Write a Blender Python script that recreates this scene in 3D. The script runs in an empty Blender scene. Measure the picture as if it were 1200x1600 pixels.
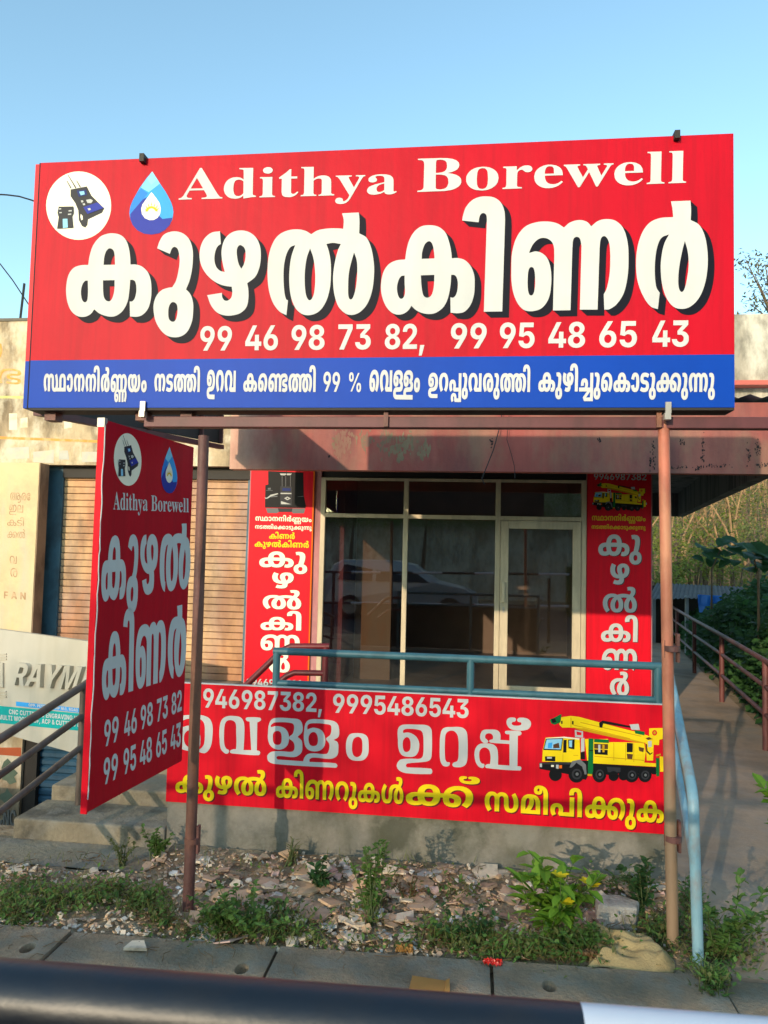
import bpy, bmesh, math, random
import numpy as np
from mathutils import Vector, Matrix
from mathutils.geometry import delaunay_2d_cdt
SC = bpy.context.scene
COL = SC.collection
R = math.radians
EYE = 1.74                      # eye height above the pavement slabs

# ------------------------------------------------------------------ camera
YAW, PITCH, ROLL, FPX = R(6.82), R(3.34), R(1.34), 1150.0
cd = bpy.data.cameras.new('camera'); cam = bpy.data.objects.new('camera', cd); COL.objects.link(cam)
_f = Vector((-math.sin(YAW)*math.cos(PITCH), math.cos(YAW)*math.cos(PITCH), math.sin(PITCH)))
_r0 = Vector((math.cos(YAW), math.sin(YAW), 0)); _u0 = _r0.cross(_f)
_r = _r0*math.cos(ROLL) + _u0*math.sin(ROLL); _u = _u0*math.cos(ROLL) - _r0*math.sin(ROLL)
cam.matrix_world = Matrix(((_r.x, _u.x, -_f.x, 0), (_r.y, _u.y, -_f.y, 0), (_r.z, _u.z, -_f.z, EYE), (0, 0, 0, 1)))
cd.sensor_fit = 'VERTICAL'; cd.sensor_height = 36; cd.sensor_width = 27; cd.lens = 36*FPX/1600
cd.clip_start = 0.02; cd.clip_end = 3000
cd.dof.use_dof = True; cd.dof.focus_distance = 5.0; cd.dof.aperture_fstop = cd.lens/1.9
SC.camera = cam

# ------------------------------------------------------------------ sky, sun, exposure
SUN_AZ, SUN_EL = R(22.0), R(14.0)      # low evening sun behind the camera, slightly to its left
world = bpy.data.worlds.new('World'); SC.world = world; world.use_nodes = True
wn = world.node_tree; bg = wn.nodes['Background']
sky = wn.nodes.new('ShaderNodeTexSky'); sky.sky_type = 'NISHITA'; sky.sun_disc = False
sky.sun_elevation = SUN_EL; sky.sun_rotation = math.pi + SUN_AZ
sky.altitude = 0; sky.air_density = 1.0; sky.dust_density = 0.6; sky.ozone_density = 1.0
tint = wn.nodes.new('ShaderNodeMix'); tint.data_type = 'RGBA'; tint.blend_type = 'MULTIPLY'; tint.inputs[0].default_value = 1; tint.inputs[7].default_value = (.83, .97, .90, 1)
wn.links.new(sky.outputs[0], tint.inputs[6]); wn.links.new(tint.outputs[2], bg.inputs[0]); bg.inputs[1].default_value = 0.15
sl = bpy.data.lights.new('sun', 'SUN'); sun = bpy.data.objects.new('sun', sl); COL.objects.link(sun)
sl.energy = 2.0; sl.angle = R(0.5); sl.color = (0.72, 0.575, 0.41)
_d = Vector((-math.sin(SUN_AZ)*math.cos(SUN_EL), -math.cos(SUN_AZ)*math.cos(SUN_EL), math.sin(SUN_EL)))
sun.rotation_euler = (-_d).to_track_quat('-Z', 'Y').to_euler(); sun.location = (-3, -14, 12)
SC.view_settings.view_transform = 'Standard'; SC.view_settings.look = 'None'
SC.view_settings.exposure = 1.45; SC.view_settings.gamma = 1.0
SC.cycles.use_denoising = True
SC.cycles.max_bounces = 8; SC.cycles.transparent_max_bounces = 12

# ------------------------------------------------------------------ helpers
def ray(px, py):
    return _f + _r*((px-600)/FPX) - _u*((py-800)/FPX)
O = Vector((0, 0, EYE))
def PY(px, py, Y):              # point of the photograph on the wall plane y = Y
    v = ray(px, py); return O + v*(Y/v.y)
def PG(px, py, z=0.0):          # ... on a level surface
    v = ray(px, py); return O + v*((z-EYE)/v.z)
def PX(px, py, X):
    v = ray(px, py); return O + v*(X/v.x)

def lin(c):
    return tuple((v/12.92 if v <= .04045 else ((v+.055)/1.055)**2.4) for v in c)
def hexc(h):
    return lin(tuple(int(h[i:i+2], 16)/255 for i in (0, 2, 4)))

def surf(name, base, rough=.7, var=.12, scale=4, dirt=None, dscale=2.5, damt=.5, streak=1.0, left=None, bump=0, bscale=30, metal=0, spec=.5, fine=0):
    m = bpy.data.materials.new(name); m.use_nodes = True; nt = m.node_tree; N = nt.nodes; L = nt.links
    b = N['Principled BSDF']; b.inputs['Roughness'].default_value = rough; b.inputs['Metallic'].default_value = metal
    b.inputs['Specular IOR Level'].default_value = spec
    tc = N.new('ShaderNodeTexCoord'); co = tc.outputs['Object']
    def noise(sc, det=5, st=1.0):
        mp = N.new('ShaderNodeMapping'); mp.inputs['Scale'].default_value = (1, 1, st)
        L.new(co, mp.inputs['Vector'])
        n = N.new('ShaderNodeTexNoise'); n.inputs['Scale'].default_value = sc; n.inputs['Detail'].default_value = det
        n.inputs['Roughness'].default_value = .62; L.new(mp.outputs[0], n.inputs['Vector']); return n.outputs['Fac']
    def mixc(fac, a, c):
        mx = N.new('ShaderNodeMix'); mx.data_type = 'RGBA'
        if hasattr(fac, 'is_linked'): L.new(fac, mx.inputs[0])
        else: mx.inputs[0].default_value = fac
        for s, v in ((6, a), (7, c)):
            if hasattr(v, 'is_linked'): L.new(v, mx.inputs[s])
            else: mx.inputs[s].default_value = (*tuple(v)[:3], 1.0)
        return mx.outputs[2]
    def ramp(x, lo, hi, a=1.0):
        r = N.new('ShaderNodeMapRange'); r.inputs[1].default_value = lo; r.inputs[2].default_value = hi
        r.inputs[3].default_value = 0; r.inputs[4].default_value = a; L.new(x, r.inputs[0]); return r.outputs[0]
    c = mixc(ramp(noise(scale), .3, .7), tuple(v*(1-var) for v in base), tuple(min(1, v*(1+var)) for v in base))
    if fine:
        c = mixc(ramp(noise(scale*14, 3), .35, .65, fine), c, tuple(v*.55 for v in base))
    if dirt:
        for d in (dirt if isinstance(dirt, list) else [dirt]):
            dc, ds, da, st = (tuple(d)+(1,))[:4]
            c = mixc(ramp(noise(ds, 8, st), .47, .62, da), c, dc)
    if left:                    # another paint on the left end: (colour, x where it ends, x where it starts to wear off)
        sp = N.new('ShaderNodeSeparateXYZ'); L.new(co, sp.inputs[0])
        ad = N.new('ShaderNodeMath'); ad.operation = 'MULTIPLY_ADD'; ad.inputs[1].default_value = 1.1; L.new(noise(3.5, 6, .5), ad.inputs[0]); L.new(sp.outputs[left[3] if len(left) > 3 else 0], ad.inputs[2])
        c = mixc(ramp(ad.outputs[0], left[1], left[2]), left[0], c)
    L.new(c, b.inputs['Base Color'])
    if bump:
        bp = N.new('ShaderNodeBump'); bp.inputs['Strength'].default_value = bump; bp.inputs['Distance'].default_value = .02
        L.new(noise(bscale, 6), bp.inputs['Height']); L.new(bp.outputs[0], b.inputs['Normal'])
    return m

class MB:
    def __init__(s): s.v = []; s.f = []; s.mi = []; s.m = 0
    def add(s, vs, fs):
        k = len(s.v); s.v += [tuple(p) for p in vs]
        for f in fs: s.f.append(tuple(i+k for i in f)); s.mi.append(s.m)
        return s
    def hexa(s, p):             # 8 corners: bottom ring 0-3, top ring 4-7
        return s.add(p, [(3,2,1,0),(4,5,6,7),(0,1,5,4),(1,2,6,5),(2,3,7,6),(3,0,4,7)])
    def box(s, a, b):
        x0,y0,z0 = a; x1,y1,z1 = b
        return s.hexa([(x0,y0,z0),(x1,y0,z0),(x1,y1,z0),(x0,y1,z0),(x0,y0,z1),(x1,y0,z1),(x1,y1,z1),(x0,y1,z1)])
    def prism(s, base, h):      # base polygon (ccw from above), extruded by vector h
        n = len(base); h = Vector(h); b = [Vector(p) for p in base]
        return s.add(b+[p+h for p in b], [tuple(reversed(range(n))), tuple(range(n, 2*n))]+[(i, (i+1)%n, n+(i+1)%n, n+i) for i in range(n)])
    def bar(s, p, q, w, h, up=(0,0,1)):
        p, q, up = Vector(p), Vector(q), Vector(up); d = (q-p).normalized()
        a = d.cross(up).normalized()*w/2; c = a.cross(d).normalized()*h/2
        return s.hexa([p-a-c, p+a-c, q+a-c, q-a-c, p-a+c, p+a+c, q+a+c, q-a+c])
    def tube(s, pts, r, n=10, cap=True):
        pts = [Vector(p) for p in pts]; rs = r if isinstance(r, (list, tuple)) else [r]*len(pts)
        k = len(s.v); ref = None
        for i, p in enumerate(pts):
            d = ((pts[i+1]-p).normalized() if i+1 < len(pts) else Vector()) + ((p-pts[i-1]).normalized() if i else Vector())
            d = d.normalized() if d.length > 1e-6 else Vector((0,0,1))
            if ref is None: ref = Vector((0,0,1)) if abs(d.z) < .9 else Vector((1,0,0))
            a = d.cross(ref).normalized(); c = a.cross(d).normalized(); ref = c
            for j in range(n):
                t = 2*math.pi*j/n; s.v.append(tuple(p+(a*math.cos(t)+c*math.sin(t))*rs[i]))
        for i in range(len(pts)-1):
            for j in range(n):
                a = k+i*n+j; b = k+i*n+(j+1)%n; s.f.append((a, b, b+n, a+n)); s.mi.append(s.m)
        if cap:
            s.f.append(tuple(range(k, k+n))); s.mi.append(s.m)
            e = k+(len(pts)-1)*n; s.f.append(tuple(reversed(range(e, e+n)))); s.mi.append(s.m)
        return s
    def build(s, name, mats, parent=None, smooth=False, origin=None, bevel=0):
        if not isinstance(mats, (list, tuple)): mats = [mats]
        if parent is not None: off = wloc(parent)
        elif origin is not None: off = Vector(origin)
        else:
            xs = [p[0] for p in s.v]; ys = [p[1] for p in s.v]; zs = [p[2] for p in s.v]
            off = Vector(((min(xs)+max(xs))/2, (min(ys)+max(ys))/2, min(zs)))
        me = bpy.data.meshes.new(name)
        me.from_pydata([(p[0]-off.x, p[1]-off.y, p[2]-off.z) for p in s.v], [], s.f)
        for m in mats: me.materials.append(m)
        me.polygons.foreach_set('material_index', s.mi)
        bm = bmesh.new(); bm.from_mesh(me); bmesh.ops.recalc_face_normals(bm, faces=bm.faces); bm.to_mesh(me); bm.free()
        if smooth:
            me.polygons.foreach_set('use_smooth', [True]*len(me.polygons)); me.set_sharp_from_angle(angle=R(40))
        o = bpy.data.objects.new(name, me); COL.objects.link(o)
        if parent is not None: o.parent = parent
        else: o.location = off
        if bevel:
            md = o.modifiers.new('bevel', 'BEVEL'); md.width = bevel; md.segments = 2; md.limit_method = 'ANGLE'
        return o
def wloc(o):
    v = Vector(o.location)
    while o.parent is not None: o = o.parent; v += o.location
    return v
def tag(o, label=None, cat=None, group=None, kind=None):
    for k, v in (('label', label), ('category', cat), ('group', group), ('kind', kind)):
        if v: o[k] = v
    return o
def thing(name, loc, label, cat, group=None):
    o = bpy.data.objects.new(name, None); COL.objects.link(o); o.location = loc; o.empty_display_size = .1
    return tag(o, label, cat, group)
def dup(root, loc, rz=0, sc=1, label=None):
    r = root.copy(); COL.objects.link(r); r.location = loc; r.rotation_euler.z = rz; r.scale = (sc,)*3
    if label: r['label'] = label
    for ch in list(root.children):
        c = ch.copy(); COL.objects.link(c); c.parent = r
        for g in list(ch.children):
            d = g.copy(); COL.objects.link(d); d.parent = c
    return r

# ------------------------------------------------------------------ flat printing: filled outlines on a sign's face
def fill(contours):             # -> 2-D verts, triangles (non-zero winding)
    vs = []; es = []; segs = []
    for c in contours:
        k = len(vs); n = len(c); vs += [Vector(p) for p in c]
        for i in range(n):
            es.append((k+i, k+(i+1)%n)); segs.append((c[i], c[(i+1)%n]))
    V, E, F = delaunay_2d_cdt(vs, es, [], 0, 1e-4)[:3]
    A = np.array([(p, q) for p, q in segs]); X = np.array([(v.x, v.y) for v in V])
    if not F: return V, []
    T = np.array([f[:3] for f in F]); Cn = X[T].mean(1); w = np.zeros(len(T), int)
    dy = A[:,1,1]-A[:,0,1]; dy[dy == 0] = 1e-12
    for k in range(0, len(T), 2000):
        cx = Cn[k:k+2000,0,None]; cy = Cn[k:k+2000,1,None]
        cr_ = (A[:,0,1] <= cy) != (A[:,1,1] <= cy)
        xi = A[:,0,0]+(cy-A[:,0,1])/dy*(A[:,1,0]-A[:,0,0])
        w[k:k+2000] = (np.where(dy > 0, 1, -1)*(cr_ & (xi > cx))).sum(1)
    out = [tuple(F[i]) for i in np.nonzero(w)[0]]
    return V, out
def spline(txt, s=1, ox=0, oy=0, seg=5):
    P = []; C = []
    for t in txt.split():
        C.append(t.endswith('!')); x, y = t.rstrip('!').split(','); P.append((ox+float(x)*s, oy+float(y)*s))
    n = len(P); out = []
    def tan(i, j):              # unit tangent at i for the segment i-j
        if C[i]:
            d = (P[j][0]-P[i][0], P[j][1]-P[i][1])
            return (d if j == (i+1) % n else (-d[0], -d[1]))
        a = P[i-1]; b = P[(i+1) % n]; return (b[0]-a[0], b[1]-a[1])
    for i in range(n):
        j = (i+1) % n; L = math.hypot(P[j][0]-P[i][0], P[j][1]-P[i][1])
        if C[i] and C[j]: out.append(P[i]); continue
        t0 = tan(i, j); t1 = tan(j, i)
        n0 = math.hypot(*t0) or 1; n1 = math.hypot(*t1) or 1
        for k in range(seg):
            u = k/seg; h1 = 2*u**3-3*u*u+1; h2 = u**3-2*u*u+u; h3 = -2*u**3+3*u*u; h4 = u**3-u*u
            out.append((h1*P[i][0]+h2*t0[0]/n0*L+h3*P[j][0]+h4*t1[0]/n1*L, h1*P[i][1]+h2*t0[1]/n0*L+h3*P[j][1]+h4*t1[1]/n1*L))
    return out
def quadmap(src, dst):          # bilinear map of src box (x0,y0,x1,y1) onto dst TL,TR,BR,BL
    x0, y0, x1, y1 = src
    def g(p):
        u = (p[0]-x0)/(x1-x0); v = (p[1]-y0)/(y1-y0)
        return tuple((1-v)*((1-u)*dst[0][k]+u*dst[1][k])+v*((1-u)*dst[3][k]+u*dst[2][k]) for k in (0, 1))
    return g

class Face:                     # a flat printed face: origin, unit normal towards the viewer
    def __init__(s, o, n): s.o = Vector(o); s.n = Vector(n).normalized()
    def at(s, px, py, lift=0.0):
        v = ray(px, py); t = (s.o+s.n*lift-O).dot(s.n)/v.dot(s.n); return O + v*t
    def put(s, mb, contours, lift, thick=0.0):
        V, F = fill(contours)
        top = [s.at(p.x, p.y, lift) for p in V]
        mb.add(top, F)
        if thick:
            for c in contours:
                n = len(c); a = [s.at(*p, lift) for p in c]; b = [s.at(*p, lift)-s.n*thick for p in c]
                mb.add(a+b, [(i, (i+1)%n, n+(i+1)%n, n+i) for i in range(n)])
def glyphs(text, fam):
    D = FONT[fam]; x = 0; out = []; i = 0
    while i < len(text):
        k = text[i:i+3] if text[i:i+3] in D else text[i]
        adv, enc = D[k]; i += len(k)
        for c in enc.split('|') if enc else []:
            pts = [tuple(int(q) for q in p.split(',')) for p in c.split()]
            out.append([(px+x, -py) for px, py in pts])
        x += adv
    return out
def line(text, fam, a, b, ha, hb=None, lean=.02, ascent=None):
    """outlines of a line of writing: ink from pixel a to pixel b along the baseline, ha/hb = height of the tallest ink at each end"""
    hb = ha if hb is None else hb
    cs = glyphs(text, fam); xs = [p[0] for c in cs for p in c]; ys = [p[1] for c in cs for p in c]
    x0, x1, top = min(xs), max(xs), -min(ys) if ascent is None else ascent
    out = []
    for c in cs:
        o = []
        for x, y in c:
            u = (x-x0)/(x1-x0); h = (ha+(hb-ha)*u)*(y/top)
            o.append((a[0]+(b[0]-a[0])*u-h*lean, a[1]+(b[1]-a[1])*u+h))
        out.append(o)
    return out
def sweep(contours, dx, dy, n):
    return [[(x+dx*k/n, y+dy*k/n) for x, y in c] for k in range(n+1) for c in contours]
def circle(cx, cy, rx, ry=None, n=28):
    ry = rx if ry is None else ry
    return [(cx+rx*math.cos(2*math.pi*i/n), cy+ry*math.sin(2*math.pi*i/n)) for i in range(n)]
def pts(t): return [tuple(float(v) for v in p.split(',')) for p in t.split()]
FONT = {
 'N': {
  'ം': (439, '220,-12 150,-3 112,13 81,36 58,65 41,101 31,141 28,185 31,230 42,271 59,306 83,335 114,358 151,373 218,382 289,373 326,358 357,335 381,306 398,271 408,230 411,185 408,141 398,101 382,65 359,36 328,13 291,-3|219,263 198,257 182,239 174,184 178,142 186,124 204,110 220,107 241,113 257,131 265,185 260,229 252,246 234,260'),
  'ഉ': (629, '314,581 394,573 439,560 496,528 541,484 572,430 591,369 597,301 590,213 577,162 557,119 530,82 489,48 448,28 385,9 218,-5 195,-21 190,-36 192,-51 199,-64 211,-73 249,-82 581,-83 581,-206 265,-206 178,-199 121,-183 83,-160 52,-126 39,-98 31,-45 37,3 54,43 91,82 120,99 167,114 300,124 351,135 392,159 420,198 431,239 436,294 433,340 422,378 406,409 384,432 357,448 325,456 274,457 233,448 194,428 166,400 158,320 161,269 174,246 184,242 200,243 212,254 219,280 216,310 206,326 191,333 172,331 149,320 130,303 87,350 137,396 165,412 197,422 231,426 263,423 291,415 313,402 339,373 351,347 361,284 356,239 347,210 332,184 311,162 282,145 245,135 199,131 142,138 95,161 70,184 50,215 37,253 29,323 35,385 55,442 87,492 133,532 190,562 236,574'),
  'ക': (944, '208,-12 144,-5 93,18 56,55 43,77 28,132 30,207 50,260 73,288 101,311 160,338 224,351 305,356 643,356 737,351 803,333 848,309 886,272 910,223 917,183 916,128 902,72 890,50 874,31 835,3 787,-10 759,-12 670,-1 695,113 722,110 745,115 756,124 764,144 766,169 760,194 746,213 729,223 697,231 642,234 270,234 217,225 190,209 175,186 174,154 184,127 207,112 245,111 276,123 303,146 371,37 329,13 298,0 255,-9|470,581 502,580 558,568 603,546 639,513 666,470 684,418 695,357 699,287 690,177 674,118 649,71 616,34 576,8 527,-7 471,-12 424,-9 384,2 350,19 309,56 277,106 261,145 246,214 241,294 250,396 262,439 278,476 299,508 324,534 354,555 388,569 427,578|470,459 455,457 431,445 414,421 401,353 398,283 402,198 417,144 435,121 451,113 471,110 505,121 527,154 539,217 542,286 538,372 528,415 518,435 505,448'),
  'ച': (804, '756,569 756,0 19,0 19,122 368,122 297,100 328,152 340,204 334,255 322,272 310,277 288,275 271,255 265,222 269,178 115,163 109,211 111,256 126,309 157,352 178,370 232,392 302,400 363,394 409,376 453,340 478,295 490,225 481,163 452,100 434,122 598,122 598,569'),
  'ട': (503, '260,581 360,572 425,555 488,531 420,422 327,452 249,458 223,453 199,439 188,424 183,402 189,376 207,359 232,352 305,348 354,340 407,316 441,289 466,254 479,210 481,156 473,117 446,65 417,36 378,13 329,-3 269,-11 187,-10 117,0 50,19 9,37 76,149 161,119 233,111 268,114 292,122 309,134 318,150 321,169 318,190 309,206 293,218 271,224 157,235 105,253 77,270 44,308 29,342 24,368 23,417 31,456 48,492 73,522 107,547 149,566 200,577'),
  'ണ': (1194, '334,581 410,573 453,558 491,535 543,481 498,496 523,526 551,549 583,567 637,580 689,578 736,564 766,545 808,503 782,509 826,548 870,570 922,580 968,580 1017,569 1040,559 1079,532 1111,495 1145,425 1158,369 1162,282 1154,212 1131,126 1106,66 1063,-14 930,51 961,118 985,185 999,254 1002,307 998,369 984,412 958,446 922,458 905,454 887,439 874,402 872,0 714,0 711,403 697,440 680,453 660,458 639,456 619,445 607,428 600,404 597,0 439,0 439,322 432,389 419,420 401,440 376,452 343,458 285,450 241,425 205,383 187,345 173,270 173,194 178,150 194,114 212,106 230,110 242,127 248,163 245,212 234,233 212,243 189,237 166,217 126,164 100,278 155,325 186,342 220,352 256,356 292,352 323,342 348,325 369,301 384,273 398,204 398,160 392,115 370,60 348,32 319,10 264,-8 220,-12 179,-8 141,4 107,24 79,54 56,94 36,176 34,289 46,366 57,400 88,460 107,485 152,527 178,544 236,568 267,575'),
  'ത': (924, '460,-12 413,-8 353,16 321,41 286,95 267,165 264,245 273,313 285,353 303,388 339,436 404,493 418,524 491,561 568,579 642,580 700,572 770,545 822,504 858,453 874,415 884,375 892,296 887,222 863,133 827,55 783,-12 655,52 693,126 720,203 731,268 729,325 712,393 687,431 651,455 600,463 552,457 500,434 471,403 441,345 422,255 422,173 436,124 447,113 465,110 482,119 494,143 501,187 502,238 486,332 453,405 417,442 385,455 354,462 316,462 280,455 240,430 220,407 202,362 194,310 195,257 202,208 216,161 266,53 139,-12 105,37 75,92 52,153 37,222 33,272 34,335 45,392 68,449 90,484 121,516 180,554 261,577 348,580 424,568 492,538 508,528 522,493 591,432 624,385 637,359 653,295 658,189 645,111 627,71 586,25 531,-3'),
  'ന': (805, '259,581 314,574 354,558 408,514 391,509 435,548 480,570 532,580 605,575 629,569 672,546 722,495 747,450 764,398 772,339 771,258 760,190 742,126 717,66 674,-14 541,51 578,132 596,181 610,250 613,307 609,366 590,419 563,449 532,458 513,454 498,444 484,407 481,0 323,0 320,407 307,443 293,454 273,458 243,449 215,419 200,381 192,327 193,269 205,199 226,132 263,51 130,-14 78,88 44,193 34,260 32,307 41,394 68,470 113,529 154,558 177,568 230,580'),
  'പ': (785, '227,372 281,368 324,354 359,333 395,291 416,240 423,187 414,130 391,78 385,122 579,122 579,569 737,569 737,0 296,0 249,73 269,137 272,187 266,218 253,242 229,250 212,246 196,231 184,185 191,117 222,42 96,-13 54,56 33,113 26,181 35,245 60,298 102,338 159,363'),
  'യ': (932, '597,-12 535,-7 496,2 443,25 409,47 394,74 333,135 293,206 270,286 265,365 273,422 294,479 332,532 381,565 445,580 507,578 542,571 572,558 598,540 620,518 639,490 663,427 671,350 665,276 646,210 632,179 577,101 502,35 422,0 372,-10 334,-12 245,-2 173,27 117,72 88,110 66,152 49,198 35,272 32,324 36,383 47,436 67,481 111,535 150,561 198,576 253,581 294,577 331,564 365,543 395,514 420,478 316,416 294,446 263,461 241,459 227,452 206,424 195,392 190,349 197,254 217,191 237,157 262,132 305,109 338,105 368,108 433,133 472,179 502,255 514,352 512,395 502,433 487,453 469,459 450,454 438,442 428,420 423,384 426,294 450,203 468,164 494,136 554,110 611,107 646,114 686,138 715,178 731,234 737,306 732,371 716,436 680,523 819,582 848,530 870,476 886,422 895,367 896,264 885,194 871,150 852,110 825,73 771,28 696,-2'),
  'ര': (677, '337,581 398,577 476,554 538,513 586,459 620,393 635,344 644,292 646,204 633,119 615,74 590,40 558,14 518,-3 445,-12 396,-7 354,6 322,29 296,58 278,94 266,135 259,203 266,276 274,306 286,333 318,374 339,388 389,405 435,406 482,389 507,368 539,326 562,275 576,222 515,216 504,259 484,288 456,298 434,291 424,278 416,255 412,201 417,146 424,125 434,113 449,108 469,114 480,128 488,154 491,272 486,330 476,369 445,414 399,445 371,454 340,457 288,450 260,438 226,408 205,365 195,310 196,254 208,188 230,126 270,49 142,-14 85,71 67,109 46,173 34,245 32,298 35,341 50,404 67,442 90,478 120,509 156,536 199,558 249,573'),
  'റ': (604, '303,581 386,572 432,557 487,522 527,475 553,420 571,339 571,245 558,175 536,111 518,72 461,-14 332,51 374,127 400,208 410,277 406,348 388,406 374,428 355,444 320,456 293,456 268,450 237,430 213,396 199,351 194,295 197,240 212,174 237,112 270,51 141,-14 84,70 66,109 45,172 33,245 31,298 33,337 44,396 58,435 77,471 102,504 134,532 172,556 219,572'),
  'ള': (662, '351,461 297,457 240,442 195,419 168,394 161,378 158,303 161,269 174,246 184,242 200,243 212,254 219,280 216,310 206,326 191,333 173,331 134,303 87,350 139,396 199,422 232,426 264,423 291,415 314,402 333,383 346,360 360,301 360,269 352,224 341,197 322,173 298,153 265,139 199,131 160,134 125,144 82,171 50,214 32,272 30,339 46,417 75,470 120,515 181,550 232,567 325,580 422,578 502,560 563,527 606,482 626,426 623,369 612,337 594,312 568,291 536,276 474,261 425,258 394,319 394,341 428,344 455,358 467,379 466,410 452,431 428,446 397,456|635,157 632,124 617,82 583,42 547,20 508,8 461,2 229,-3 200,-16 190,-40 193,-55 204,-69 240,-81 621,-83 621,-206 265,-206 178,-199 134,-188 96,-169 62,-139 45,-113 32,-64 37,2 62,52 100,86 140,105 190,116 255,121 429,123 452,129 467,139 474,153 477,172 467,202 439,219 394,223 394,333 548,288 578,272 602,251 620,224 631,193'),
  'ഴ': (626, '230,418 232,446 246,496 276,536 319,565 376,579 459,577 518,554 560,516 580,486 592,452 598,419 598,373 581,296 544,235 508,203 463,180 438,172 379,162 276,162 215,171 137,201 95,232 62,272 40,319 28,374 29,439 46,511 76,581 216,529 190,445 189,373 197,343 209,318 226,297 261,277 304,268 353,268 378,274 408,294 428,325 440,364 444,407 438,449 421,466 399,464 385,446 381,418 388,371 446,203 453,154 451,108 438,66 423,40 388,10 354,-4 310,-11 240,-10 180,1 134,17 182,128 222,114 266,112 287,121 300,147 302,173 295,210 241,352'),
  'വ': (851, '303,581 386,572 432,557 470,535 501,508 526,477 545,442 558,404 569,344 571,303 569,261 559,204 524,118 468,35 517,122 645,122 645,569 803,569 803,0 420,0 345,74 382,150 404,226 410,295 403,364 388,406 365,436 345,450 306,457 280,454 257,445 228,420 208,382 196,333 196,258 208,190 230,126 270,50 141,-15 84,70 66,108 45,172 33,245 31,298 33,337 44,396 58,435 77,471 102,504 134,532 172,556 219,572'),
  'സ': (1069, '545,581 596,576 654,555 696,523 723,486 741,436 748,390 750,192 754,152 762,133 774,119 803,111 833,120 857,149 873,202 877,262 874,319 860,388 842,436 805,518 938,582 981,503 1006,443 1024,380 1035,311 1036,230 1028,172 1012,119 987,74 954,37 913,10 889,0 836,-11 786,-12 734,-5 692,11 655,36 620,82 599,146 592,214 591,382 585,421 576,440 565,449 548,457 528,457 510,451 497,440 487,422 482,395 480,0 322,0 320,403 314,429 301,447 285,456 264,457 235,444 210,409 196,367 192,307 195,254 209,186 233,120 263,53 130,-12 88,67 62,127 44,190 34,258 33,339 42,398 58,450 83,495 134,546 155,559 201,575 272,580 307,575 339,564 368,548 412,509 384,500 411,530 454,562 487,574'),
  'ാ': (478, '445,287 438,181 416,97 398,64 374,37 330,8 293,-5 250,-11 203,-11 144,-1 87,28 66,49 42,85 26,127 12,186 171,215 182,166 195,133 213,114 231,110 251,117 262,128 276,172 284,265 280,370 270,424 251,453 225,459 201,442 186,413 173,354 14,384 39,458 60,498 89,532 126,558 156,571 192,578 258,580 319,567 366,539 401,498 425,446 439,384'),
  'ി': (254, '-11,853 56,845 85,835 123,814 163,773 178,747 193,703 206,593 206,0 48,0 47,596 40,671 24,713 10,725 -7,731 -27,730 -45,720 -59,690 -55,637 -210,618 -217,675 -213,725 -201,761 -181,791 -154,816 -121,834 -81,846'),
  'ു': (337, '161,-241 126,-239 68,-222 24,-188 8,-166 -14,-114 -21,-53 -18,-10 -9,28 6,62 27,90 56,112 92,127 160,136 228,128 264,112 293,91 315,62 331,28 341,-11 344,-55 341,-98 331,-136 315,-169 292,-197 262,-218 227,-233|162,-125 182,-119 192,-108 199,-92 203,-53 199,-15 193,2 183,14 163,20 141,14 130,2 122,-26 120,-53 122,-79 130,-108 147,-122|133,581 194,572 240,546 271,507 289,458 295,403 290,316 275,231 241,104 95,119 128,283 135,362 133,411 124,438 106,454 82,457 46,452 22,567 83,578'),
  'െ': (660, '221,-12 160,-3 108,24 67,71 48,115 36,170 33,265 45,346 71,420 111,482 145,516 186,544 233,564 313,580 375,580 434,572 482,555 540,518 570,486 601,433 619,373 628,293 622,220 606,152 582,90 551,35 516,-15 387,50 428,125 456,204 465,271 460,346 438,406 410,437 384,450 352,457 298,454 265,440 223,405 192,352 179,309 172,234 174,177 181,140 190,119 203,109 220,106 233,112 244,132 248,173 245,212 234,233 212,243 189,237 166,217 126,164 100,278 140,314 170,334 202,348 256,356 308,348 336,334 359,314 384,273 397,222 398,160 386,98 370,63 335,22 303,3 265,-8'),
  'ർ': (681, '453,-12 381,-2 342,14 311,40 287,72 270,112 260,159 257,212 265,295 290,368 320,419 373,487 400,537 436,586 450,628 447,658 430,676 404,681 364,675 339,788 394,800 450,803 516,795 560,772 580,752 594,727 606,673 603,618 591,580 546,505 467,403 440,348 424,298 414,226 420,137 429,120 442,110 461,109 478,121 488,151 492,222 488,280 474,344 458,387 442,413 423,432 386,454 336,461 303,458 273,449 237,424 211,386 200,354 195,316 200,223 223,142 269,50 142,-15 95,52 59,129 37,220 32,298 41,378 53,418 71,455 95,490 126,520 186,556 265,577 329,581 375,578 442,562 497,538 525,518 556,490 583,456 606,417 625,373 639,326 648,275 649,178 634,104 621,74 604,48 584,26 558,10 528,-2'),
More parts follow.
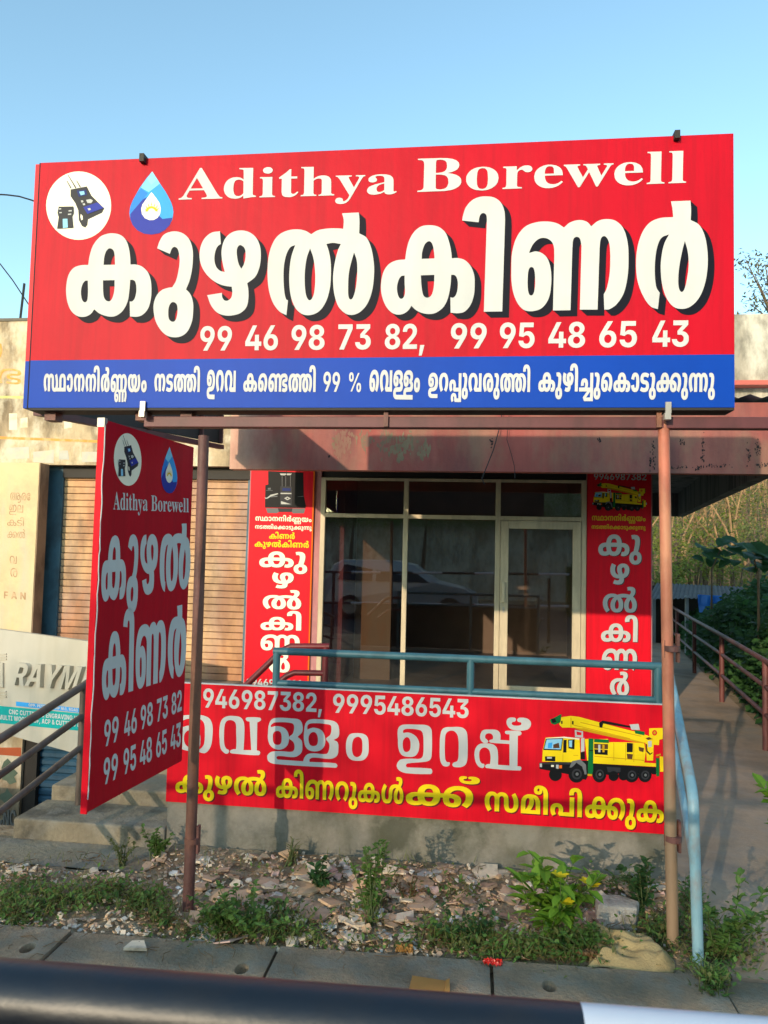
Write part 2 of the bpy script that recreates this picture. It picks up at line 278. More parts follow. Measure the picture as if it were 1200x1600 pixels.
  'സ്ഥ': (1613, '1192,0 862,0 971,116 1077,122 1194,122|1339,581 1401,576 1466,553 1492,535 1518,509 1548,457 1559,417 1567,340 1568,0 1107,0 1108,350 1116,417 1128,458 1162,514 1209,553 1275,576|1337,457 1314,453 1296,444 1283,429 1271,401 1265,329 1265,122 1410,122 1410,329 1404,401 1392,429 1379,444 1361,453|545,581 596,576 654,555 696,523 723,486 741,436 748,390 750,192 754,152 762,133 774,119 803,111 833,120 857,149 873,202 877,262 874,319 860,388 842,436 805,518 938,582 981,503 1006,443 1024,380 1035,311 1036,230 1028,172 1012,119 987,74 954,37 913,10 889,0 836,-11 786,-12 734,-5 692,11 655,36 620,82 599,146 592,214 591,382 585,421 576,440 565,449 548,457 528,457 510,451 497,440 487,422 482,395 480,0 322,0 320,403 314,429 301,447 285,456 264,457 235,444 210,409 196,367 192,307 195,254 209,186 233,120 263,53 130,-12 88,67 62,127 44,190 34,258 33,339 42,398 58,450 83,495 134,546 155,559 201,575 272,580 307,575 339,564 368,548 412,509 384,500 411,530 454,562 487,574'),
  'ണ്ണ': (1194, '334,581 410,573 453,558 491,535 543,481 498,496 523,526 551,549 583,567 637,580 689,578 736,564 766,545 808,503 782,509 826,548 870,570 922,580 968,580 1017,569 1040,559 1079,532 1111,495 1145,425 1158,369 1162,282 1154,212 1138,147 1105,66 1062,-14 930,51 961,118 985,185 999,254 1002,307 998,369 984,412 958,446 922,458 905,454 887,439 874,402 872,20 714,20 711,403 705,428 692,445 673,456 655,458 636,454 619,445 607,428 600,404 597,20 439,20 439,322 432,389 419,420 401,440 369,454 333,458 285,450 241,425 205,383 187,345 173,270 173,194 178,150 187,124 199,111 216,106 233,112 244,132 248,173 245,212 234,233 212,243 189,237 166,217 126,164 100,278 155,325 186,342 220,352 256,356 292,352 336,334 359,314 377,288 397,222 396,137 379,77 360,45 334,20 302,2 264,-8 220,-12 179,-8 141,4 107,24 79,54 56,94 36,176 34,289 46,366 57,400 88,460 107,485 152,527 178,544 236,568 267,575|530,102 578,97 645,71 684,39 717,-7 731,-36 611,-208 608,-85 601,-50 587,-25 562,-7 532,0 494,-4 458,-21 438,-46 424,-83 418,-121 418,-185 421,-214 432,-239 453,-246 469,-233 473,-209 471,-175 464,-159 451,-152 431,-155 417,-163 367,-214 345,-138 420,-74 460,-61 496,-61 533,-73 547,-84 567,-113 582,-172 578,-243 563,-282 552,-298 520,-323 476,-335 449,-337 396,-329 356,-305 340,-286 316,-240 309,-212 303,-146 314,-56 323,-31 347,13 396,62 459,92|783,102 824,96 849,86 882,60 902,34 860,43 906,82 957,100 983,102 1027,98 1080,74 1119,34 1137,0 1149,-39 1155,-82 1155,-133 1149,-186 1136,-236 1108,-301 1087,-337 975,-291 998,-244 1011,-204 1024,-142 1026,-101 1024,-63 1014,-24 996,-4 981,0 968,-3 959,-11 950,-43 948,-330 819,-330 817,-39 804,-9 780,0 754,-10 742,-38 740,-330 611,-330 611,-187 635,7 658,40 700,78 731,93'),
  'ത്ത': (1584, '327,581 387,576 424,568 458,555 508,528 522,495 591,434 624,386 646,329 658,259 659,219 655,161 636,90 602,38 570,14 509,-8 435,-11 370,6 320,41 286,95 271,140 264,192 269,292 278,334 303,388 339,436 404,493 417,524 434,535 486,561 521,572 579,580 621,580 698,566 758,535 795,503 826,467 851,409 870,232 870,0 712,0 710,345 698,402 670,439 651,451 620,461 590,463 557,459 500,434 462,390 448,361 431,311 420,216 422,173 430,136 443,116 460,110 474,113 485,123 500,173 500,258 480,348 452,405 425,435 384,455 336,463 280,455 240,430 213,393 198,345 193,274 202,208 228,130 266,53 139,-12 105,37 75,92 52,153 41,198 34,247 33,317 40,373 51,411 68,449 90,484 121,516 158,543 232,571|995,581 1032,579 1085,568 1136,548 1169,528 1182,493 1251,432 1284,385 1297,359 1313,295 1319,219 1315,161 1304,111 1274,53 1246,25 1190,-3 1145,-11 1073,-8 1031,6 981,41 946,95 931,140 923,220 929,292 945,353 963,388 986,420 1013,451 1064,493 1078,524 1151,561 1228,579 1302,580 1386,565 1449,532 1496,488 1526,435 1540,396 1552,316 1550,246 1537,176 1516,112 1487,55 1443,-12 1315,52 1353,126 1380,203 1391,268 1389,325 1372,393 1347,431 1311,455 1260,463 1213,456 1160,434 1131,403 1101,345 1082,255 1082,173 1096,124 1107,113 1120,110 1142,119 1154,143 1161,187 1162,238 1146,332 1112,405 1076,442 1026,460 964,461 939,454 912,439 884,402 872,346 870,20 731,20 731,232 756,467 799,514 854,552 926,576'),
  'ണ്ട': (1299, '334,581 410,573 453,558 491,535 543,481 498,496 510,512 537,538 568,559 620,577 677,580 727,570 773,545 803,518 818,501 821,439 872,205 872,0 714,0 711,403 697,440 680,453 660,458 639,456 619,445 607,428 600,404 597,0 439,0 439,300 435,376 424,411 406,436 383,450 352,457 301,454 255,436 216,399 187,345 173,270 173,194 178,150 194,114 212,106 230,110 242,127 248,163 245,212 234,233 212,243 189,237 166,217 126,164 100,278 155,325 186,342 220,352 256,356 292,352 323,342 348,325 369,301 384,273 398,204 398,160 392,115 370,60 348,32 319,10 284,-4 243,-11 199,-11 159,-3 124,13 92,38 56,94 36,176 34,289 46,366 57,400 88,460 107,485 152,527 178,544 236,568 267,575|1048,581 1126,575 1189,555 1236,523 1265,479 1274,444 1273,401 1265,368 1248,341 1223,321 1191,309 1084,299 1073,292 1068,278 1072,264 1080,260 1146,254 1195,243 1223,229 1248,207 1265,178 1272,142 1270,99 1255,58 1237,34 1211,15 1176,0 1133,-9 1080,-12 1022,-8 966,2 914,17 960,124 1018,109 1073,104 1109,108 1119,113 1126,125 1124,140 1112,149 1028,155 982,170 949,197 926,244 922,277 926,315 940,344 960,367 987,384 1018,396 1106,404 1123,413 1123,436 1106,450 1076,458 1036,460 984,452 941,432 907,399 890,366 874,282 872,31 743,33 753,426 779,467 810,503 875,548 924,566 961,574'),
  'ള്ള': (1300, '351,461 297,457 240,442 195,419 168,394 161,378 158,303 161,269 174,246 184,242 200,243 212,254 219,280 216,310 206,326 191,333 173,331 134,303 87,350 139,396 199,422 232,426 264,423 291,415 314,402 333,383 346,360 360,301 360,269 352,224 341,197 322,173 298,153 265,139 199,131 160,134 125,144 82,171 50,214 32,272 30,339 46,417 75,470 120,515 181,550 232,567 325,580 422,578 502,560 563,527 606,482 626,426 623,369 612,337 594,312 568,291 536,276 474,261 425,258 394,319 394,341 428,344 455,358 467,379 466,410 452,431 428,446 397,456|635,157 632,124 617,82 593,50 556,24 518,11 461,2 223,-4 203,-13 192,-28 191,-48 199,-64 220,-77 259,-83 773,-83 953,-206 294,-206 195,-202 134,-188 96,-169 62,-139 45,-113 32,-64 37,2 62,52 100,86 140,105 190,116 255,121 429,123 452,129 467,139 474,153 477,172 467,202 439,219 394,223 394,333 548,288 578,272 602,251 620,224 631,193|989,461 935,457 878,442 833,419 806,394 799,378 796,303 799,269 812,246 822,242 838,243 850,254 857,280 854,310 844,326 829,333 811,331 772,303 725,350 777,396 837,422 870,426 901,423 929,415 951,402 970,383 984,360 998,301 998,269 990,224 979,197 960,173 936,153 903,139 837,131 798,134 763,144 720,171 688,214 670,272 668,339 684,417 713,470 758,515 819,550 870,567 963,580 1060,578 1140,560 1201,527 1244,482 1264,426 1261,369 1250,337 1232,312 1206,291 1174,276 1112,261 1063,258 1032,319 1032,341 1066,344 1093,358 1105,379 1104,410 1090,431 1066,446 1035,456|1273,157 1267,109 1255,82 1221,42 1185,20 1146,8 1099,2 867,-3 838,-16 828,-40 831,-55 842,-69 878,-81 1259,-83 1259,-206 913,-206 815,-198 763,-181 729,-160 694,-124 678,-95 669,-45 679,16 709,62 748,92 790,108 828,116 893,121 1067,123 1090,129 1105,139 1112,153 1115,172 1105,202 1077,219 1032,223 1032,333 1186,288 1216,272 1240,251 1258,224 1269,193'),
  'പ്പ': (785, '299,-43 343,-46 380,-56 410,-73 442,-105 461,-143 467,-184 463,-215 447,-254 448,-212 580,-212 580,61 737,61 737,-325 370,-325 327,-260 338,-216 332,-167 320,-152 302,-147 279,-156 266,-190 271,-240 292,-289 186,-333 155,-282 135,-223 134,-174 146,-127 173,-89 212,-62 261,-46|227,372 281,368 324,354 359,333 395,291 416,240 423,187 414,130 391,78 385,122 579,122 579,569 737,569 737,0 296,0 249,73 269,137 272,187 266,218 253,242 229,250 212,246 196,231 184,185 191,117 222,42 96,-13 54,56 33,113 26,181 35,245 60,298 102,338 159,363'),
  'ച്ച': (804, '756,569 756,0 469,3 19,0 19,122 368,122 297,100 328,152 340,204 334,255 322,272 310,277 288,275 271,255 265,222 269,178 115,163 109,211 111,256 126,309 157,352 178,370 232,392 302,400 363,394 409,376 453,340 478,295 490,225 481,163 452,100 434,122 598,122 598,569|756,126 756,-292 292,-292 222,-182 398,-30 529,63 619,10 443,-143 347,-218 357,-182 603,-178 603,62'),
  'ക്ക': (1367, '470,581 502,580 558,568 603,546 639,513 666,470 684,418 695,357 699,287 690,177 674,118 649,71 616,34 576,8 527,-7 471,-12 424,-9 384,2 350,19 309,56 277,106 261,145 246,214 241,294 250,396 262,439 278,476 299,508 324,534 354,555 388,569 427,578|470,459 455,457 431,445 414,421 401,353 398,283 402,198 417,144 435,121 451,113 471,110 505,121 527,154 539,217 542,286 538,372 528,415 518,435 505,448|208,-12 144,-5 93,18 56,55 43,77 28,132 30,207 50,260 86,300 149,334 210,349 287,355 830,356 923,351 994,332 1051,296 1082,256 1100,204 1101,133 1086,79 1056,36 1013,5 958,-10 881,-8 824,14 780,53 751,110 738,183 744,325 772,410 818,481 846,510 879,535 936,562 978,574 1024,580 1111,577 1188,555 1247,518 1288,469 1315,413 1326,373 1334,313 1333,244 1325,197 1289,90 1258,35 1223,-15 1094,50 1136,125 1158,187 1170,254 1170,328 1152,393 1127,428 1090,450 1039,458 986,448 949,426 909,378 887,326 882,306 876,226 881,150 890,126 902,114 921,109 937,114 948,128 952,143 953,170 948,195 930,218 892,231 240,231 199,217 180,196 173,160 184,127 207,112 245,111 276,123 303,146 371,37 329,13 298,0 255,-9'),
  'ന്ന': (1077, '538,581 587,575 618,564 663,533 690,503 665,509 709,548 753,570 805,580 877,575 900,569 943,546 994,495 1018,450 1035,398 1044,339 1043,258 1033,190 1015,127 990,67 947,-12 814,53 844,120 868,186 882,254 885,307 880,367 862,420 835,449 806,458 786,454 771,442 758,403 755,0 597,0 594,403 587,428 574,445 555,456 537,458 514,453 496,440 486,421 480,393 478,0 320,0 318,404 313,429 303,447 290,455 272,458 243,449 215,419 200,381 192,327 193,269 204,200 225,134 262,53 129,-12 86,69 61,130 44,194 34,260 33,337 41,394 57,446 81,492 132,544 153,558 201,575 281,580 344,563 381,539 408,514 380,496 419,538 449,559 482,573'),
  ' ': (300, ''),
 },
 'W': {
  'ം': (476, '238,-12 165,-3 124,13 90,35 63,64 44,99 32,138 28,182 33,227 45,267 65,301 92,330 126,353 166,368 237,377 309,368 350,353 384,330 411,302 431,267 443,228 447,182 443,138 431,98 412,63 385,34 351,12 310,-3|237,267 207,259 190,247 178,227 171,181 178,138 190,118 206,105 238,98 269,105 286,118 298,137 305,182 298,227 286,247 269,259'),
  'ഉ': (704, '350,577 415,574 498,554 563,520 611,475 645,421 667,340 669,267 656,187 639,142 615,104 584,72 543,44 495,24 440,10 224,-5 199,-23 194,-38 197,-58 215,-78 257,-87 652,-89 652,-203 263,-203 180,-195 133,-183 95,-163 64,-133 50,-109 39,-65 44,-2 69,48 101,76 141,96 189,107 338,115 411,127 441,140 466,156 495,196 507,235 513,294 506,347 493,382 472,413 443,438 404,456 357,464 290,461 237,448 197,424 169,391 164,377 159,320 164,269 173,250 186,237 203,231 229,232 247,245 257,276 254,310 236,334 216,340 184,337 128,313 63,338 123,389 161,410 203,424 245,429 284,426 317,417 344,402 366,382 382,359 392,331 398,285 392,237 381,208 363,182 339,160 306,143 266,133 217,129 156,137 121,151 91,172 66,201 48,235 34,299 36,364 54,421 85,473 131,516 190,549 264,570'),
  'ക': (1065, '222,-12 154,-5 100,18 78,34 46,77 30,131 31,203 51,253 73,279 99,302 135,322 170,335 227,346 323,351 737,351 850,345 911,332 975,299 1008,264 1030,219 1037,182 1035,129 1018,73 1004,51 985,32 938,4 881,-10 841,-12 763,-1 788,107 820,102 850,104 866,112 882,132 888,162 882,191 868,211 843,227 816,235 762,238 290,238 233,232 202,219 179,192 175,150 189,119 219,103 265,102 304,114 344,141 408,41 360,14 326,1 277,-9|534,577 569,576 631,564 681,541 721,507 752,464 773,412 785,352 789,285 779,179 760,120 732,73 695,36 650,9 597,-7 535,-12 485,-9 420,9 369,41 341,69 309,123 294,165 284,211 278,287 289,388 302,431 320,469 344,502 373,529 406,550 444,565 487,574|534,464 496,457 466,436 455,420 446,400 434,349 430,282 438,199 459,140 476,121 496,108 534,101 560,104 581,114 600,129 614,152 633,217 637,284 633,350 615,414 600,436 582,452 560,461'),
  'ച': (927, '871,565 871,0 20,0 20,113 429,113 355,93 379,118 393,139 403,163 409,205 406,230 395,259 381,273 362,279 328,277 305,259 291,218 293,170 142,157 137,209 139,246 156,301 191,345 215,362 274,385 350,392 396,390 436,382 482,361 525,323 548,277 557,208 544,145 512,92 488,113 716,113 716,565'),
  'ട': (567, '281,577 404,566 482,545 548,518 485,416 428,439 373,454 273,462 236,457 204,442 189,426 183,401 191,371 217,352 252,346 358,342 402,335 454,317 495,288 524,249 539,200 540,150 523,93 486,46 450,22 404,3 347,-8 280,-12 190,-6 109,10 35,37 12,48 74,153 163,117 257,103 301,105 337,112 361,124 380,148 384,169 380,189 371,206 359,215 317,227 191,233 148,242 110,256 79,275 59,295 41,323 29,357 26,417 35,455 53,489 80,519 117,544 162,562 217,573'),
  'ണ': (1363, '372,577 433,573 510,553 574,514 612,477 570,496 598,525 647,557 684,570 725,576 788,574 825,565 873,540 916,500 899,503 947,542 997,566 1036,574 1079,577 1139,572 1191,555 1214,542 1254,509 1286,468 1309,419 1324,364 1328,277 1319,206 1299,141 1271,81 1207,-13 1087,59 1135,139 1158,201 1170,264 1169,341 1156,393 1142,419 1125,439 1095,457 1051,462 1028,455 1010,441 996,418 989,388 986,0 831,0 831,344 826,399 816,426 798,448 769,461 739,463 712,457 687,439 673,416 665,386 661,319 661,0 506,0 506,308 497,383 474,426 445,448 408,460 349,462 290,448 239,416 201,366 179,297 176,195 181,163 192,128 209,108 228,98 255,97 278,111 290,142 290,197 278,227 257,242 225,244 191,233 158,208 121,167 103,273 129,296 177,327 234,347 277,351 336,343 368,330 394,309 415,284 430,253 441,198 440,154 433,112 419,75 398,44 370,20 316,-4 272,-11 225,-11 181,-3 141,14 105,39 76,74 53,119 45,146 36,208 36,286 50,362 63,396 98,456 119,481 170,523 200,540 264,564 299,571'),
  'ത': (1046, '521,-12 467,-8 400,16 349,58 315,119 299,196 302,274 318,340 349,398 377,433 410,465 498,529 550,553 607,569 697,577 794,568 847,552 911,516 958,468 989,412 1009,328 1011,260 1001,188 969,106 934,53 877,-12 765,60 819,140 846,213 853,264 853,303 847,344 835,380 806,423 780,444 747,459 686,467 623,462 565,442 536,422 512,397 475,336 463,300 454,245 459,162 467,140 482,117 500,105 528,102 555,112 575,139 585,174 589,224 583,283 574,320 553,369 523,410 473,448 429,462 385,467 308,459 271,444 242,422 220,395 199,344 193,306 194,250 203,202 219,158 241,116 280,60 167,-12 124,36 88,88 59,146 41,212 35,289 41,349 58,409 90,465 138,514 205,551 293,573 386,577 467,566 538,540 608,491 660,447 700,396 716,367 737,301 742,264 743,194 727,114 707,72 662,25 599,-3'),
  'ന': (915, '292,577 348,572 393,557 424,540 464,506 449,504 496,543 546,566 607,577 690,572 742,555 765,542 823,490 861,419 875,364 880,303 875,229 859,163 834,101 800,44 758,-13 639,59 679,123 705,184 720,246 722,320 713,377 685,429 656,452 612,463 585,459 562,446 546,421 538,393 535,335 535,0 380,0 377,393 370,421 354,446 331,459 303,463 261,453 241,439 223,420 203,379 193,322 195,249 209,185 236,123 275,59 157,-13 142,6 80,102 49,185 37,252 35,300 45,389 77,466 109,507 129,525 174,554 201,564 259,576'),
  'പ': (895, '250,367 308,362 356,349 394,327 436,284 461,232 469,177 463,132 441,73 435,113 684,113 684,565 839,565 839,0 342,0 290,65 316,129 319,167 314,206 303,229 287,245 252,254 226,250 206,238 193,219 183,187 186,123 223,42 100,-12 56,55 35,111 28,174 38,239 67,292 114,333 176,358'),
  'മ': (759, '371,577 467,570 520,558 567,540 623,503 655,469 672,444 696,383 706,326 709,0 50,0 52,304 64,384 89,446 126,494 154,518 191,541 234,558 283,570|294,460 270,456 250,443 228,415 216,386 208,348 204,296 204,67 167,69 222,129 270,192 307,258 326,302 340,368 338,421 332,438 322,451|493,363 484,291 456,223 426,172 373,103 355,108 555,113 555,288 544,366 534,396 511,431 490,450 450,472 452,477 471,451 486,418'),
  'യ': (1056, '677,-12 595,-5 523,17 484,36 401,101 358,154 329,212 311,275 306,355 313,409 333,465 378,523 400,541 437,560 506,576 577,575 648,555 677,538 703,517 724,490 741,459 753,424 762,340 761,303 747,234 720,173 659,96 583,38 503,5 444,-8 402,-12 313,-8 227,13 157,52 119,85 89,125 65,169 48,219 38,272 34,329 38,386 51,436 86,500 120,532 163,557 215,572 275,577 321,573 385,552 422,528 454,494 468,473 353,412 332,440 309,457 276,465 246,459 215,434 196,391 190,332 194,278 205,229 224,187 250,153 282,126 320,108 363,99 422,100 497,119 536,148 565,187 588,233 598,268 607,341 603,390 596,414 582,441 570,453 542,464 519,462 490,447 474,424 464,389 461,341 465,288 478,237 498,192 515,165 559,122 630,102 697,99 758,113 791,132 818,159 839,194 858,259 859,351 842,431 802,513 928,577 962,527 987,475 1005,422 1016,368 1020,314 1017,265 1003,194 987,149 963,109 932,72 869,27 785,-2'),
  'റ': (686, '344,577 408,573 488,553 550,517 596,470 628,414 649,330 648,236 634,168 618,126 586,70 516,-13 402,60 449,127 480,199 491,267 485,345 473,379 457,408 435,431 409,448 363,461 328,461 295,455 253,432 221,396 201,347 194,287 198,234 215,172 243,115 283,60 168,-13 99,70 67,126 52,167 41,213 34,288 40,350 51,391 67,430 90,467 119,500 156,529 200,552 251,568'),
  'ള': (731, '382,465 305,460 252,447 201,422 174,394 164,373 160,331 164,268 173,250 186,237 203,231 229,232 247,245 257,276 254,310 236,334 216,340 185,337 130,313 65,338 125,388 163,409 205,423 267,428 303,422 333,410 357,392 375,371 388,345 398,301 396,252 387,222 373,194 352,170 324,151 288,137 243,130 196,130 157,137 122,152 78,186 48,235 34,298 36,361 53,417 85,469 135,513 202,547 258,564 358,576 469,574 559,557 626,527 670,483 690,428 688,373 676,344 658,319 632,299 599,282 560,269 489,257 448,316 448,339 491,342 522,356 535,383 530,419 513,439 484,453 440,462|700,158 695,114 679,77 646,40 611,20 568,8 510,1 242,-2 207,-14 199,-23 194,-38 197,-58 208,-73 247,-87 683,-89 683,-203 288,-203 198,-198 148,-188 108,-171 73,-144 50,-109 41,-80 38,-48 48,11 79,57 118,85 156,100 205,109 476,114 509,119 533,134 542,149 545,170 541,192 533,206 502,224 448,227 448,329 572,302 638,272 680,230 695,196'),
  'ഴ': (688, '256,414 263,468 273,492 305,532 353,561 415,575 480,576 552,560 604,526 628,498 645,465 655,430 658,394 647,316 612,251 577,215 506,176 447,162 378,157 262,162 198,176 144,199 100,231 67,271 54,294 37,345 31,420 40,473 67,543 87,578 215,521 198,476 188,431 187,388 194,353 206,324 224,300 247,281 290,264 341,258 403,261 432,269 466,292 490,326 503,368 505,413 493,452 473,468 442,470 419,456 407,430 409,371 473,213 481,184 485,137 480,93 462,52 430,19 398,2 332,-11 270,-11 200,-2 131,19 177,124 238,105 290,103 319,113 336,140 333,188 268,341 257,384'),
  'വ': (972, '344,577 436,569 486,553 529,531 565,504 594,471 616,436 632,397 648,315 646,249 640,209 628,173 604,123 533,28 572,113 761,113 761,565 916,565 916,0 470,0 411,73 458,144 480,201 491,267 485,345 466,394 435,431 395,454 346,462 295,455 253,432 221,396 206,364 197,328 194,287 205,202 235,129 283,59 168,-13 99,69 67,126 52,167 41,213 34,288 40,350 51,391 67,430 90,467 119,500 156,529 200,552 251,568'),
  'സ': (1224, '625,577 684,572 734,556 776,531 812,492 835,447 848,391 853,210 862,151 874,129 887,115 904,107 933,103 974,113 999,135 1023,186 1031,244 1028,319 1014,382 988,444 948,507 1066,578 1108,523 1142,465 1168,404 1183,337 1189,263 1184,200 1169,144 1129,73 1092,37 1047,10 993,-7 964,-11 909,-11 848,-3 813,9 770,35 749,54 728,85 705,149 696,212 694,368 686,413 673,436 655,453 636,460 606,462 581,457 560,444 543,418 535,388 531,0 376,0 376,344 372,400 363,427 345,449 318,461 289,462 247,446 221,418 202,376 192,319 195,248 209,186 236,124 275,60 157,-12 115,45 80,102 55,164 40,230 35,303 39,364 64,445 92,490 149,542 172,555 224,572 306,577 365,566 400,552 448,518 464,502 446,499 490,538 521,557 578,574'),
  'ാ': (537, '501,285 499,235 489,166 477,125 460,88 437,57 408,30 374,10 332,-4 282,-11 206,-9 165,-1 116,21 78,51 51,87 33,128 16,184 174,212 189,157 203,130 221,111 247,101 269,102 289,108 306,122 319,142 329,169 338,220 340,327 325,411 299,451 281,461 259,465 241,462 218,450 192,410 176,354 19,382 53,467 91,516 144,554 197,571 264,577 338,569 378,555 426,521 461,475 484,419 496,355'),
  'ി': (267, '-16,852 49,845 91,832 116,819 150,792 169,769 195,712 206,658 211,590 211,0 56,0 55,593 48,671 33,711 5,735 -19,739 -37,736 -58,725 -71,705 -76,677 -71,639 -223,621 -224,626 -230,673 -226,722 -213,759 -192,790 -163,814 -128,833 -65,849'),
  'ീ': (267, '-82,852 -16,847 23,839 92,810 150,763 179,718 189,693 203,634 210,562 211,0 56,0 55,565 48,646 31,702 19,723 -7,745 -48,758 -99,762 -129,757 -149,746 -160,726 -160,700 -148,680 -126,674 -104,678 -90,698 -87,719 -91,747 -106,770 -133,795 -5,779 -1,775 11,750 16,725 12,668 -12,622 -32,605 -58,591 -90,582 -127,579 -193,589 -220,601 -242,618 -258,639 -269,664 -275,710 -272,741 -255,783 -236,806 -209,825 -174,840 -132,849'),
  'ു': (362, '171,-238 135,-236 72,-219 24,-186 -9,-140 -26,-84 -28,-53 -24,-11 -13,27 6,60 31,87 63,109 102,123 170,132 238,123 277,109 309,88 335,61 355,28 366,-11 370,-54 366,-96 355,-134 335,-167 310,-194 277,-215 239,-230|171,-132 192,-129 217,-113 232,-82 234,-53 232,-24 218,7 202,19 171,26 150,23 125,7 111,-24 108,-53 114,-93 125,-112 150,-129|139,577 205,569 253,543 286,505 303,458 309,405 303,315 286,228 250,101 106,116 144,282 152,356 150,406 140,438 118,458 89,462 46,456 23,564 86,575'),
  'െ': (736, '248,-12 182,-3 123,25 76,74 53,118 39,174 35,270 50,351 81,423 127,483 167,516 238,553 294,568 355,576 451,573 507,562 576,531 613,504 655,454 683,395 698,330 700,260 694,211 676,145 647,87 609,35 565,-13 452,59 499,126 531,198 542,283 539,325 530,361 516,393 495,420 453,448 397,462 329,458 288,444 237,407 200,354 179,288 176,197 181,164 192,129 209,108 228,98 255,97 274,107 288,134 292,169 287,208 272,233 247,244 202,238 170,218 121,167 103,273 144,307 194,336 233,347 276,351 335,343 368,330 405,297 423,269 438,217 440,154 433,112 409,60 370,21 336,3 296,-8'),
  '്': (0, '-116,597 -168,601 -212,611 -246,627 -285,662 -301,692 -313,743 -312,788 -300,835 -166,813 -173,769 -165,730 -145,710 -113,703 -81,709 -60,730 -52,769 -58,813 71,835 82,788 82,744 71,692 55,662 17,627 -18,611 -63,601'),
  'ർ': (762, '507,-12 429,-2 386,15 351,41 324,75 305,117 293,165 289,221 298,295 325,367 360,421 429,493 449,528 500,584 512,605 518,627 514,663 492,683 457,688 407,680 381,784 441,797 511,801 578,794 624,771 645,751 659,728 671,676 668,622 644,564 603,508 500,395 473,349 451,284 444,202 449,155 459,128 476,109 499,101 531,105 548,117 566,154 571,218 566,283 554,332 534,377 507,415 472,442 437,458 404,465 352,465 293,453 247,425 214,384 201,349 194,309 200,217 226,143 282,59 168,-13 112,52 68,125 41,212 35,288 46,374 71,434 95,470 127,503 189,542 240,562 300,573 405,576 455,570 500,558 577,521 616,492 649,458 677,418 699,375 715,328 725,279 726,183 709,108 694,77 674,50 650,28 622,10 588,-2'),
  'ൽ': (1246, '755,577 873,569 935,556 989,538 1040,517 1072,497 1127,450 1149,423 1184,364 1197,331 1211,260 1213,222 1204,141 1178,76 1159,50 1135,28 1106,10 1072,-2 991,-12 913,-2 870,15 835,41 808,75 782,140 774,192 776,258 787,313 800,349 844,421 913,493 933,528 984,584 996,605 1002,627 998,663 976,683 941,688 891,680 865,784 911,795 967,801 1042,798 1095,780 1119,762 1137,740 1148,715 1156,676 1152,622 1129,564 1087,508 984,395 958,349 935,284 928,202 933,155 944,128 960,109 983,101 1015,105 1033,117 1045,138 1053,170 1054,247 1032,328 999,383 953,423 886,447 826,460 741,463 661,455 568,429 530,401 498,365 465,295 453,212 463,147 476,122 494,108 521,101 548,108 571,130 583,161 588,206 586,264 579,302 561,353 523,410 472,448 407,466 329,464 289,452 256,434 230,409 205,362 196,326 193,285 203,202 232,130 280,60 167,-12 111,53 77,106 52,167 38,237 35,308 51,389 78,447 121,499 181,540 232,561 327,576 408,575 468,566 540,540 610,491 661,447 701,396 728,335 742,264 740,165 727,114 694,54 642,14 574,-8 492,-11 443,-2 400,15 349,56 315,115 302,163 299,241 310,307 335,366 372,419 424,465 466,492 495,521 537,542 609,563 692,575'),
  'ൾ': (1069, '819,801 886,794 931,771 952,751 966,728 978,676 974,622 951,564 909,508 806,395 780,349 758,284 750,202 756,155 766,128 782,109 806,101 837,105 855,117 872,154 877,244 865,320 842,377 815,415 771,447 721,464 656,465 621,458 592,445 564,424 547,400 536,371 529,336 523,191 513,133 488,74 452,35 409,9 375,-3 314,-11 259,-11 230,-7 177,10 153,22 111,54 94,73 65,118 46,171 36,230 37,313 50,383 72,446 103,504 157,578 275,507 236,444 209,382 195,319 192,244 200,186 217,145 232,126 250,113 289,103 312,105 335,116 360,152 367,192 369,318 377,379 392,429 428,489 477,531 533,557 599,572 681,577 734,575 779,566 864,534 923,493 956,459 984,420 1006,377 1022,330 1032,280 1035,228 1033,184 1016,109 981,50 957,28 928,10 895,-2 814,-12 735,-2 693,15 658,41 631,75 604,140 597,192 598,258 609,313 623,349 666,421 735,493 756,528 806,584 818,605 825,627 821,663 799,683 763,688 713,680 688,784 748,797'),
  'സ്ഥ': (1872, '1395,0 973,0 1126,108 1238,113 1390,113|1559,577 1630,571 1670,561 1706,545 1737,525 1765,498 1797,447 1810,407 1819,329 1820,0 1297,0 1299,336 1308,406 1321,448 1358,504 1412,545 1448,561 1489,571|1560,463 1523,458 1495,444 1477,426 1463,397 1453,318 1452,113 1665,113 1665,314 1655,396 1641,426 1624,444 1596,458|625,577 684,572 734,556 776,531 812,492 835,447 848,391 853,210 862,151 874,129 887,115 904,107 933,103 974,113 999,135 1023,186 1031,244 1028,319 1014,382 988,444 948,507 1066,578 1108,523 1142,465 1168,404 1183,337 1189,263 1184,200 1169,144 1129,73 1092,37 1047,10 993,-7 964,-11 909,-11 848,-3 813,9 770,35 749,54 728,85 705,149 696,212 694,368 686,413 673,436 655,453 636,460 606,462 581,457 560,444 543,418 535,388 531,0 376,0 376,344 372,400 363,427 345,449 318,461 289,462 247,446 221,418 202,376 192,319 195,248 209,186 236,124 275,60 157,-12 115,45 80,102 55,164 40,230 35,303 39,364 64,445 92,490 149,542 172,555 224,572 306,577 365,566 400,552 448,518 464,502 446,499 490,538 521,557 578,574'),
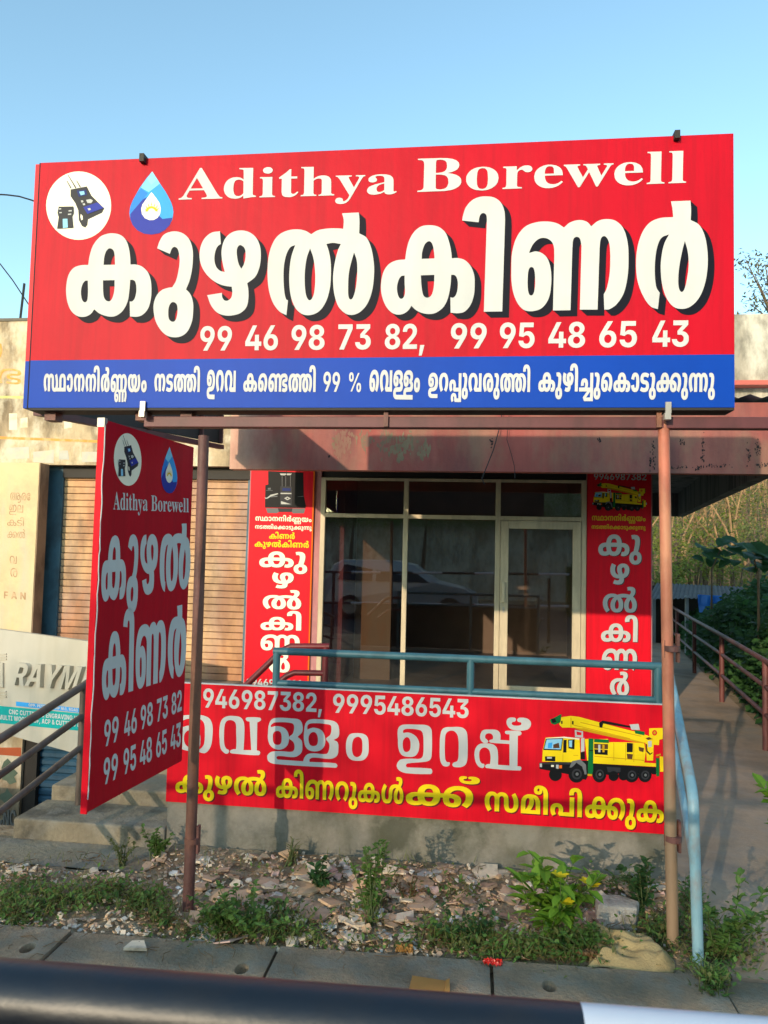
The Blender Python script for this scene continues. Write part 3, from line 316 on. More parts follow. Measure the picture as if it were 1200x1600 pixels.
  'ണ്ണ': (1363, '372,577 433,573 510,553 574,514 612,477 570,496 598,525 647,557 684,570 725,576 788,574 825,565 873,540 916,500 899,503 947,542 997,566 1036,574 1079,577 1139,572 1191,555 1214,542 1254,509 1286,468 1309,419 1324,364 1328,277 1319,205 1299,140 1271,80 1206,-13 1087,59 1135,139 1158,201 1170,264 1169,341 1156,393 1142,419 1125,439 1095,457 1051,462 1028,455 1010,441 996,418 989,388 986,21 831,21 831,344 826,399 816,426 798,448 769,461 739,463 712,457 687,439 673,416 665,386 661,319 661,21 506,21 506,308 503,351 492,396 474,426 437,452 397,462 349,462 290,448 239,416 201,366 179,297 176,195 181,163 192,128 209,108 228,98 255,97 278,111 290,142 290,197 278,227 257,242 225,244 191,233 158,208 121,167 103,273 129,296 177,327 234,347 277,351 336,343 368,330 394,309 415,284 430,253 441,198 440,154 433,112 419,75 398,44 370,20 316,-4 272,-11 225,-11 181,-3 141,14 105,39 76,74 53,119 45,146 36,208 36,286 50,362 63,396 98,456 119,481 170,523 200,540 264,564 299,571|594,96 649,91 723,65 764,33 795,-14 807,-43 702,-190 701,-115 695,-74 682,-43 664,-22 628,-4 577,0 533,-11 502,-29 477,-58 466,-85 459,-129 462,-200 473,-231 489,-246 519,-248 538,-234 544,-211 541,-176 530,-160 512,-152 483,-154 464,-162 407,-211 385,-135 428,-102 469,-77 498,-67 529,-64 576,-70 611,-88 625,-101 650,-153 654,-222 642,-265 633,-283 604,-313 585,-323 537,-335 509,-337 451,-329 405,-305 386,-286 359,-240 346,-182 344,-148 350,-88 357,-61 366,-36 394,7 449,57 517,87|889,96 936,92 963,83 998,60 1019,38 996,42 1032,71 1058,84 1113,96 1174,92 1233,70 1278,31 1299,-4 1314,-45 1321,-90 1321,-140 1314,-190 1300,-236 1280,-280 1241,-337 1138,-284 1165,-238 1183,-186 1192,-131 1192,-89 1185,-52 1172,-26 1145,-4 1124,0 1105,-3 1091,-13 1077,-45 1074,-331 945,-331 942,-51 936,-30 924,-12 909,-3 889,0 868,-3 853,-12 841,-30 835,-51 831,-331 702,-331 702,-176 737,20 778,60 807,78 839,90'),
  'ത്ത': (1811, '365,577 448,570 521,548 555,531 635,471 681,423 716,367 737,301 744,225 734,139 718,92 694,54 643,14 575,-8 493,-11 420,6 364,42 336,76 315,119 299,196 299,251 305,297 318,340 349,398 376,433 410,465 469,507 491,529 509,539 600,570 660,577 706,577 771,568 824,551 881,516 928,471 945,432 981,239 981,0 826,0 826,274 822,343 811,391 797,416 777,437 747,455 716,465 676,468 637,465 565,443 537,423 513,399 492,369 469,320 456,265 453,226 457,175 467,140 487,112 514,102 542,105 561,117 575,139 583,161 588,244 583,283 568,337 534,397 486,440 435,460 378,467 329,464 271,444 242,422 212,379 199,345 193,306 199,218 225,144 280,60 167,-12 99,70 77,106 52,167 38,237 35,289 37,328 51,389 67,428 90,465 121,499 159,528 206,551 262,568|1139,577 1233,566 1286,549 1320,532 1343,510 1400,470 1446,422 1481,367 1502,301 1509,225 1505,165 1492,114 1459,54 1427,25 1364,-3 1286,-12 1232,-8 1185,6 1129,42 1089,96 1073,143 1063,226 1071,297 1092,361 1114,398 1142,433 1194,480 1279,538 1353,565 1416,575 1496,576 1587,561 1657,530 1709,485 1745,431 1767,370 1776,307 1774,235 1759,166 1734,106 1699,53 1642,-12 1530,60 1584,140 1612,213 1618,264 1618,304 1612,344 1600,380 1571,423 1545,444 1512,459 1451,467 1388,462 1330,442 1301,422 1276,397 1239,335 1228,300 1219,245 1224,162 1231,140 1246,117 1265,105 1293,102 1320,112 1340,139 1350,174 1354,224 1351,264 1339,320 1325,353 1298,397 1250,441 1209,458 1180,465 1135,467 1094,464 1063,454 1032,437 1012,416 997,390 985,340 981,268 981,19 840,19 840,263 879,470 927,514 987,549 1064,572'),
  'ണ്ട': (1480, '372,577 433,573 510,553 574,514 612,477 570,496 584,511 613,537 647,557 705,574 774,576 819,569 859,553 912,513 944,475 927,439 986,276 986,0 831,0 828,388 820,418 802,445 782,457 754,463 725,461 696,447 677,424 667,397 661,339 661,0 506,0 506,308 497,383 481,417 460,439 428,456 384,463 349,462 309,454 255,428 213,384 184,322 176,270 175,214 178,178 188,138 203,113 222,100 249,97 270,104 286,128 292,170 287,209 272,233 247,244 202,238 170,218 121,167 103,273 129,296 177,327 234,347 277,351 318,348 353,337 382,320 405,297 423,269 435,236 441,198 440,154 433,112 409,59 385,31 354,10 316,-4 272,-11 225,-11 181,-3 141,14 105,39 64,95 45,146 39,176 36,286 50,362 63,396 98,456 119,481 170,523 200,540 264,564 299,571|1206,577 1290,571 1359,552 1410,521 1442,478 1451,442 1450,391 1436,355 1418,335 1390,317 1354,307 1228,298 1214,290 1208,275 1215,260 1225,255 1360,243 1393,230 1419,211 1441,180 1451,138 1449,96 1432,56 1412,33 1384,14 1348,0 1302,-9 1247,-12 1177,-9 1115,2 1057,19 1102,120 1169,104 1237,98 1286,102 1299,108 1308,120 1305,138 1289,147 1189,153 1127,169 1091,198 1068,245 1066,285 1072,317 1092,352 1116,372 1176,396 1281,403 1303,413 1306,433 1290,451 1268,459 1224,464 1148,460 1100,446 1050,414 1015,369 1000,333 988,266 986,75 851,70 856,320 875,390 905,449 931,482 963,511 1021,544 1067,560 1118,571'),
  'ള്ള': (1442, '382,465 305,460 252,447 201,422 174,394 164,373 160,331 164,268 173,250 186,237 203,231 229,232 247,245 257,276 254,310 236,334 216,340 185,337 130,313 65,338 125,388 163,409 205,423 267,428 303,422 333,410 357,392 375,371 388,345 398,301 396,253 387,222 373,194 352,170 324,151 288,137 243,130 196,130 157,137 122,152 78,186 48,235 34,298 36,361 53,417 85,469 135,513 202,547 258,564 358,576 469,574 559,557 626,527 670,483 690,428 688,373 676,344 658,319 632,299 599,282 560,269 489,257 448,316 448,339 491,342 522,356 535,383 530,419 513,439 484,453 440,462|700,158 695,114 679,77 655,48 621,24 580,10 526,2 270,0 230,-4 207,-14 197,-26 194,-47 202,-68 226,-82 269,-88 840,-89 1019,-203 218,-200 164,-192 108,-171 73,-144 50,-109 41,-80 38,-48 48,11 79,57 118,85 156,100 205,109 476,114 509,119 533,134 542,149 545,170 541,192 533,206 502,224 448,227 448,329 572,302 638,272 680,230 695,196|1093,465 1015,460 963,447 912,422 885,394 875,373 871,331 875,268 884,250 897,237 914,231 940,232 958,245 968,276 965,310 947,334 927,340 896,337 841,313 776,338 836,388 874,409 916,423 978,428 1014,422 1043,410 1067,392 1086,371 1099,345 1109,301 1107,253 1098,222 1084,194 1063,170 1035,151 999,137 954,130 907,130 868,137 833,152 789,186 759,235 745,298 747,361 764,417 796,469 846,513 913,547 969,564 1069,576 1180,574 1270,557 1337,527 1381,483 1401,428 1399,373 1387,344 1368,319 1343,299 1310,282 1271,269 1200,257 1159,316 1159,339 1202,342 1233,356 1246,383 1241,419 1224,439 1194,453 1151,462|1411,158 1406,114 1390,77 1357,40 1322,20 1279,8 1221,1 945,-2 911,-14 902,-23 897,-38 900,-58 911,-73 951,-87 1393,-89 1393,-203 981,-203 897,-196 846,-181 807,-161 774,-131 750,-93 741,-48 752,11 782,57 830,89 882,105 938,112 1197,115 1226,122 1244,134 1253,149 1256,170 1252,192 1244,206 1213,224 1159,227 1159,329 1283,302 1349,272 1391,230 1406,196'),
  'പ്പ': (895, '340,-47 387,-51 427,-60 459,-76 494,-107 514,-144 521,-185 517,-219 500,-256 491,-218 684,-218 684,67 839,67 839,-323 426,-323 381,-262 389,-243 393,-212 391,-185 385,-169 368,-151 343,-145 324,-148 310,-156 293,-186 294,-234 317,-287 214,-329 176,-267 163,-224 162,-175 175,-129 205,-92 247,-65 281,-54|250,367 308,362 356,349 394,327 436,284 461,232 469,177 463,132 441,73 435,113 684,113 684,565 839,565 839,0 342,0 290,65 316,129 319,167 314,206 303,229 287,245 252,254 226,250 206,238 193,219 183,187 186,123 223,42 100,-12 56,55 35,111 28,174 38,239 67,292 114,333 176,358'),
  'ച്ച': (927, '871,565 871,0 595,0 570,4 20,0 20,113 429,113 355,93 379,118 393,139 403,163 409,205 406,230 395,259 381,273 362,279 328,277 305,259 291,218 293,170 142,157 137,209 139,246 156,301 191,345 215,362 274,385 350,392 396,390 436,382 482,361 525,323 548,277 557,208 544,145 512,92 488,113 716,113 716,565|871,123 871,-288 349,-288 289,-185 486,-33 620,53 723,13 498,-160 426,-211 437,-185 720,-181 720,61'),
  'ക്ക': (1542, '534,577 569,576 631,564 681,541 721,507 752,464 773,412 785,352 789,285 779,179 760,120 732,73 695,36 650,9 597,-7 535,-12 485,-9 420,9 369,41 341,69 309,123 294,165 284,211 278,287 289,388 302,431 320,469 344,502 373,529 406,550 444,565 487,574|534,464 496,457 466,436 455,420 446,400 434,349 430,282 438,199 459,140 476,121 496,108 534,101 560,104 581,114 600,129 614,152 633,217 637,284 633,350 615,414 600,436 582,452 560,461|222,-12 154,-5 100,18 78,34 46,77 30,131 31,203 51,253 73,279 99,302 158,331 227,346 347,351 1001,351 1079,346 1134,333 1185,305 1209,283 1228,256 1240,224 1247,187 1245,135 1239,106 1215,57 1176,19 1123,-4 1056,-12 982,-3 922,25 878,70 851,134 843,185 842,231 850,317 857,346 873,390 893,429 919,465 949,496 984,522 1023,543 1089,566 1188,577 1286,568 1363,541 1422,501 1464,450 1491,391 1505,328 1508,286 1505,235 1490,166 1464,106 1442,69 1372,-13 1258,59 1313,140 1340,213 1348,284 1345,325 1335,362 1310,407 1272,440 1221,459 1181,462 1144,460 1110,451 1079,437 1052,418 1028,393 1008,363 987,309 980,211 981,178 990,141 1004,117 1022,104 1049,99 1074,104 1086,115 1096,139 1095,187 1087,205 1074,219 1033,235 977,238 252,236 209,223 182,197 175,179 174,157 179,136 189,119 219,103 265,102 304,114 344,141 408,41 360,14 326,1 277,-9'),
  'ന്ന': (1233, '616,577 677,571 711,559 758,529 786,500 770,503 801,531 833,552 867,566 927,577 1009,572 1061,555 1084,542 1141,490 1180,419 1194,364 1199,303 1194,229 1178,163 1153,102 1119,44 1077,-12 958,60 998,124 1024,185 1039,248 1041,319 1032,376 1005,429 977,452 933,463 904,458 885,446 871,428 862,401 857,347 857,0 702,0 702,344 696,399 686,426 668,448 646,459 617,463 588,459 562,443 543,416 535,386 531,320 531,0 376,0 376,352 371,403 363,428 347,449 328,459 301,463 261,453 241,439 223,420 203,379 193,322 195,249 209,185 236,123 275,60 156,-12 141,7 102,64 71,123 49,185 37,252 36,331 45,389 64,442 91,488 128,525 150,541 174,554 227,571 305,577 370,566 412,546 462,505 442,496 471,526 519,557 554,570'),
  ' ': (300, ''),
 },
 'T': {
  'ആ': (1527, '347,566 429,559 495,541 597,490 636,452 648,430 659,394 660,359 656,331 644,305 625,283 574,252 576,257 608,243 645,212 662,185 671,135 664,90 645,49 611,17 562,-5 495,-12 443,-7 397,8 344,49 318,86 299,131 288,180 285,235 287,279 300,342 336,419 362,454 394,485 452,527 480,540 562,562 621,566 668,563 726,550 772,526 809,495 847,445 871,249 871,0 786,0 786,315 779,381 765,425 740,458 713,479 678,493 630,500 582,499 529,488 490,472 450,445 418,410 395,369 379,326 369,281 366,237 372,172 388,121 414,84 450,61 496,54 543,61 566,74 581,94 588,120 588,151 579,176 562,196 535,211 500,218 465,219 465,287 530,295 563,319 575,342 579,369 568,419 536,456 484,480 411,496 324,497 270,488 206,457 174,426 141,369 129,324 125,275 127,234 139,180 160,134 178,107 237,52 185,-9 126,42 100,74 77,111 59,153 45,200 39,252 39,304 50,371 65,412 86,450 114,483 167,524 210,544 260,558|1035,566 1097,561 1152,547 1199,523 1256,473 1285,431 1315,357 1328,289 1331,225 1327,163 1307,89 1285,52 1239,12 1181,-8 1112,-11 1070,-3 1021,25 997,51 972,99 961,152 963,208 971,243 984,274 1003,302 1026,326 1055,346 1087,361 1124,373 1210,381 1276,377 1329,363 1376,340 1416,309 1449,271 1474,226 1491,175 1500,120 1500,64 1489,-9 1464,-71 1441,-107 1394,-150 1355,-172 1287,-194 1207,-201 1139,-196 1057,-176 1083,-107 1141,-123 1209,-129 1272,-123 1322,-105 1349,-87 1381,-52 1396,-25 1411,22 1417,74 1416,132 1406,184 1387,227 1359,262 1322,289 1308,297 1255,309 1209,314 1152,308 1106,291 1073,264 1051,224 1045,190 1047,137 1062,96 1083,73 1102,63 1125,57 1159,58 1178,63 1209,83 1232,116 1240,138 1250,228 1241,325 1222,388 1197,428 1175,450 1148,469 1117,484 1059,494 986,489 950,477 929,464 897,428 879,381 871,328 871,205 815,453 858,502 912,539 977,561'),
  'ര': (687, '339,566 425,557 474,542 518,520 555,492 586,457 610,417 629,372 645,297 649,242 644,175 632,119 612,74 585,38 553,13 515,-3 474,-11 428,-11 386,-2 351,17 322,42 300,74 284,112 275,153 273,234 279,267 301,325 338,368 361,384 414,401 445,403 483,399 516,387 545,368 570,343 590,313 612,261 620,224 594,221 582,253 563,284 536,310 514,324 490,332 462,335 441,333 405,321 391,311 370,282 355,222 357,150 368,111 380,90 405,68 426,59 466,57 504,69 524,84 541,107 554,137 563,175 567,257 560,331 549,368 523,414 498,441 468,463 431,481 389,492 340,495 267,486 207,458 176,429 151,394 135,352 126,302 126,255 134,198 145,164 168,120 200,83 237,52 185,-9 140,28 100,75 67,132 51,177 39,253 41,325 50,367 64,408 97,463 143,509 204,543 253,558'),
  'േ': (556, '337,-12 268,-6 202,13 145,44 112,73 72,128 53,172 42,223 38,281 42,337 54,387 74,430 114,483 148,511 207,542 272,560 341,566 388,563 444,548 472,532 502,499 518,460 521,430 515,384 496,348 456,315 432,305 391,300 355,303 324,311 300,325 282,343 264,378 256,416 258,454 270,490 276,501 362,516 344,496 329,460 326,423 334,396 353,373 374,366 399,365 426,376 440,399 445,428 441,456 420,485 399,497 375,503 320,503 267,494 211,469 181,443 157,411 133,352 124,280 132,209 156,148 180,115 209,88 263,61 304,53 363,51 389,56 412,67 433,92 440,118 438,147 427,172 404,187 369,189 348,182 329,160 320,132 323,94 338,59 356,39 271,54 252,102 252,155 269,202 295,229 332,249 397,254 450,241 472,227 490,209 510,173 516,143 513,96 497,56 479,33 438,6 383,-9'),
  'ഇ': (914, '306,566 368,562 431,542 477,510 512,468 493,472 520,509 549,536 599,559 657,566 700,563 737,553 771,536 799,514 823,487 850,440 863,404 874,346 876,305 872,240 861,183 842,135 816,95 771,54 721,27 657,9 597,2 241,0 187,-4 150,-19 136,-38 132,-69 142,-100 174,-121 225,-129 856,-130 856,-201 212,-200 164,-193 124,-181 92,-163 67,-138 49,-94 47,-68 52,-29 72,14 89,32 118,50 156,62 209,68 538,69 642,80 683,92 723,117 751,145 775,190 786,244 789,322 781,378 762,428 732,467 705,485 673,494 624,493 600,484 574,462 562,443 550,408 543,335 543,125 459,125 459,340 455,379 444,421 418,460 384,483 350,494 289,497 235,487 181,460 143,419 117,367 114,284 120,245 133,214 153,194 180,183 211,183 236,191 260,218 270,255 266,303 247,335 226,347 208,350 182,350 154,342 120,318 85,279 62,333 108,379 162,408 213,416 249,413 280,403 304,387 324,367 347,315 352,253 336,193 320,167 298,145 270,129 236,119 197,115 161,119 128,130 100,148 76,172 58,204 41,264 38,313 43,368 70,442 100,484 162,533 214,554'),
  'ല': (800, '733,554 733,0 61,0 61,318 66,395 76,434 90,466 108,493 131,517 158,536 189,551 243,564 327,564 398,545 439,519 461,496 480,467 498,415 506,351 506,223 145,223 145,69 649,69 649,554|284,497 256,496 211,482 178,456 166,437 150,388 145,291 423,291 417,389 401,439 389,457 374,471 335,491'),
  'ക': (967, '205,-12 144,-5 95,16 60,51 47,72 33,123 35,189 52,235 71,259 94,280 159,311 212,322 303,327 686,327 767,321 825,307 872,283 911,243 929,203 935,151 928,96 908,51 892,32 873,16 827,-5 800,-10 743,-11 680,-1 698,66 758,58 806,66 828,81 848,117 851,161 842,197 821,224 792,241 735,255 649,259 292,258 231,255 188,247 164,236 140,219 119,183 117,129 122,109 137,84 168,64 222,58 281,72 331,102 378,49 332,19 288,0 255,-8|486,566 515,565 566,553 609,530 643,496 670,453 688,402 699,344 703,279 694,175 677,118 653,71 621,35 582,9 538,-7 487,-12 447,-9 394,7 364,25 326,62 296,114 282,155 270,226 268,279 270,332 289,422 305,459 326,491 351,518 380,539 412,554 447,563|486,497 460,495 417,478 385,443 363,391 357,358 351,278 357,197 366,153 381,118 400,91 424,72 452,61 485,57 518,61 546,72 570,90 590,117 604,152 614,196 620,278 614,359 605,403 590,438 571,464 547,483 519,494'),
  'വ': (892, '318,566 394,558 438,544 477,524 509,499 536,468 558,433 574,394 590,307 590,263 583,206 554,127 502,53 484,69 741,69 741,554 825,554 825,0 436,0 400,58 431,85 460,120 489,179 503,253 503,300 496,348 472,410 433,456 381,485 338,494 270,491 231,477 182,441 148,389 133,347 126,301 126,255 134,198 145,165 168,121 200,83 237,52 185,-9 126,42 77,112 59,154 45,201 39,253 39,304 45,350 56,393 73,433 96,468 124,499 158,524 197,544 242,558'),
  'ഭ': (611, '371,566 438,560 496,543 540,514 568,475 577,443 575,397 565,365 545,340 521,324 488,315 386,311 353,305 333,291 328,270 331,252 351,236 385,230 485,223 520,212 546,195 567,169 577,134 578,99 567,61 543,28 519,11 489,-2 451,-9 407,-12 347,-8 287,3 236,20 267,87 350,63 426,59 457,64 478,74 491,87 497,103 494,131 478,149 447,158 368,161 321,170 279,192 257,224 248,260 251,296 265,329 284,348 311,364 346,375 470,384 488,394 494,407 496,424 490,451 474,471 462,478 412,492 338,494 282,483 236,460 199,428 171,387 144,310 135,221 141,112 160,9 79,-4 58,106 50,221 55,300 72,370 85,402 119,459 164,504 192,523 254,550 290,559'),
  'ട': (523, '256,566 367,555 436,535 497,507 453,442 402,467 345,486 302,493 236,495 203,491 164,477 138,457 123,431 118,403 123,369 135,349 156,333 206,320 331,314 391,302 422,288 447,269 464,250 478,224 488,182 489,139 473,85 453,55 425,29 389,10 345,-4 292,-11 234,-11 155,-1 84,20 19,50 63,116 110,91 161,73 218,61 265,59 303,61 347,72 377,90 396,114 404,143 402,178 392,206 370,226 324,241 206,247 124,264 79,290 55,316 41,344 33,389 37,438 48,471 68,501 113,536 152,552 200,563'),
  'ി': (219, '-30,843 34,834 84,808 111,780 124,759 142,705 151,604 151,0 67,0 67,606 61,680 46,730 28,754 -4,771 -37,774 -70,765 -98,743 -111,717 -116,681 -112,640 -194,626 -200,673 -196,719 -185,754 -166,784 -143,807 -114,825 -65,840'),
  'ൽ': (1119, '682,566 793,556 876,531 951,489 1003,443 1024,416 1042,386 1067,322 1075,289 1081,219 1073,138 1064,103 1050,73 1012,26 960,-2 928,-10 871,-11 829,-3 777,25 750,54 730,91 716,135 709,186 709,238 715,284 734,346 752,385 787,439 913,591 926,616 932,641 932,664 927,683 916,700 899,713 852,720 790,710 772,778 827,789 874,792 933,784 962,771 984,753 1000,733 1013,700 1017,650 1009,614 983,563 867,422 827,357 807,305 799,269 794,212 796,168 803,133 814,105 827,84 844,70 873,59 912,58 944,70 957,81 978,111 985,131 993,182 993,234 980,314 947,384 923,414 893,440 840,469 767,489 664,495 581,486 500,458 437,410 404,367 381,315 374,285 369,194 373,152 383,119 396,94 421,70 451,59 494,59 524,70 549,94 567,134 575,193 575,241 565,306 551,346 523,399 499,429 472,454 422,483 397,491 355,498 309,497 262,488 203,457 172,427 141,370 129,325 125,275 127,234 139,180 160,134 178,107 237,52 185,-9 126,42 88,92 59,153 41,226 38,280 45,350 65,413 98,467 128,498 182,535 249,558 328,566 396,560 443,547 488,524 560,466 602,418 635,360 655,293 662,217 654,138 631,74 592,27 539,-2 496,-11 426,-8 386,6 352,28 314,75 296,116 283,189 285,266 300,333 317,373 351,426 396,472 453,513 492,533 556,553 603,561'),
  'ക്ക': (1399, '486,566 515,565 566,553 609,530 643,496 670,453 688,402 699,344 703,279 694,175 677,118 653,71 621,35 582,9 538,-7 487,-12 447,-9 394,7 364,25 326,62 296,114 282,155 270,226 268,279 270,332 289,422 305,459 326,491 351,518 380,539 412,554 447,563|486,497 460,495 417,478 385,443 363,391 357,358 351,278 357,197 366,153 381,118 400,91 424,72 452,61 485,57 518,61 546,72 570,90 590,117 604,152 614,196 620,278 614,359 605,403 590,438 571,464 547,483 519,494|205,-12 144,-5 95,16 60,51 47,72 33,123 35,189 52,235 71,259 94,280 147,307 212,322 325,327 899,327 962,322 1011,310 1040,296 1066,277 1096,236 1112,182 1113,121 1099,71 1072,31 1033,4 982,-10 912,-8 875,3 843,22 804,65 779,125 771,203 779,308 792,356 809,399 856,471 902,512 937,533 975,549 1059,565 1136,563 1206,544 1262,512 1306,468 1328,433 1344,394 1355,351 1361,283 1354,204 1342,158 1325,117 1290,63 1262,32 1214,-9 1163,52 1218,103 1237,130 1259,176 1274,253 1273,300 1266,348 1242,410 1202,456 1148,485 1080,495 1017,487 980,473 946,451 917,424 893,390 873,351 860,306 851,237 850,184 854,148 867,106 888,77 917,62 953,56 992,64 1012,79 1025,101 1032,130 1030,177 1022,202 1003,227 986,240 954,252 869,259 317,259 231,255 188,247 164,236 130,207 119,183 115,153 119,118 131,91 144,78 168,64 222,58 281,72 331,102 378,49 332,19 288,0 255,-8'),
  ' ': (300, ''),
 },
 'S': {
  'A': (650, '-13,0 -13,27 9,30 27,39 58,77 307,694 334,693 581,109 619,42 637,31 660,27 660,0 341,0 341,27 393,34 409,42 419,53 422,68 412,106 376,197 154,197 115,99 111,72 114,56 123,43 137,34 190,27 190,0|169,239 360,239 263,475'),
  'B': (659, '24,0 24,26 60,30 84,41 99,57 108,84 111,549 106,604 95,629 68,648 23,653 23,678 328,678 422,672 496,653 548,622 580,578 590,522 583,476 564,438 531,408 486,384 427,368 498,349 552,323 592,288 615,246 623,196 620,160 612,128 598,99 578,74 552,52 522,33 487,19 403,2|271,375 310,376 359,386 392,406 412,438 423,485 424,514 416,583 401,614 390,626 362,641 322,646 299,644 284,637 276,626 271,582|330,36 354,37 394,49 409,60 431,90 447,160 442,250 425,293 396,322 353,338 271,344 273,73 279,56 289,45'),
  'a': (512, '379,-15 352,-12 330,-4 314,9 303,28 298,52 240,10 176,-10 142,-13 88,-2 60,17 41,44 31,76 33,119 53,165 71,185 94,202 158,236 296,283 295,375 290,401 270,428 235,439 178,435 158,420 156,405 178,366 183,344 176,315 164,300 137,287 115,284 92,287 74,296 60,310 52,329 49,352 53,379 74,414 110,443 159,464 198,471 241,474 317,468 372,449 392,435 420,397 434,344 436,313 438,63 443,54 453,51 477,62 490,41 449,5 403,-13|225,50 244,54 267,66 296,94 296,252 253,238 219,218 195,193 181,162 176,125 184,77 194,62 207,53'),
  'd': (551, '208,-15 150,-4 116,16 86,44 52,99 33,168 29,219 33,277 54,354 76,395 105,429 139,454 176,469 217,474 269,465 292,453 332,417 329,619 322,635 309,645 262,654 262,678 475,678 475,98 480,67 488,55 526,41 526,16 457,11 332,-15 332,58 314,32 292,11 267,-3 239,-12|255,42 273,45 300,62 323,89 332,113 330,370 321,387 298,407 259,418 226,411 202,389 194,372 182,326 175,228 178,160 193,87 212,58 224,49'),
  'e': (448, '229,-15 185,-10 145,5 109,29 79,61 55,102 38,150 29,234 39,312 56,358 81,398 112,430 149,454 189,469 234,474 267,472 324,453 370,417 389,392 413,332 421,247 174,247 180,181 195,129 219,92 253,70 297,63 320,66 363,86 402,128 424,108 393,64 358,29 319,5 276,-10|173,286 300,286 296,384 288,412 274,431 240,442 216,436 197,420 184,392 176,353'),
  'h': (567, '27,0 27,24 55,30 71,44 78,83 78,606 72,633 63,644 28,655 28,678 220,678 220,397 244,425 270,446 298,462 329,471 362,474 409,468 445,449 471,417 487,372 492,315 494,61 507,34 541,24 541,0 301,0 301,24 323,26 343,45 350,83 347,365 341,384 330,397 302,404 266,395 234,369 220,350 222,61 234,34 268,24 268,0'),
  'i': (295, '150,539 115,547 96,560 83,579 75,614 78,638 96,668 126,686 150,690 185,682 204,668 222,638 225,614 221,590 203,560 173,542|27,0 27,24 56,30 71,44 78,83 77,401 65,428 30,437 31,462 221,462 221,71 227,45 234,34 268,24 268,0'),
  'l': (297, '27,0 27,24 56,30 71,44 78,83 78,604 73,633 66,644 52,651 30,654 30,678 221,678 221,71 227,45 234,34 268,24 268,0'),
  'o': (501, '251,-15 177,-3 134,17 98,46 68,83 46,127 32,176 28,229 32,283 46,333 68,377 98,413 134,442 177,463 250,474 300,469 344,454 384,430 417,397 444,357 462,310 472,229 462,149 444,102 417,62 384,29 345,5 301,-10|251,17 267,19 293,32 314,67 324,121 327,229 321,355 309,403 301,418 279,438 251,445 235,443 208,430 191,403 180,355 174,230 178,122 188,67 209,32 221,24'),
  'r': (428, '27,0 27,24 56,30 71,44 78,83 77,401 72,419 65,429 30,437 31,462 217,462 217,375 252,424 278,448 306,465 347,474 377,471 401,460 423,433 431,396 425,365 407,343 380,332 343,336 326,349 299,382 281,387 265,383 249,369 234,348 225,320 224,59 231,43 243,33 294,24 294,0'),
  't': (340, '184,-14 124,-3 98,16 81,44 72,106 72,415 30,415 30,446 131,550 192,631 215,631 215,462 309,462 309,415 215,415 218,90 230,66 250,60 276,68 298,93 307,111 331,98 310,58 285,26 256,4 222,-10'),
  'w': (647, '182,-15 22,401 5,427 -16,437 -16,462 206,462 206,437 175,428 171,402 248,189 314,350 289,420 278,433 250,439 250,462 481,462 481,437 447,427 440,407 500,210 576,405 569,427 530,439 530,462 663,462 663,439 637,429 617,394 453,-15 430,-15 332,293 208,-15'),
  'y': (447, '78,-209 37,-201 15,-186 -1,-165 -10,-125 1,-87 14,-72 32,-62 53,-59 81,-64 105,-87 113,-141 122,-146 135,-146 160,-123 180,-94 196,-56 209,-7 47,390 23,428 9,436 -7,437 -7,462 241,462 241,437 198,429 191,405 276,177 345,365 354,400 354,414 346,428 329,435 302,437 302,462 446,462 446,437 431,434 418,425 392,375 231,-62 202,-126 183,-157 153,-188 119,-204'),
  ' ': (300, ''),
 },
 'I': {
  '%': (1024, '248,374 191,382 159,396 133,417 112,442 97,471 88,503 85,537 86,593 92,626 104,657 122,685 146,707 175,725 209,736 248,739 306,731 337,717 363,697 384,672 399,642 408,610 411,575 410,520 404,486 392,456 374,428 351,406 322,388 287,377|248,470 270,473 286,483 298,509 302,537 302,585 291,622 271,641 248,644 226,641 211,630 198,604 194,575 194,527 206,491 226,473|775,-13 718,-4 687,10 660,30 640,55 625,85 616,117 613,151 614,206 620,240 632,271 650,298 674,321 703,338 737,349 775,353 833,345 865,330 891,310 912,285 926,256 935,223 938,189 937,133 931,100 919,69 902,42 878,19 849,2 815,-9|775,83 798,87 813,97 826,122 830,151 829,199 819,236 807,250 775,258 754,254 738,243 726,217 722,189 722,141 733,104 754,87|206,0 706,728 812,728 312,0'),
  '&': (678, '283,-11 199,-1 151,16 111,41 79,72 56,109 42,149 37,192 48,255 61,281 89,318 155,372 323,482 356,515 367,547 362,578 351,592 336,603 304,608 282,606 263,597 249,584 241,567 240,528 260,481 320,406 677,0 511,0 200,344 156,399 120,460 105,511 103,569 111,608 138,660 180,701 216,721 257,733 326,736 368,728 405,713 436,692 461,665 479,633 490,599 494,562 490,523 471,474 430,422 238,279 207,248 198,231 193,200 197,172 210,149 248,124 290,117 336,123 395,151 446,198 475,244 495,299 502,360 634,360 633,334 625,262 606,198 579,143 543,99 516,75 420,18 361,-2'),
  ',': (269, '22,-197 65,112 222,112 129,-197'),
  '.': (269, '135,-10 107,-6 71,15 50,50 46,78 50,106 71,141 107,162 135,167 163,162 198,141 220,106 224,78 215,38 198,15 163,-6'),
  '0': (646, '323,-10 252,-3 221,6 165,35 120,76 85,130 59,197 44,275 39,363 44,452 59,530 85,597 120,651 166,693 221,721 286,736 323,737 359,736 425,721 480,693 526,651 561,596 587,530 602,452 607,363 602,275 587,197 561,130 526,76 481,35 425,6 360,-8|323,124 354,129 380,141 411,175 426,209 436,251 445,363 436,476 426,519 411,553 380,587 354,600 323,604 292,600 266,587 244,566 227,537 209,476 201,363 209,251 227,191 244,162 266,141 292,129'),
  '1': (646, '81,0 81,131 583,131 583,0|434,728 434,0 272,0 272,585 102,470 102,616 264,728'),
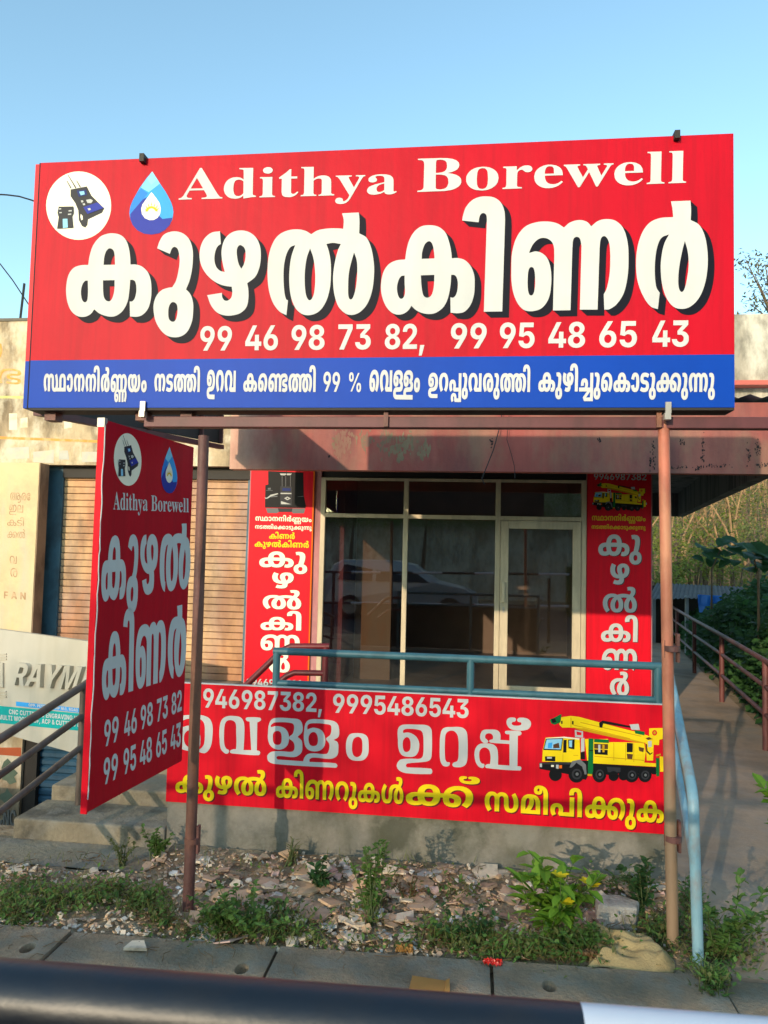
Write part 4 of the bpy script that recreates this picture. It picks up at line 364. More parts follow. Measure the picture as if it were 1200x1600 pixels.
  '2': (646, '64,0 64,117 325,354 379,408 412,456 424,508 419,543 397,578 362,601 317,609 271,600 236,576 215,538 210,500 55,500 60,555 76,604 88,626 119,665 158,696 205,719 258,733 317,737 378,733 432,720 479,698 535,652 570,591 582,520 571,455 548,405 507,349 444,283 290,138 290,132 591,132 591,0'),
  '3': (646, '317,-10 225,0 172,18 126,43 89,76 61,115 43,160 36,209 200,209 207,180 225,157 250,139 293,126 330,124 366,132 395,147 410,162 425,191 430,238 421,270 402,298 372,319 333,331 217,333 217,439 377,590 377,594 73,594 73,728 572,728 572,609 327,386 327,421 390,425 445,416 471,408 535,368 579,311 596,266 600,189 588,140 577,117 548,77 487,30 408,0'),
  '4': (646, '25,125 25,253 294,728 451,728 188,254 620,254 620,125|375,0 381,454 528,454 528,0'),
  '5': (646, '317,-10 230,0 156,30 116,60 84,96 54,160 48,209 207,209 217,170 244,139 294,119 344,120 378,133 406,156 425,187 435,226 433,268 420,305 388,342 355,359 315,364 278,359 233,338 209,314 64,340 97,728 551,728 551,594 232,594 214,417 262,456 310,476 365,482 439,471 487,449 540,402 576,340 590,285 592,215 580,161 558,113 526,71 485,37 436,11 380,-5'),
  '6': (646, '326,-10 242,1 190,19 145,46 107,82 78,126 60,178 54,237 62,307 77,353 113,425 315,728 477,728 253,398 204,398 221,418 247,437 280,452 320,463 365,467 416,462 483,440 536,399 573,341 590,269 586,184 570,133 557,109 507,51 463,21 412,1|324,117 362,122 403,147 430,186 439,237 430,288 403,327 362,351 324,357 276,347 238,319 215,276 210,237 215,198 238,155 276,127'),
  '7': (646, '114,0 412,594 64,594 64,728 581,728 581,593 283,0'),
  '8': (646, '322,-10 229,0 174,17 127,42 89,73 59,110 42,151 36,196 43,248 57,279 76,308 101,332 129,352 161,367 196,375 196,380 152,395 115,420 86,455 76,475 68,496 62,541 68,585 84,624 127,675 188,712 265,733 322,737 380,733 457,712 518,674 561,624 578,584 583,541 582,518 570,475 559,455 530,420 493,395 450,380 450,375 484,367 516,352 544,332 569,308 588,279 602,248 610,196 604,151 586,110 557,73 518,42 471,17 416,0|322,108 361,113 403,133 430,166 439,209 434,243 410,280 372,304 322,312 273,304 235,280 212,243 206,209 216,166 243,133 284,113|322,430 355,434 391,453 415,484 424,523 419,554 399,586 366,608 322,615 279,608 246,586 226,554 222,523 226,493 246,460 280,438'),
  '9': (646, '320,737 377,733 455,709 501,681 538,646 568,602 586,550 592,490 583,421 569,375 533,303 331,0 168,0 393,330 441,330 424,310 399,291 365,275 326,264 281,261 230,265 163,288 109,328 72,386 55,459 60,544 76,595 89,618 139,677 183,706 234,726|321,611 273,601 235,572 212,530 206,491 212,452 235,409 273,381 321,371 370,381 408,409 431,451 436,490 431,530 408,572 370,601'),
  'A': (760, '23,0 269,728 485,728 737,0 555,0 438,362 357,674 393,674 316,361 204,0|184,160 184,286 576,286 576,160'),
  'B': (663, '60,0 60,728 388,727 469,712 531,682 562,654 591,603 600,564 598,510 584,468 558,433 524,407 467,385 467,378 516,368 561,345 597,309 615,278 628,223 628,179 619,137 600,98 573,65 537,38 492,17 439,4 378,0|223,133 365,134 419,148 442,166 459,204 458,242 446,271 416,300 384,313 345,318 223,318|223,425 342,426 393,440 422,466 433,492 434,527 425,553 396,582 368,593 223,596'),
  'C': (742, '384,-10 309,-3 241,18 180,53 128,101 87,161 59,233 50,274 43,363 50,453 59,494 88,567 129,627 181,675 242,709 310,730 384,737 433,734 502,720 544,703 599,668 630,639 668,586 693,522 702,474 537,474 525,515 502,548 472,573 433,588 367,593 327,584 293,566 263,541 240,508 223,467 212,418 210,334 217,282 231,237 252,200 278,171 328,143 366,135 411,135 452,146 495,172 525,213 538,254 703,254 690,195 664,139 625,88 593,58 535,22 489,4 439,-6'),
  'D': (722, '323,0 132,0 132,140 365,143 426,162 459,185 494,235 509,279 517,364 509,449 494,493 472,528 443,555 407,573 341,587 128,588 128,728 367,726 408,721 481,700 545,665 596,618 637,559 664,489 678,408 678,320 673,278 652,203 618,138 597,110 544,63 481,28 407,7|223,728 223,0 60,0 60,728'),
  'E': (609, '60,0 60,728 558,728 558,594 223,594 223,433 532,433 532,302 223,302 223,134 558,134 558,0'),
  'F': (586, '60,0 60,728 549,728 549,594 223,594 223,402 517,402 517,270 223,270 223,0'),
  'G': (752, '389,-10 310,-3 240,19 178,55 127,104 86,164 58,236 49,276 43,363 50,452 59,492 88,565 130,626 182,674 244,709 312,730 386,737 435,734 502,719 543,703 598,668 629,640 666,590 690,533 699,491 534,491 519,526 490,561 459,580 421,591 389,594 348,589 294,567 252,526 231,489 217,444 210,393 210,336 217,284 231,240 264,187 310,151 348,138 390,134 445,140 490,159 522,189 542,228 549,276 581,272 398,272 398,393 707,393 707,299 700,226 680,162 648,107 606,62 581,43 524,14 460,-4'),
  'H': (748, '60,0 60,728 223,728 223,439 524,439 524,728 687,728 687,0 524,0 524,305 223,305 223,0'),
  'I': (485, '34,0 34,134 161,134 161,594 34,594 34,728 451,728 451,594 324,594 324,134 451,134 451,0'),
  'K': (731, '182,154 182,299 208,347 293,476 500,728 697,728 391,367 377,372|60,0 60,728 223,728 220,349 223,0|514,0 310,318 413,439 706,0'),
  'L': (565, '60,0 60,728 223,728 223,134 531,134 531,0'),
  'M': (939, '60,0 60,728 313,728 422,402 486,107 454,107 495,307 524,424 625,728 878,728 878,0 715,0 715,347 721,638 731,638 670,399 538,0 401,0 283,346 204,638 217,638 223,347 223,0'),
  'N': (764, '60,0 60,728 241,728 484,331 529,242 566,147 551,147 540,309 537,728 704,728 704,0 523,0 301,361 195,572 214,572 223,433 227,326 227,0'),
  'O': (772, '386,-10 311,-3 243,18 181,53 129,101 88,161 59,233 50,274 43,363 50,453 59,494 88,567 129,627 181,675 243,709 311,730 386,737 461,730 529,709 591,675 643,627 684,567 713,494 722,453 729,363 728,317 713,233 684,161 643,100 591,53 529,18 461,-3|386,134 427,138 464,151 495,172 521,201 542,238 555,283 563,363 555,445 542,489 521,527 495,556 464,577 427,589 386,594 345,589 309,577 277,556 251,526 230,489 216,444 209,363 216,283 230,238 251,201 277,172 309,151 345,138'),
  'P': (650, '60,0 60,728 385,726 443,716 469,707 516,682 571,630 596,585 611,534 616,478 611,422 595,372 570,328 515,276 440,243 381,233 164,231 164,361 336,362 379,371 419,398 433,417 445,452 447,492 438,529 419,559 401,574 351,592 223,594 223,0'),
  'R': (660, '60,0 60,728 385,726 443,717 516,685 555,654 584,615 611,543 616,488 611,432 604,407 584,362 535,308 492,282 440,264 381,255 157,254 157,384 336,385 379,391 401,401 427,421 445,462 446,501 438,537 427,556 401,577 351,593 223,594 223,0|462,0 285,332 460,332 642,0'),
  'S': (658, '336,-10 268,-6 207,7 154,29 111,60 76,99 52,146 45,174 38,234 195,234 203,196 223,165 252,144 303,128 348,127 387,133 418,146 446,174 453,191 455,219 447,242 429,260 378,284 221,324 159,350 110,385 91,406 65,455 59,484 58,541 70,589 93,632 126,668 168,697 218,719 274,733 336,737 428,727 481,709 525,683 561,650 588,610 605,565 611,514 454,514 446,545 419,579 374,598 322,601 275,592 243,571 233,557 225,534 230,499 246,479 279,458 457,409 506,388 548,361 581,328 605,289 618,244 620,209 615,158 599,113 572,73 535,41 489,16 434,-1'),
  'T': (673, '34,594 34,728 639,728 639,594 418,594 418,0 255,0 255,594'),
  'U': (729, '364,-10 295,-4 233,11 205,23 155,54 134,73 98,117 85,142 66,196 60,257 60,728 223,728 226,240 241,200 258,177 278,159 318,140 364,133 411,140 451,159 472,177 488,200 503,240 506,728 669,728 669,257 663,196 644,142 631,117 595,73 574,54 524,23 466,2'),
  'V': (760, '275,0 23,728 206,728 322,366 403,59 367,59 444,366 556,728 737,728 491,0'),
  'W': (1050, '218,0 23,728 203,728 288,352 332,76 302,76 351,352 442,728 609,728 699,352 748,76 717,76 766,372 847,728 1027,728 832,0 647,0 551,377 504,649 546,649 500,378 404,0'),
  'Y': (744, '293,0 293,268 23,728 215,728 346,476 392,359 360,359 382,424 410,490 530,728 720,728 456,268 456,0'),
  ' ': (300, ''),
 },
}
# ------------------------------------------------------------------ the big title letters, drawn as outlines on the hoarding's face
G1 = dict(s=.19167, ox=90, oy=320); G2 = dict(s=.25, ox=300, oy=320); G3 = dict(s=.18333, ox=580, oy=300); G4 = dict(s=.29167, ox=780, oy=300)
TITLE_A = [spline(t, **g) for g, t in (
 (G1, '250,490! 260,420 290,330 345,262 400,238 450,232 510,245 555,285 580,350 592,430 594,487! 640,487 690,505 735,550 758,610 765,690 758,780 735,850 695,895 650,912 590,910! 588,788! 605,788 625,770 640,720 642,670 632,625 612,612 592,612! 585,700 570,790 530,865 480,903 440,912 390,905 340,885 298,852! 270,890 220,913 165,908 115,870 85,810 70,730 72,650 90,570 130,515 190,493'),
 (G1, '375,490! 468,488! 465,410 455,372 435,356 415,358 395,380 380,430'),
 (G1, '370,616! 374,735 390,775 415,787 435,778 452,745 463,690 465,614!'),
 (G1, '246,618! 225,620 205,645 192,690 192,740 203,780 222,795 238,785 245,760 248,700'),
 (G1, '812,355! 830,300 865,245 920,220 975,218 1030,238 1075,285 1100,360 1103,440 1095,530 1075,620 1047,690! 1080,725 1103,790 1105,870 1095,950 1060,1030 1010,1070 950,1080 890,1065 840,1020 800,950 783,870 785,800 810,735 850,695 900,677 935,672! 965,620 985,540 995,460 990,400 978,358 955,343 935,352 922,380 915,400!'),
 (G1, '945,793 925,800 908,830 902,880 908,930 930,952 955,948 972,910 978,850 970,810'),
 (G2, '175,165! 180,245! 160,260 145,295 140,340 150,385 175,412 205,420! 195,380 185,320 187,270 205,215 245,175 300,160 355,170 400,205 425,260 430,330 420,395 395,450 345,490! 352,530 352,590 340,640 305,675 260,690 210,692 160,675 120,630 95,565! 187,550! 190,580 205,598 225,598 245,580 252,550 248,512! 200,505 150,485 100,445 65,395 48,335 52,270 75,215 120,175'),
 (G2, '305,252 288,260 280,285 282,325 292,370 308,400! 325,370 335,320 330,275'),
 (G2, '590,690! 545,665 505,610 480,530 472,430 478,330 500,250 540,190 600,160 660,153 710,163 745,184! 785,160 850,148 910,147 945,150! 948,95 938,53! 1043,48! 1047,100 1045,178! 1090,205 1120,270 1137,370 1137,450 1125,540 1095,620 1050,670 1005,688 960,680 915,635 890,560 882,480 884,420 895,350 912,285 930,245! 880,238 840,245! 855,290 867,360 868,450 860,530 835,610 795,665 745,688 695,685 650,650 620,580 608,490 610,400 622,320 645,252! 615,265 590,310 575,380 572,460 577,540 588,590 600,597!'),
 (G2, '738,272! 718,330 706,410 705,490 712,560 728,594 745,592 762,555 770,480 768,400 758,330'),
 (G2, '1013,297! 995,360 980,430 976,510 978,570 990,592 1008,575 1025,510 1033,420 1030,350'))]
TITLE_B = [spline(t, **g) for g, t in (
 (G3, '290,575! 300,500 325,410 370,335 430,292 510,283 580,300 635,350 665,430 682,510 687,565! 740,563 800,582 850,635 878,710 882,790 875,880 845,965 795,1020 740,1033 677,1028! 675,897! 700,900 725,870 738,810 735,750 715,710 682,705! 675,800 655,900 620,975 560,1025 500,1040 430,1030 380,1005 343,970! 310,1015 260,1042 200,1040 145,1000 105,930 85,850 85,770 105,680 150,615 215,583'),
 (G3, '430,570! 540,566! 535,510 525,455 505,423 480,423 455,450 435,510'),
 (G3, '423,710! 430,810 445,880 470,900 500,893 522,860 535,790 538,706!'),
 (G3, '285,712! 255,718 232,755 220,810 225,865 240,902 260,910 280,890 288,850 285,780'),
 (G3, '775,243! 785,190 810,125 860,70 920,43 980,37 1050,48 1105,90 1135,160 1141,240! 1117,1018! 960,1020! 986,230! 980,195 960,180 938,185 922,215 916,258!'),
 (G4, '65,400 70,320 95,240 140,185 200,162 260,158 310,168 347,190! 380,163 430,150 470,160 493,184! 530,155 575,145 625,155 665,195 688,270 693,360 688,450 668,540 630,600 590,628 563,630! 560,548! 575,520 590,450 595,370 592,290 580,250 562,236 545,250 538,300! 527,630! 432,630! 441,290! 432,250 415,240 398,252 392,300! 382,633! 288,635! 295,340! 293,295 280,265 250,247 215,250 185,275 168,305 160,327! 200,318 240,335 265,370 278,430 278,500 265,570 230,620 180,638 130,630 90,580 68,500'),
 (G4, '172,402 160,412 154,440 153,510 162,550 178,552 190,520 192,450 185,410'),
 (G4, '850,628! 810,612 770,555 742,480 733,390 740,300 765,220 805,165 860,140 932,134! 928,90 920,50! 1025,46! 1028,100 1026,150! 1070,175 1100,230 1115,310 1117,390 1105,480 1075,560 1030,610 985,626 935,615 895,565 872,490 865,410 870,340 885,275 910,227! 870,245 848,290 836,360 834,440 842,510 860,540!'),
 (G4, '995,262! 982,310 968,380 960,450 962,510 975,535 990,525 1005,470 1015,390 1010,320'))]
G5 = dict(s=.25, ox=290, oy=1095); G6 = dict(s=.21667, ox=600, oy=1090)
BANNER = [spline(t, **g) for g, t in (
 (G5, '-60,130 -40,100 0,90 60,88 110,92 150,112 168,155 167,230 155,290 125,325 90,322 78,308 95,298 115,270 120,200 115,140 90,115 40,112 0,116 -25,135 -20,165! 20,155 60,165 88,205 92,250 85,290 50,312 10,312 -40,290 -62,220'),
 (G5, '20,185 2,195 -10,220 -5,265 20,290 45,285 58,240 50,200'),
 (G5, '270,322! 262,330 245,328 220,300 212,240 212,170 225,120 255,98 300,95 345,105 365,140 367,220 362,308! 410,308! 400,130! 382,125 376,110 390,103 465,106 472,118 460,130 448,135! 445,310! 462,315 466,328 455,340 300,330 280,325 278,312 300,302! 315,300 316,200 312,140 290,122 260,125 245,150 240,210 242,270 255,300 270,308'),
 (G5, '515,200 520,150 540,115 580,106 660,110 710,118 730,150 728,195 700,225! 725,250 730,280 725,320 700,345 670,352 580,345 568,355 575,367! 735,378! 740,360 760,335 800,328 880,332 895,310 898,270 880,245! 878,235 905,210 910,160 895,148 800,140 765,150 760,180! 800,168 850,185 872,230 868,280 840,310 790,315 755,295 740,250 741,190 750,140 775,118 830,115 920,125 950,145 960,185 955,225 925,245! 950,260 955,300 948,340 920,360 880,362 800,355 775,365 775,382! 935,390 948,402 945,415 930,418 560,395 520,380 510,355 515,335 540,318 600,315 665,318 680,300 675,260 648,238! 648,225 670,205 678,160 665,140 560,135 535,150 532,165! 570,158 620,172 645,215 640,270 610,300 565,303 530,280 515,240'),
 (G5, '575,188 550,200 545,235 552,265 570,275 592,270 600,240 595,200'),
 (G5, '800,195 775,210 768,245 778,275 798,283 820,275 827,245 820,210'),
 (G5, '1075,202 1030,208 1008,240 1002,290 1010,340 1035,368 1075,375 1115,368 1140,335 1144,280 1138,230 1115,208'),
 (G5, '1078,225 1100,240 1105,290 1098,335 1072,352 1048,338 1040,290 1050,240'),
 (G6, '100,300 98,240 110,210 140,195 250,195 310,200 340,225 346,280 344,400 335,445 300,462 170,475 158,490 165,503! 335,512 347,525 345,545 330,552 160,545 110,525 92,495 100,465 125,445 200,440 260,440 280,420 285,340 280,260 260,235 170,225 140,235 138,255! 180,252 225,275 252,320 250,380 225,420 180,428 130,415 105,370'),
 (G6, '165,285 140,305 135,345 145,385 165,392 185,380 192,340 185,300'),
 (G6, '470,490! 475,470 450,462 440,430 440,300 450,255 480,238 510,245 533,280 538,380 530,455 500,470 492,485! 505,500 560,500 590,480 602,430 602,290 592,240 560,215 490,212 430,220 408,260 402,350 405,450 425,490 455,497'),
 (G6, '695,300 697,260 715,235 760,230 815,235 838,260 840,305! 905,310! 905,265! 880,262 872,250 880,240 980,242 992,256 985,270 965,275! 962,495! 985,498 990,512 980,526 740,508 730,495 740,482 765,478! 768,420 755,375 720,360 690,385 690,450 705,475 722,480 722,500 705,508 675,490 655,440 655,380 680,340 720,330 780,335 812,360 822,410 822,485! 905,490! 905,335! 770,325 758,315 765,305 785,300! 785,275 765,258 735,265 730,290 745,305 752,318 740,328 715,325'),
 (G6, '885,190 887,160 905,145 940,145 952,155 945,172 925,178 922,192 945,202 985,198 990,182 965,172 962,155 980,145 1030,150 1058,175 1055,210 1030,232 970,238 910,225'))]
# ------------------------------------------------------------------ materials
def print_mat(name, h, rough=.42, spec=.4, bump=0):
    if bump: return surf(name, hexc(h), rough, .09, 1.1, dirt=[(tuple(v*.72 for v in hexc(h)), 9, .3, .05), (tuple(min(1, v*1.12) for v in hexc(h)), 1.2, .5, .3), (tuple(v*.65+.004 for v in hexc(h)), 26, .35, .06)], spec=spec, bump=bump*4, bscale=5)
    return surf(name, hexc(h), rough, .05, 3, dirt=(tuple(v*.8 for v in hexc(h)), 6, .25, .15), spec=spec, bump=bump, bscale=12)
M_RED = print_mat('red_vinyl', 'b60420', .5, .14, .04)
M_DRED = print_mat('red_vinyl_return', 'd20c20', .5, .25)
M_BLUE = print_mat('blue_vinyl', '0340a6', .5, .14)
M_WHITE = print_mat('white_print', 'c6c8c8', .55, .15)
M_SHAD = print_mat('dark_print', '10121f', .55, .12)
M_YEL = print_mat('yellow_print', 'f2d200', .45)
M_BRED = print_mat('red_banner', 'd80c24', .5, .14, .03)
M_MAROON = print_mat('maroon_print', '6a0c14', .5)
PR = {k: print_mat('print_'+k, h, .5, .12) for k, h in dict(yellow='f0d21c', amber='c89a18', black='16181c', grey='6a6e72', lightgrey='b9bdbd', green='0c6a36', sky='8cc8e8', paleblue='7fd0f0', blue='2f7fd6', indigo='2c3a9c', navy='20306e', orange='f0701c', red='d8182c', brown='5a3c28', cream='f0ecd8', teal='12a0a0', gold='e0b820', mid='3a9ce4', dgrey='34363c').items()}

M_CONC = surf('weathered_concrete', hexc('77716a'), .9, .18, 2, dirt=[(hexc('46423a'), 1.6, .75, .5), (hexc('3c4030'), 3.5, .5, .6), (hexc('948e82'), 6, .4, 1)], bump=.5, bscale=40, fine=.35)
M_PLINTH = surf('stained_plinth_render', hexc('8d877c'), .9, .14, 2, dirt=[(hexc('5f5c48'), 2.2, .7, .6), (hexc('3f4230'), 1.5, .75, .8), (hexc('a8a294'), 5, .35, 1)], bump=.4, bscale=35, fine=.25)
M_STEP = surf('step_concrete', hexc('948872'), .9, .18, 3, dirt=[(hexc('45413a'), 2.4, .8, 1), (hexc('9c968a'), 5, .5, 1)], bump=.5, bscale=30, fine=.3)
M_SLAB = surf('drain_slab_concrete', hexc('a08a70'), .92, .14, 3, dirt=[(hexc('6a604e'), 2.0, .6, 1), (hexc('a8a294'), 9, .55, 1), (hexc('4a4a3e'), 4.5, .5, 1)], bump=.6, bscale=60, fine=.45)
M_PATH = surf('path_concrete', hexc('b89c84'), .9, .10, 1.5, dirt=[(hexc('6a625a'), 1.0, .6, 1), (hexc('9a9088'), 3, .4, 1)], bump=.3, bscale=50, fine=.2)
M_SOIL = surf('dry_soil', hexc('a08a6c'), .95, .25, 5, dirt=[(hexc('685a48'), 3, .6, 1), (hexc('b0a088'), 9, .6, 1)], bump=.9, bscale=45, fine=.5)
M_ASPH = surf('asphalt', (.05,.05,.052), .9, .2, 6, bump=.4, bscale=120)
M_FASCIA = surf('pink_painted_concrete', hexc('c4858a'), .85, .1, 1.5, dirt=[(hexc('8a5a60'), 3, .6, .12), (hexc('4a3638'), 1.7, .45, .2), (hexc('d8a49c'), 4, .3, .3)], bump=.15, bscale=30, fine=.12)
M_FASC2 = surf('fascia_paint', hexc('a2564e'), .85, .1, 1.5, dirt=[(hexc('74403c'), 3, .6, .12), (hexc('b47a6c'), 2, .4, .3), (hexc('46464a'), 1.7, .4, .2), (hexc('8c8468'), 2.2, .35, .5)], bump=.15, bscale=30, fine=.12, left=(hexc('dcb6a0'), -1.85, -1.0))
M_SOFFIT = surf('grey_soffit', hexc('6c6a6c'), .9, .15, 2, dirt=[(hexc('34343a'), 6, .8, .1)], bump=.2)
M_CREAM = surf('cream_weathered_wall', hexc('c8b290'), .88, .10, 1.5, dirt=[(hexc('80705a'), 2.2, .85, .35), (hexc('544a3c'), 5, .6, .3), (hexc('e6dcc6'), 4, .6, .6)], bump=.3, bscale=30, fine=.25)
M_WWALL = surf('white_weathered_wall', hexc('cfc8b8'), .88, .10, 1.5, dirt=[(hexc('8c8474'), 2.4, .75, .3), (hexc('4c4a44'), 6, .5, .5)], bump=.3, bscale=30, fine=.25)
M_PILLAR = surf('peeling_pillar_paint', hexc('d6c094'), .85, .1, 2, dirt=[(hexc('c8b08c'), 3, .7, 1), (hexc('a8b8b0'), 2.4, .5, .2)], bump=.15)
M_JAMB = surf('brown_cement_jamb', hexc('988068'), .9, .15, 3, dirt=(hexc('5a4638'), 4, .6, .4), bump=.3)
M_SHUT = surf('rusty_peach_shutter', hexc('b09584'), .6, .12, 2, dirt=[(hexc('c88656'), 1.8, .6, .4), (hexc('e4c08c'), 1.4, .8, .3), (hexc('705c4c'), 2.5, .6, .5), (hexc('a8683c'), 1.1, .4, .25)], spec=.4)
M_SHUTB = surf('blue_shutter_guide', hexc('3c6478'), .6, .15, 4, dirt=(hexc('2a3c48'), 5, .6, .5))
M_SHUTD = surf('dark_blue_shutter', hexc('24506c'), .55, .12, 4, dirt=(hexc('1a3444'), 4, .5, .5))
M_RUST = surf('rusty_brown_steel', hexc('6a4440'), .6, .15, 8, dirt=[(hexc('8a5a3c'), 5, .6, .3), (hexc('3a2420'), 9, .5, .5)], bump=.2, bscale=60)
M_POSTR = surf('salmon_primer_steel', hexc('b46a54'), .6, .12, 6, left=(hexc('8c745c'), 1.15, 1.5, 2), dirt=[(hexc('b88a68'), 4, .7, .2), (hexc('6a3828'), 9, .4, .4)], bump=.15, bscale=60)
M_BEAM = surf('maroon_steel', hexc('5c2c30'), .55, .12, 5, dirt=(hexc('3a1c1e'), 6, .5, .4))
M_TEAL = surf('teal_painted_pipe', hexc('3f6c78'), .45, .1, 6, dirt=[(hexc('2c4c54'), 9, .4, .5)], spec=.5)
M_LBLUE = surf('pale_blue_pipe', hexc('7fa6b4'), .45, .08, 5, dirt=[(hexc('8a6a58'), 11, .45, .6), (hexc('9cbcc6'), 4, .4, .4)], spec=.5)
M_CRIM = surf('crimson_pipe', hexc('6e1c24'), .5, .15, 8, dirt=(hexc('3a1416'), 8, .6, .5))
M_PRAIL = surf('brown_pipe', hexc('6a3c3a'), .55, .15, 6, dirt=(hexc('3a2224'), 7, .6, .5))
M_GPIPE = surf('bare_grey_pipe', hexc('6c6058'), .5, .15, 8, dirt=(hexc('4a3c34'), 8, .6, .5), metal=.3)
M_ALU = surf('cream_aluminium', hexc('c6b698'), .4, .06, 5, dirt=(hexc('8a7c66'), 9, .35, .2))
M_DARK = surf('dark_trim', hexc('26221f'), .7, .2, 6)
M_SHEET = surf('dark_back_sheet', hexc('2a2624'), .7, .2, 4)
M_BLACKGLOSS = surf('black_gloss_paint', (.006, .010, .018), .40, .2, 6, dirt=[((.02,.016,.014), 14, .4, 1)], spec=.6, bump=.06, bscale=20)
M_WHITEGLOSS = surf('white_gloss_paint', hexc('d8dae2'), .3, .03, 6)
M_METAL = surf('galvanised_clip', hexc('a8a49c'), .45, .1, 12, metal=.6)
M_TIN = surf('dark_tin_roof', hexc('3c3a3c'), .7, .15, 3, dirt=(hexc('24221f'), 3, .6, .4))
M_RBLUE = surf('blue_roof_sheet', hexc('8fb0d0'), .4, .08, 3)
M_RPINK = surf('red_oxide_edge', hexc('b85c50'), .7, .1, 3)
M_TARP = surf('blue_tarpaulin', hexc('1f6fc8'), .5, .12, 3, bump=.3, bscale=6)
M_BOARD = surf('off_white_sheet', hexc('b8b4a8'), .55, .05, 2, dirt=(hexc('a8a290'), 2, .5, .2))
M_WIRE = surf('black_cable', (.012,.012,.014), .6, .1)
M_SACK = surf('woven_sack', hexc('b09a6c'), .85, .12, 6, dirt=(hexc('7c6a48'), 4, .5, 1), bump=.4, bscale=90)
M_PLASTR = surf('red_plastic', hexc('d8281c'), .35, .1, 10)
M_CARD = surf('brown_cardboard', hexc('a8783c'), .85, .1, 8)
M_BARK = surf('pale_bark', hexc('9c7c58'), .9, .2, 6, dirt=(hexc('5c4630'), 5, .6, .4))
M_BARKD = surf('grey_bark', hexc('6c5c4c'), .9, .2, 6)
M_STEM = surf('green_stem', (.07,.10,.03), .7, .2, 9)
def leafmat(name, c, var=.35, spec=.3, trans=.35, rough=.55):
    m = surf(name, c, rough, var, 1.7, spec=spec); nt = m.node_tree; b = nt.nodes['Principled BSDF']
    t = nt.nodes.new('ShaderNodeBsdfTranslucent'); mx = nt.nodes.new('ShaderNodeMixShader'); mx.inputs[0].default_value = trans
    src = b.inputs['Base Color'].links[0].from_socket; nt.links.new(src, t.inputs[0])
    out = nt.nodes['Material Output']; nt.links.new(b.outputs[0], mx.inputs[1]); nt.links.new(t.outputs[0], mx.inputs[2]); nt.links.new(mx.outputs[0], out.inputs[0])
    return m
L_DARK = leafmat('creeper_leaf', (.045,.12,.035)); L_MID = leafmat('weed_leaf', (.12,.225,.05)); L_YG = leafmat('yellow_green_leaf', (.17,.20,.03))
L_BRIGHT = leafmat('bright_shrub_leaf', (.15,.30,.03)); L_DRY = leafmat('dry_leaf', (.22,.13,.06)); L_BIG = leafmat('broad_leaf', (.035,.10,.035)); L_FLOW = leafmat('yellow_petal', (.75,.60,.02), .1)
L_OLIVE = leafmat('olive_leaf', (.14,.16,.05))

def glassmat():
    m = bpy.data.materials.new('tinted_shop_glass'); m.use_nodes = True; nt = m.node_tree; N = nt.nodes; N.remove(N['Principled BSDF'])
    fr = N.new('ShaderNodeFresnel'); fr.inputs[0].default_value = 2.15
    tr = N.new('ShaderNodeBsdfTransparent'); tr.inputs[0].default_value = (.62, .57, .53, 1)
    gl = N.new('ShaderNodeBsdfGlossy'); gl.inputs['Roughness'].default_value = .015; gl.inputs[0].default_value = (.95, .97, 1, 1)
    mx = N.new('ShaderNodeMixShader'); nt.links.new(fr.outputs[0], mx.inputs[0]); nt.links.new(tr.outputs[0], mx.inputs[1]); nt.links.new(gl.outputs[0], mx.inputs[2])
    nt.links.new(mx.outputs[0], N['Material Output'].inputs[0]); return m
M_GLASS = glassmat()

# ------------------------------------------------------------------ the setting
def S(name, mb, m, **k): return tag(mb.build(name, m, **k), kind='structure')
random.seed(7)
xs = [-900,-200,-60,-25,-12,-8,-6,-5,-4,-3.3,-2.78,-2.70,-2,-1,0,1,2,3,5,8,14,25,60,200,900]
ys = [-900,-200,-60,-20,-8,-3,0,1,2,2.6,3.0,3.4,3.8,4.2,4.45,4.53,5,6,7.6,9,12,16,22,30,60,150,500,1500]
def gz(x, y):
    if x < -2.71 and 4.5 < y < 9: return -1.9
    return -.02
mb = MB(); mb.add([(x, y, gz(x, y)) for y in ys for x in xs], [(j*len(xs)+i, j*len(xs)+i+1, (j+1)*len(xs)+i+1, (j+1)*len(xs)+i) for j in range(len(ys)-1) for i in range(len(xs)-1)])
S('ground', mb, M_SOIL)
S('road', MB().add([(-60,-10,-.012),(60,-10,-.012),(60,.2,-.012),(-60,.2,-.012)], [(0,1,2,3)]), M_ASPH)
S('pavement', MB().box((-40,.2,-.05), (40,2.42,.02)), M_SLAB)
# concrete path running back along the right of the building
S('path', MB().prism([(1.12,3.36,-.03),(3.0,3.36,-.03),(2.55,6.6,-.03),(2.95,7.4,-.03),(3.3,9.8,-.03),(3.66,12.2,-.03),(5.2,22,-.03),(3.0,22,-.03),(1.12,4.3,-.03)], (0,0,.034)), M_PATH)
# wooded slope behind
hs = MB(); nx, ny = 46, 22; hv = []
for j in range(ny):
    for i in range(nx):
        x = -30+i*2.6; y = 26+j*2.6
        h = max(0, (y-27)*.36)*(1 if x > 2 else max(.15, 1+(x-2)*.06))+random.uniform(-.3, .3)*(j > 0)
        hv.append((x, y, min(h, 15)-.05 if j else -.05))
hs.add(hv, [(j*nx+i, j*nx+i+1, (j+1)*nx+i+1, (j+1)*nx+i) for j in range(ny-1) for i in range(nx-1)])
M_HILL = surf('leaf_litter_slope', hexc('8a7248'), .95, .3, 1.2, dirt=[(hexc('5c5a30'), .8, .8, 1), (hexc('4a3c28'), 2, .6, 1)], bump=.8, bscale=8, fine=.5)
S('hillside', hs, M_HILL, smooth=True)

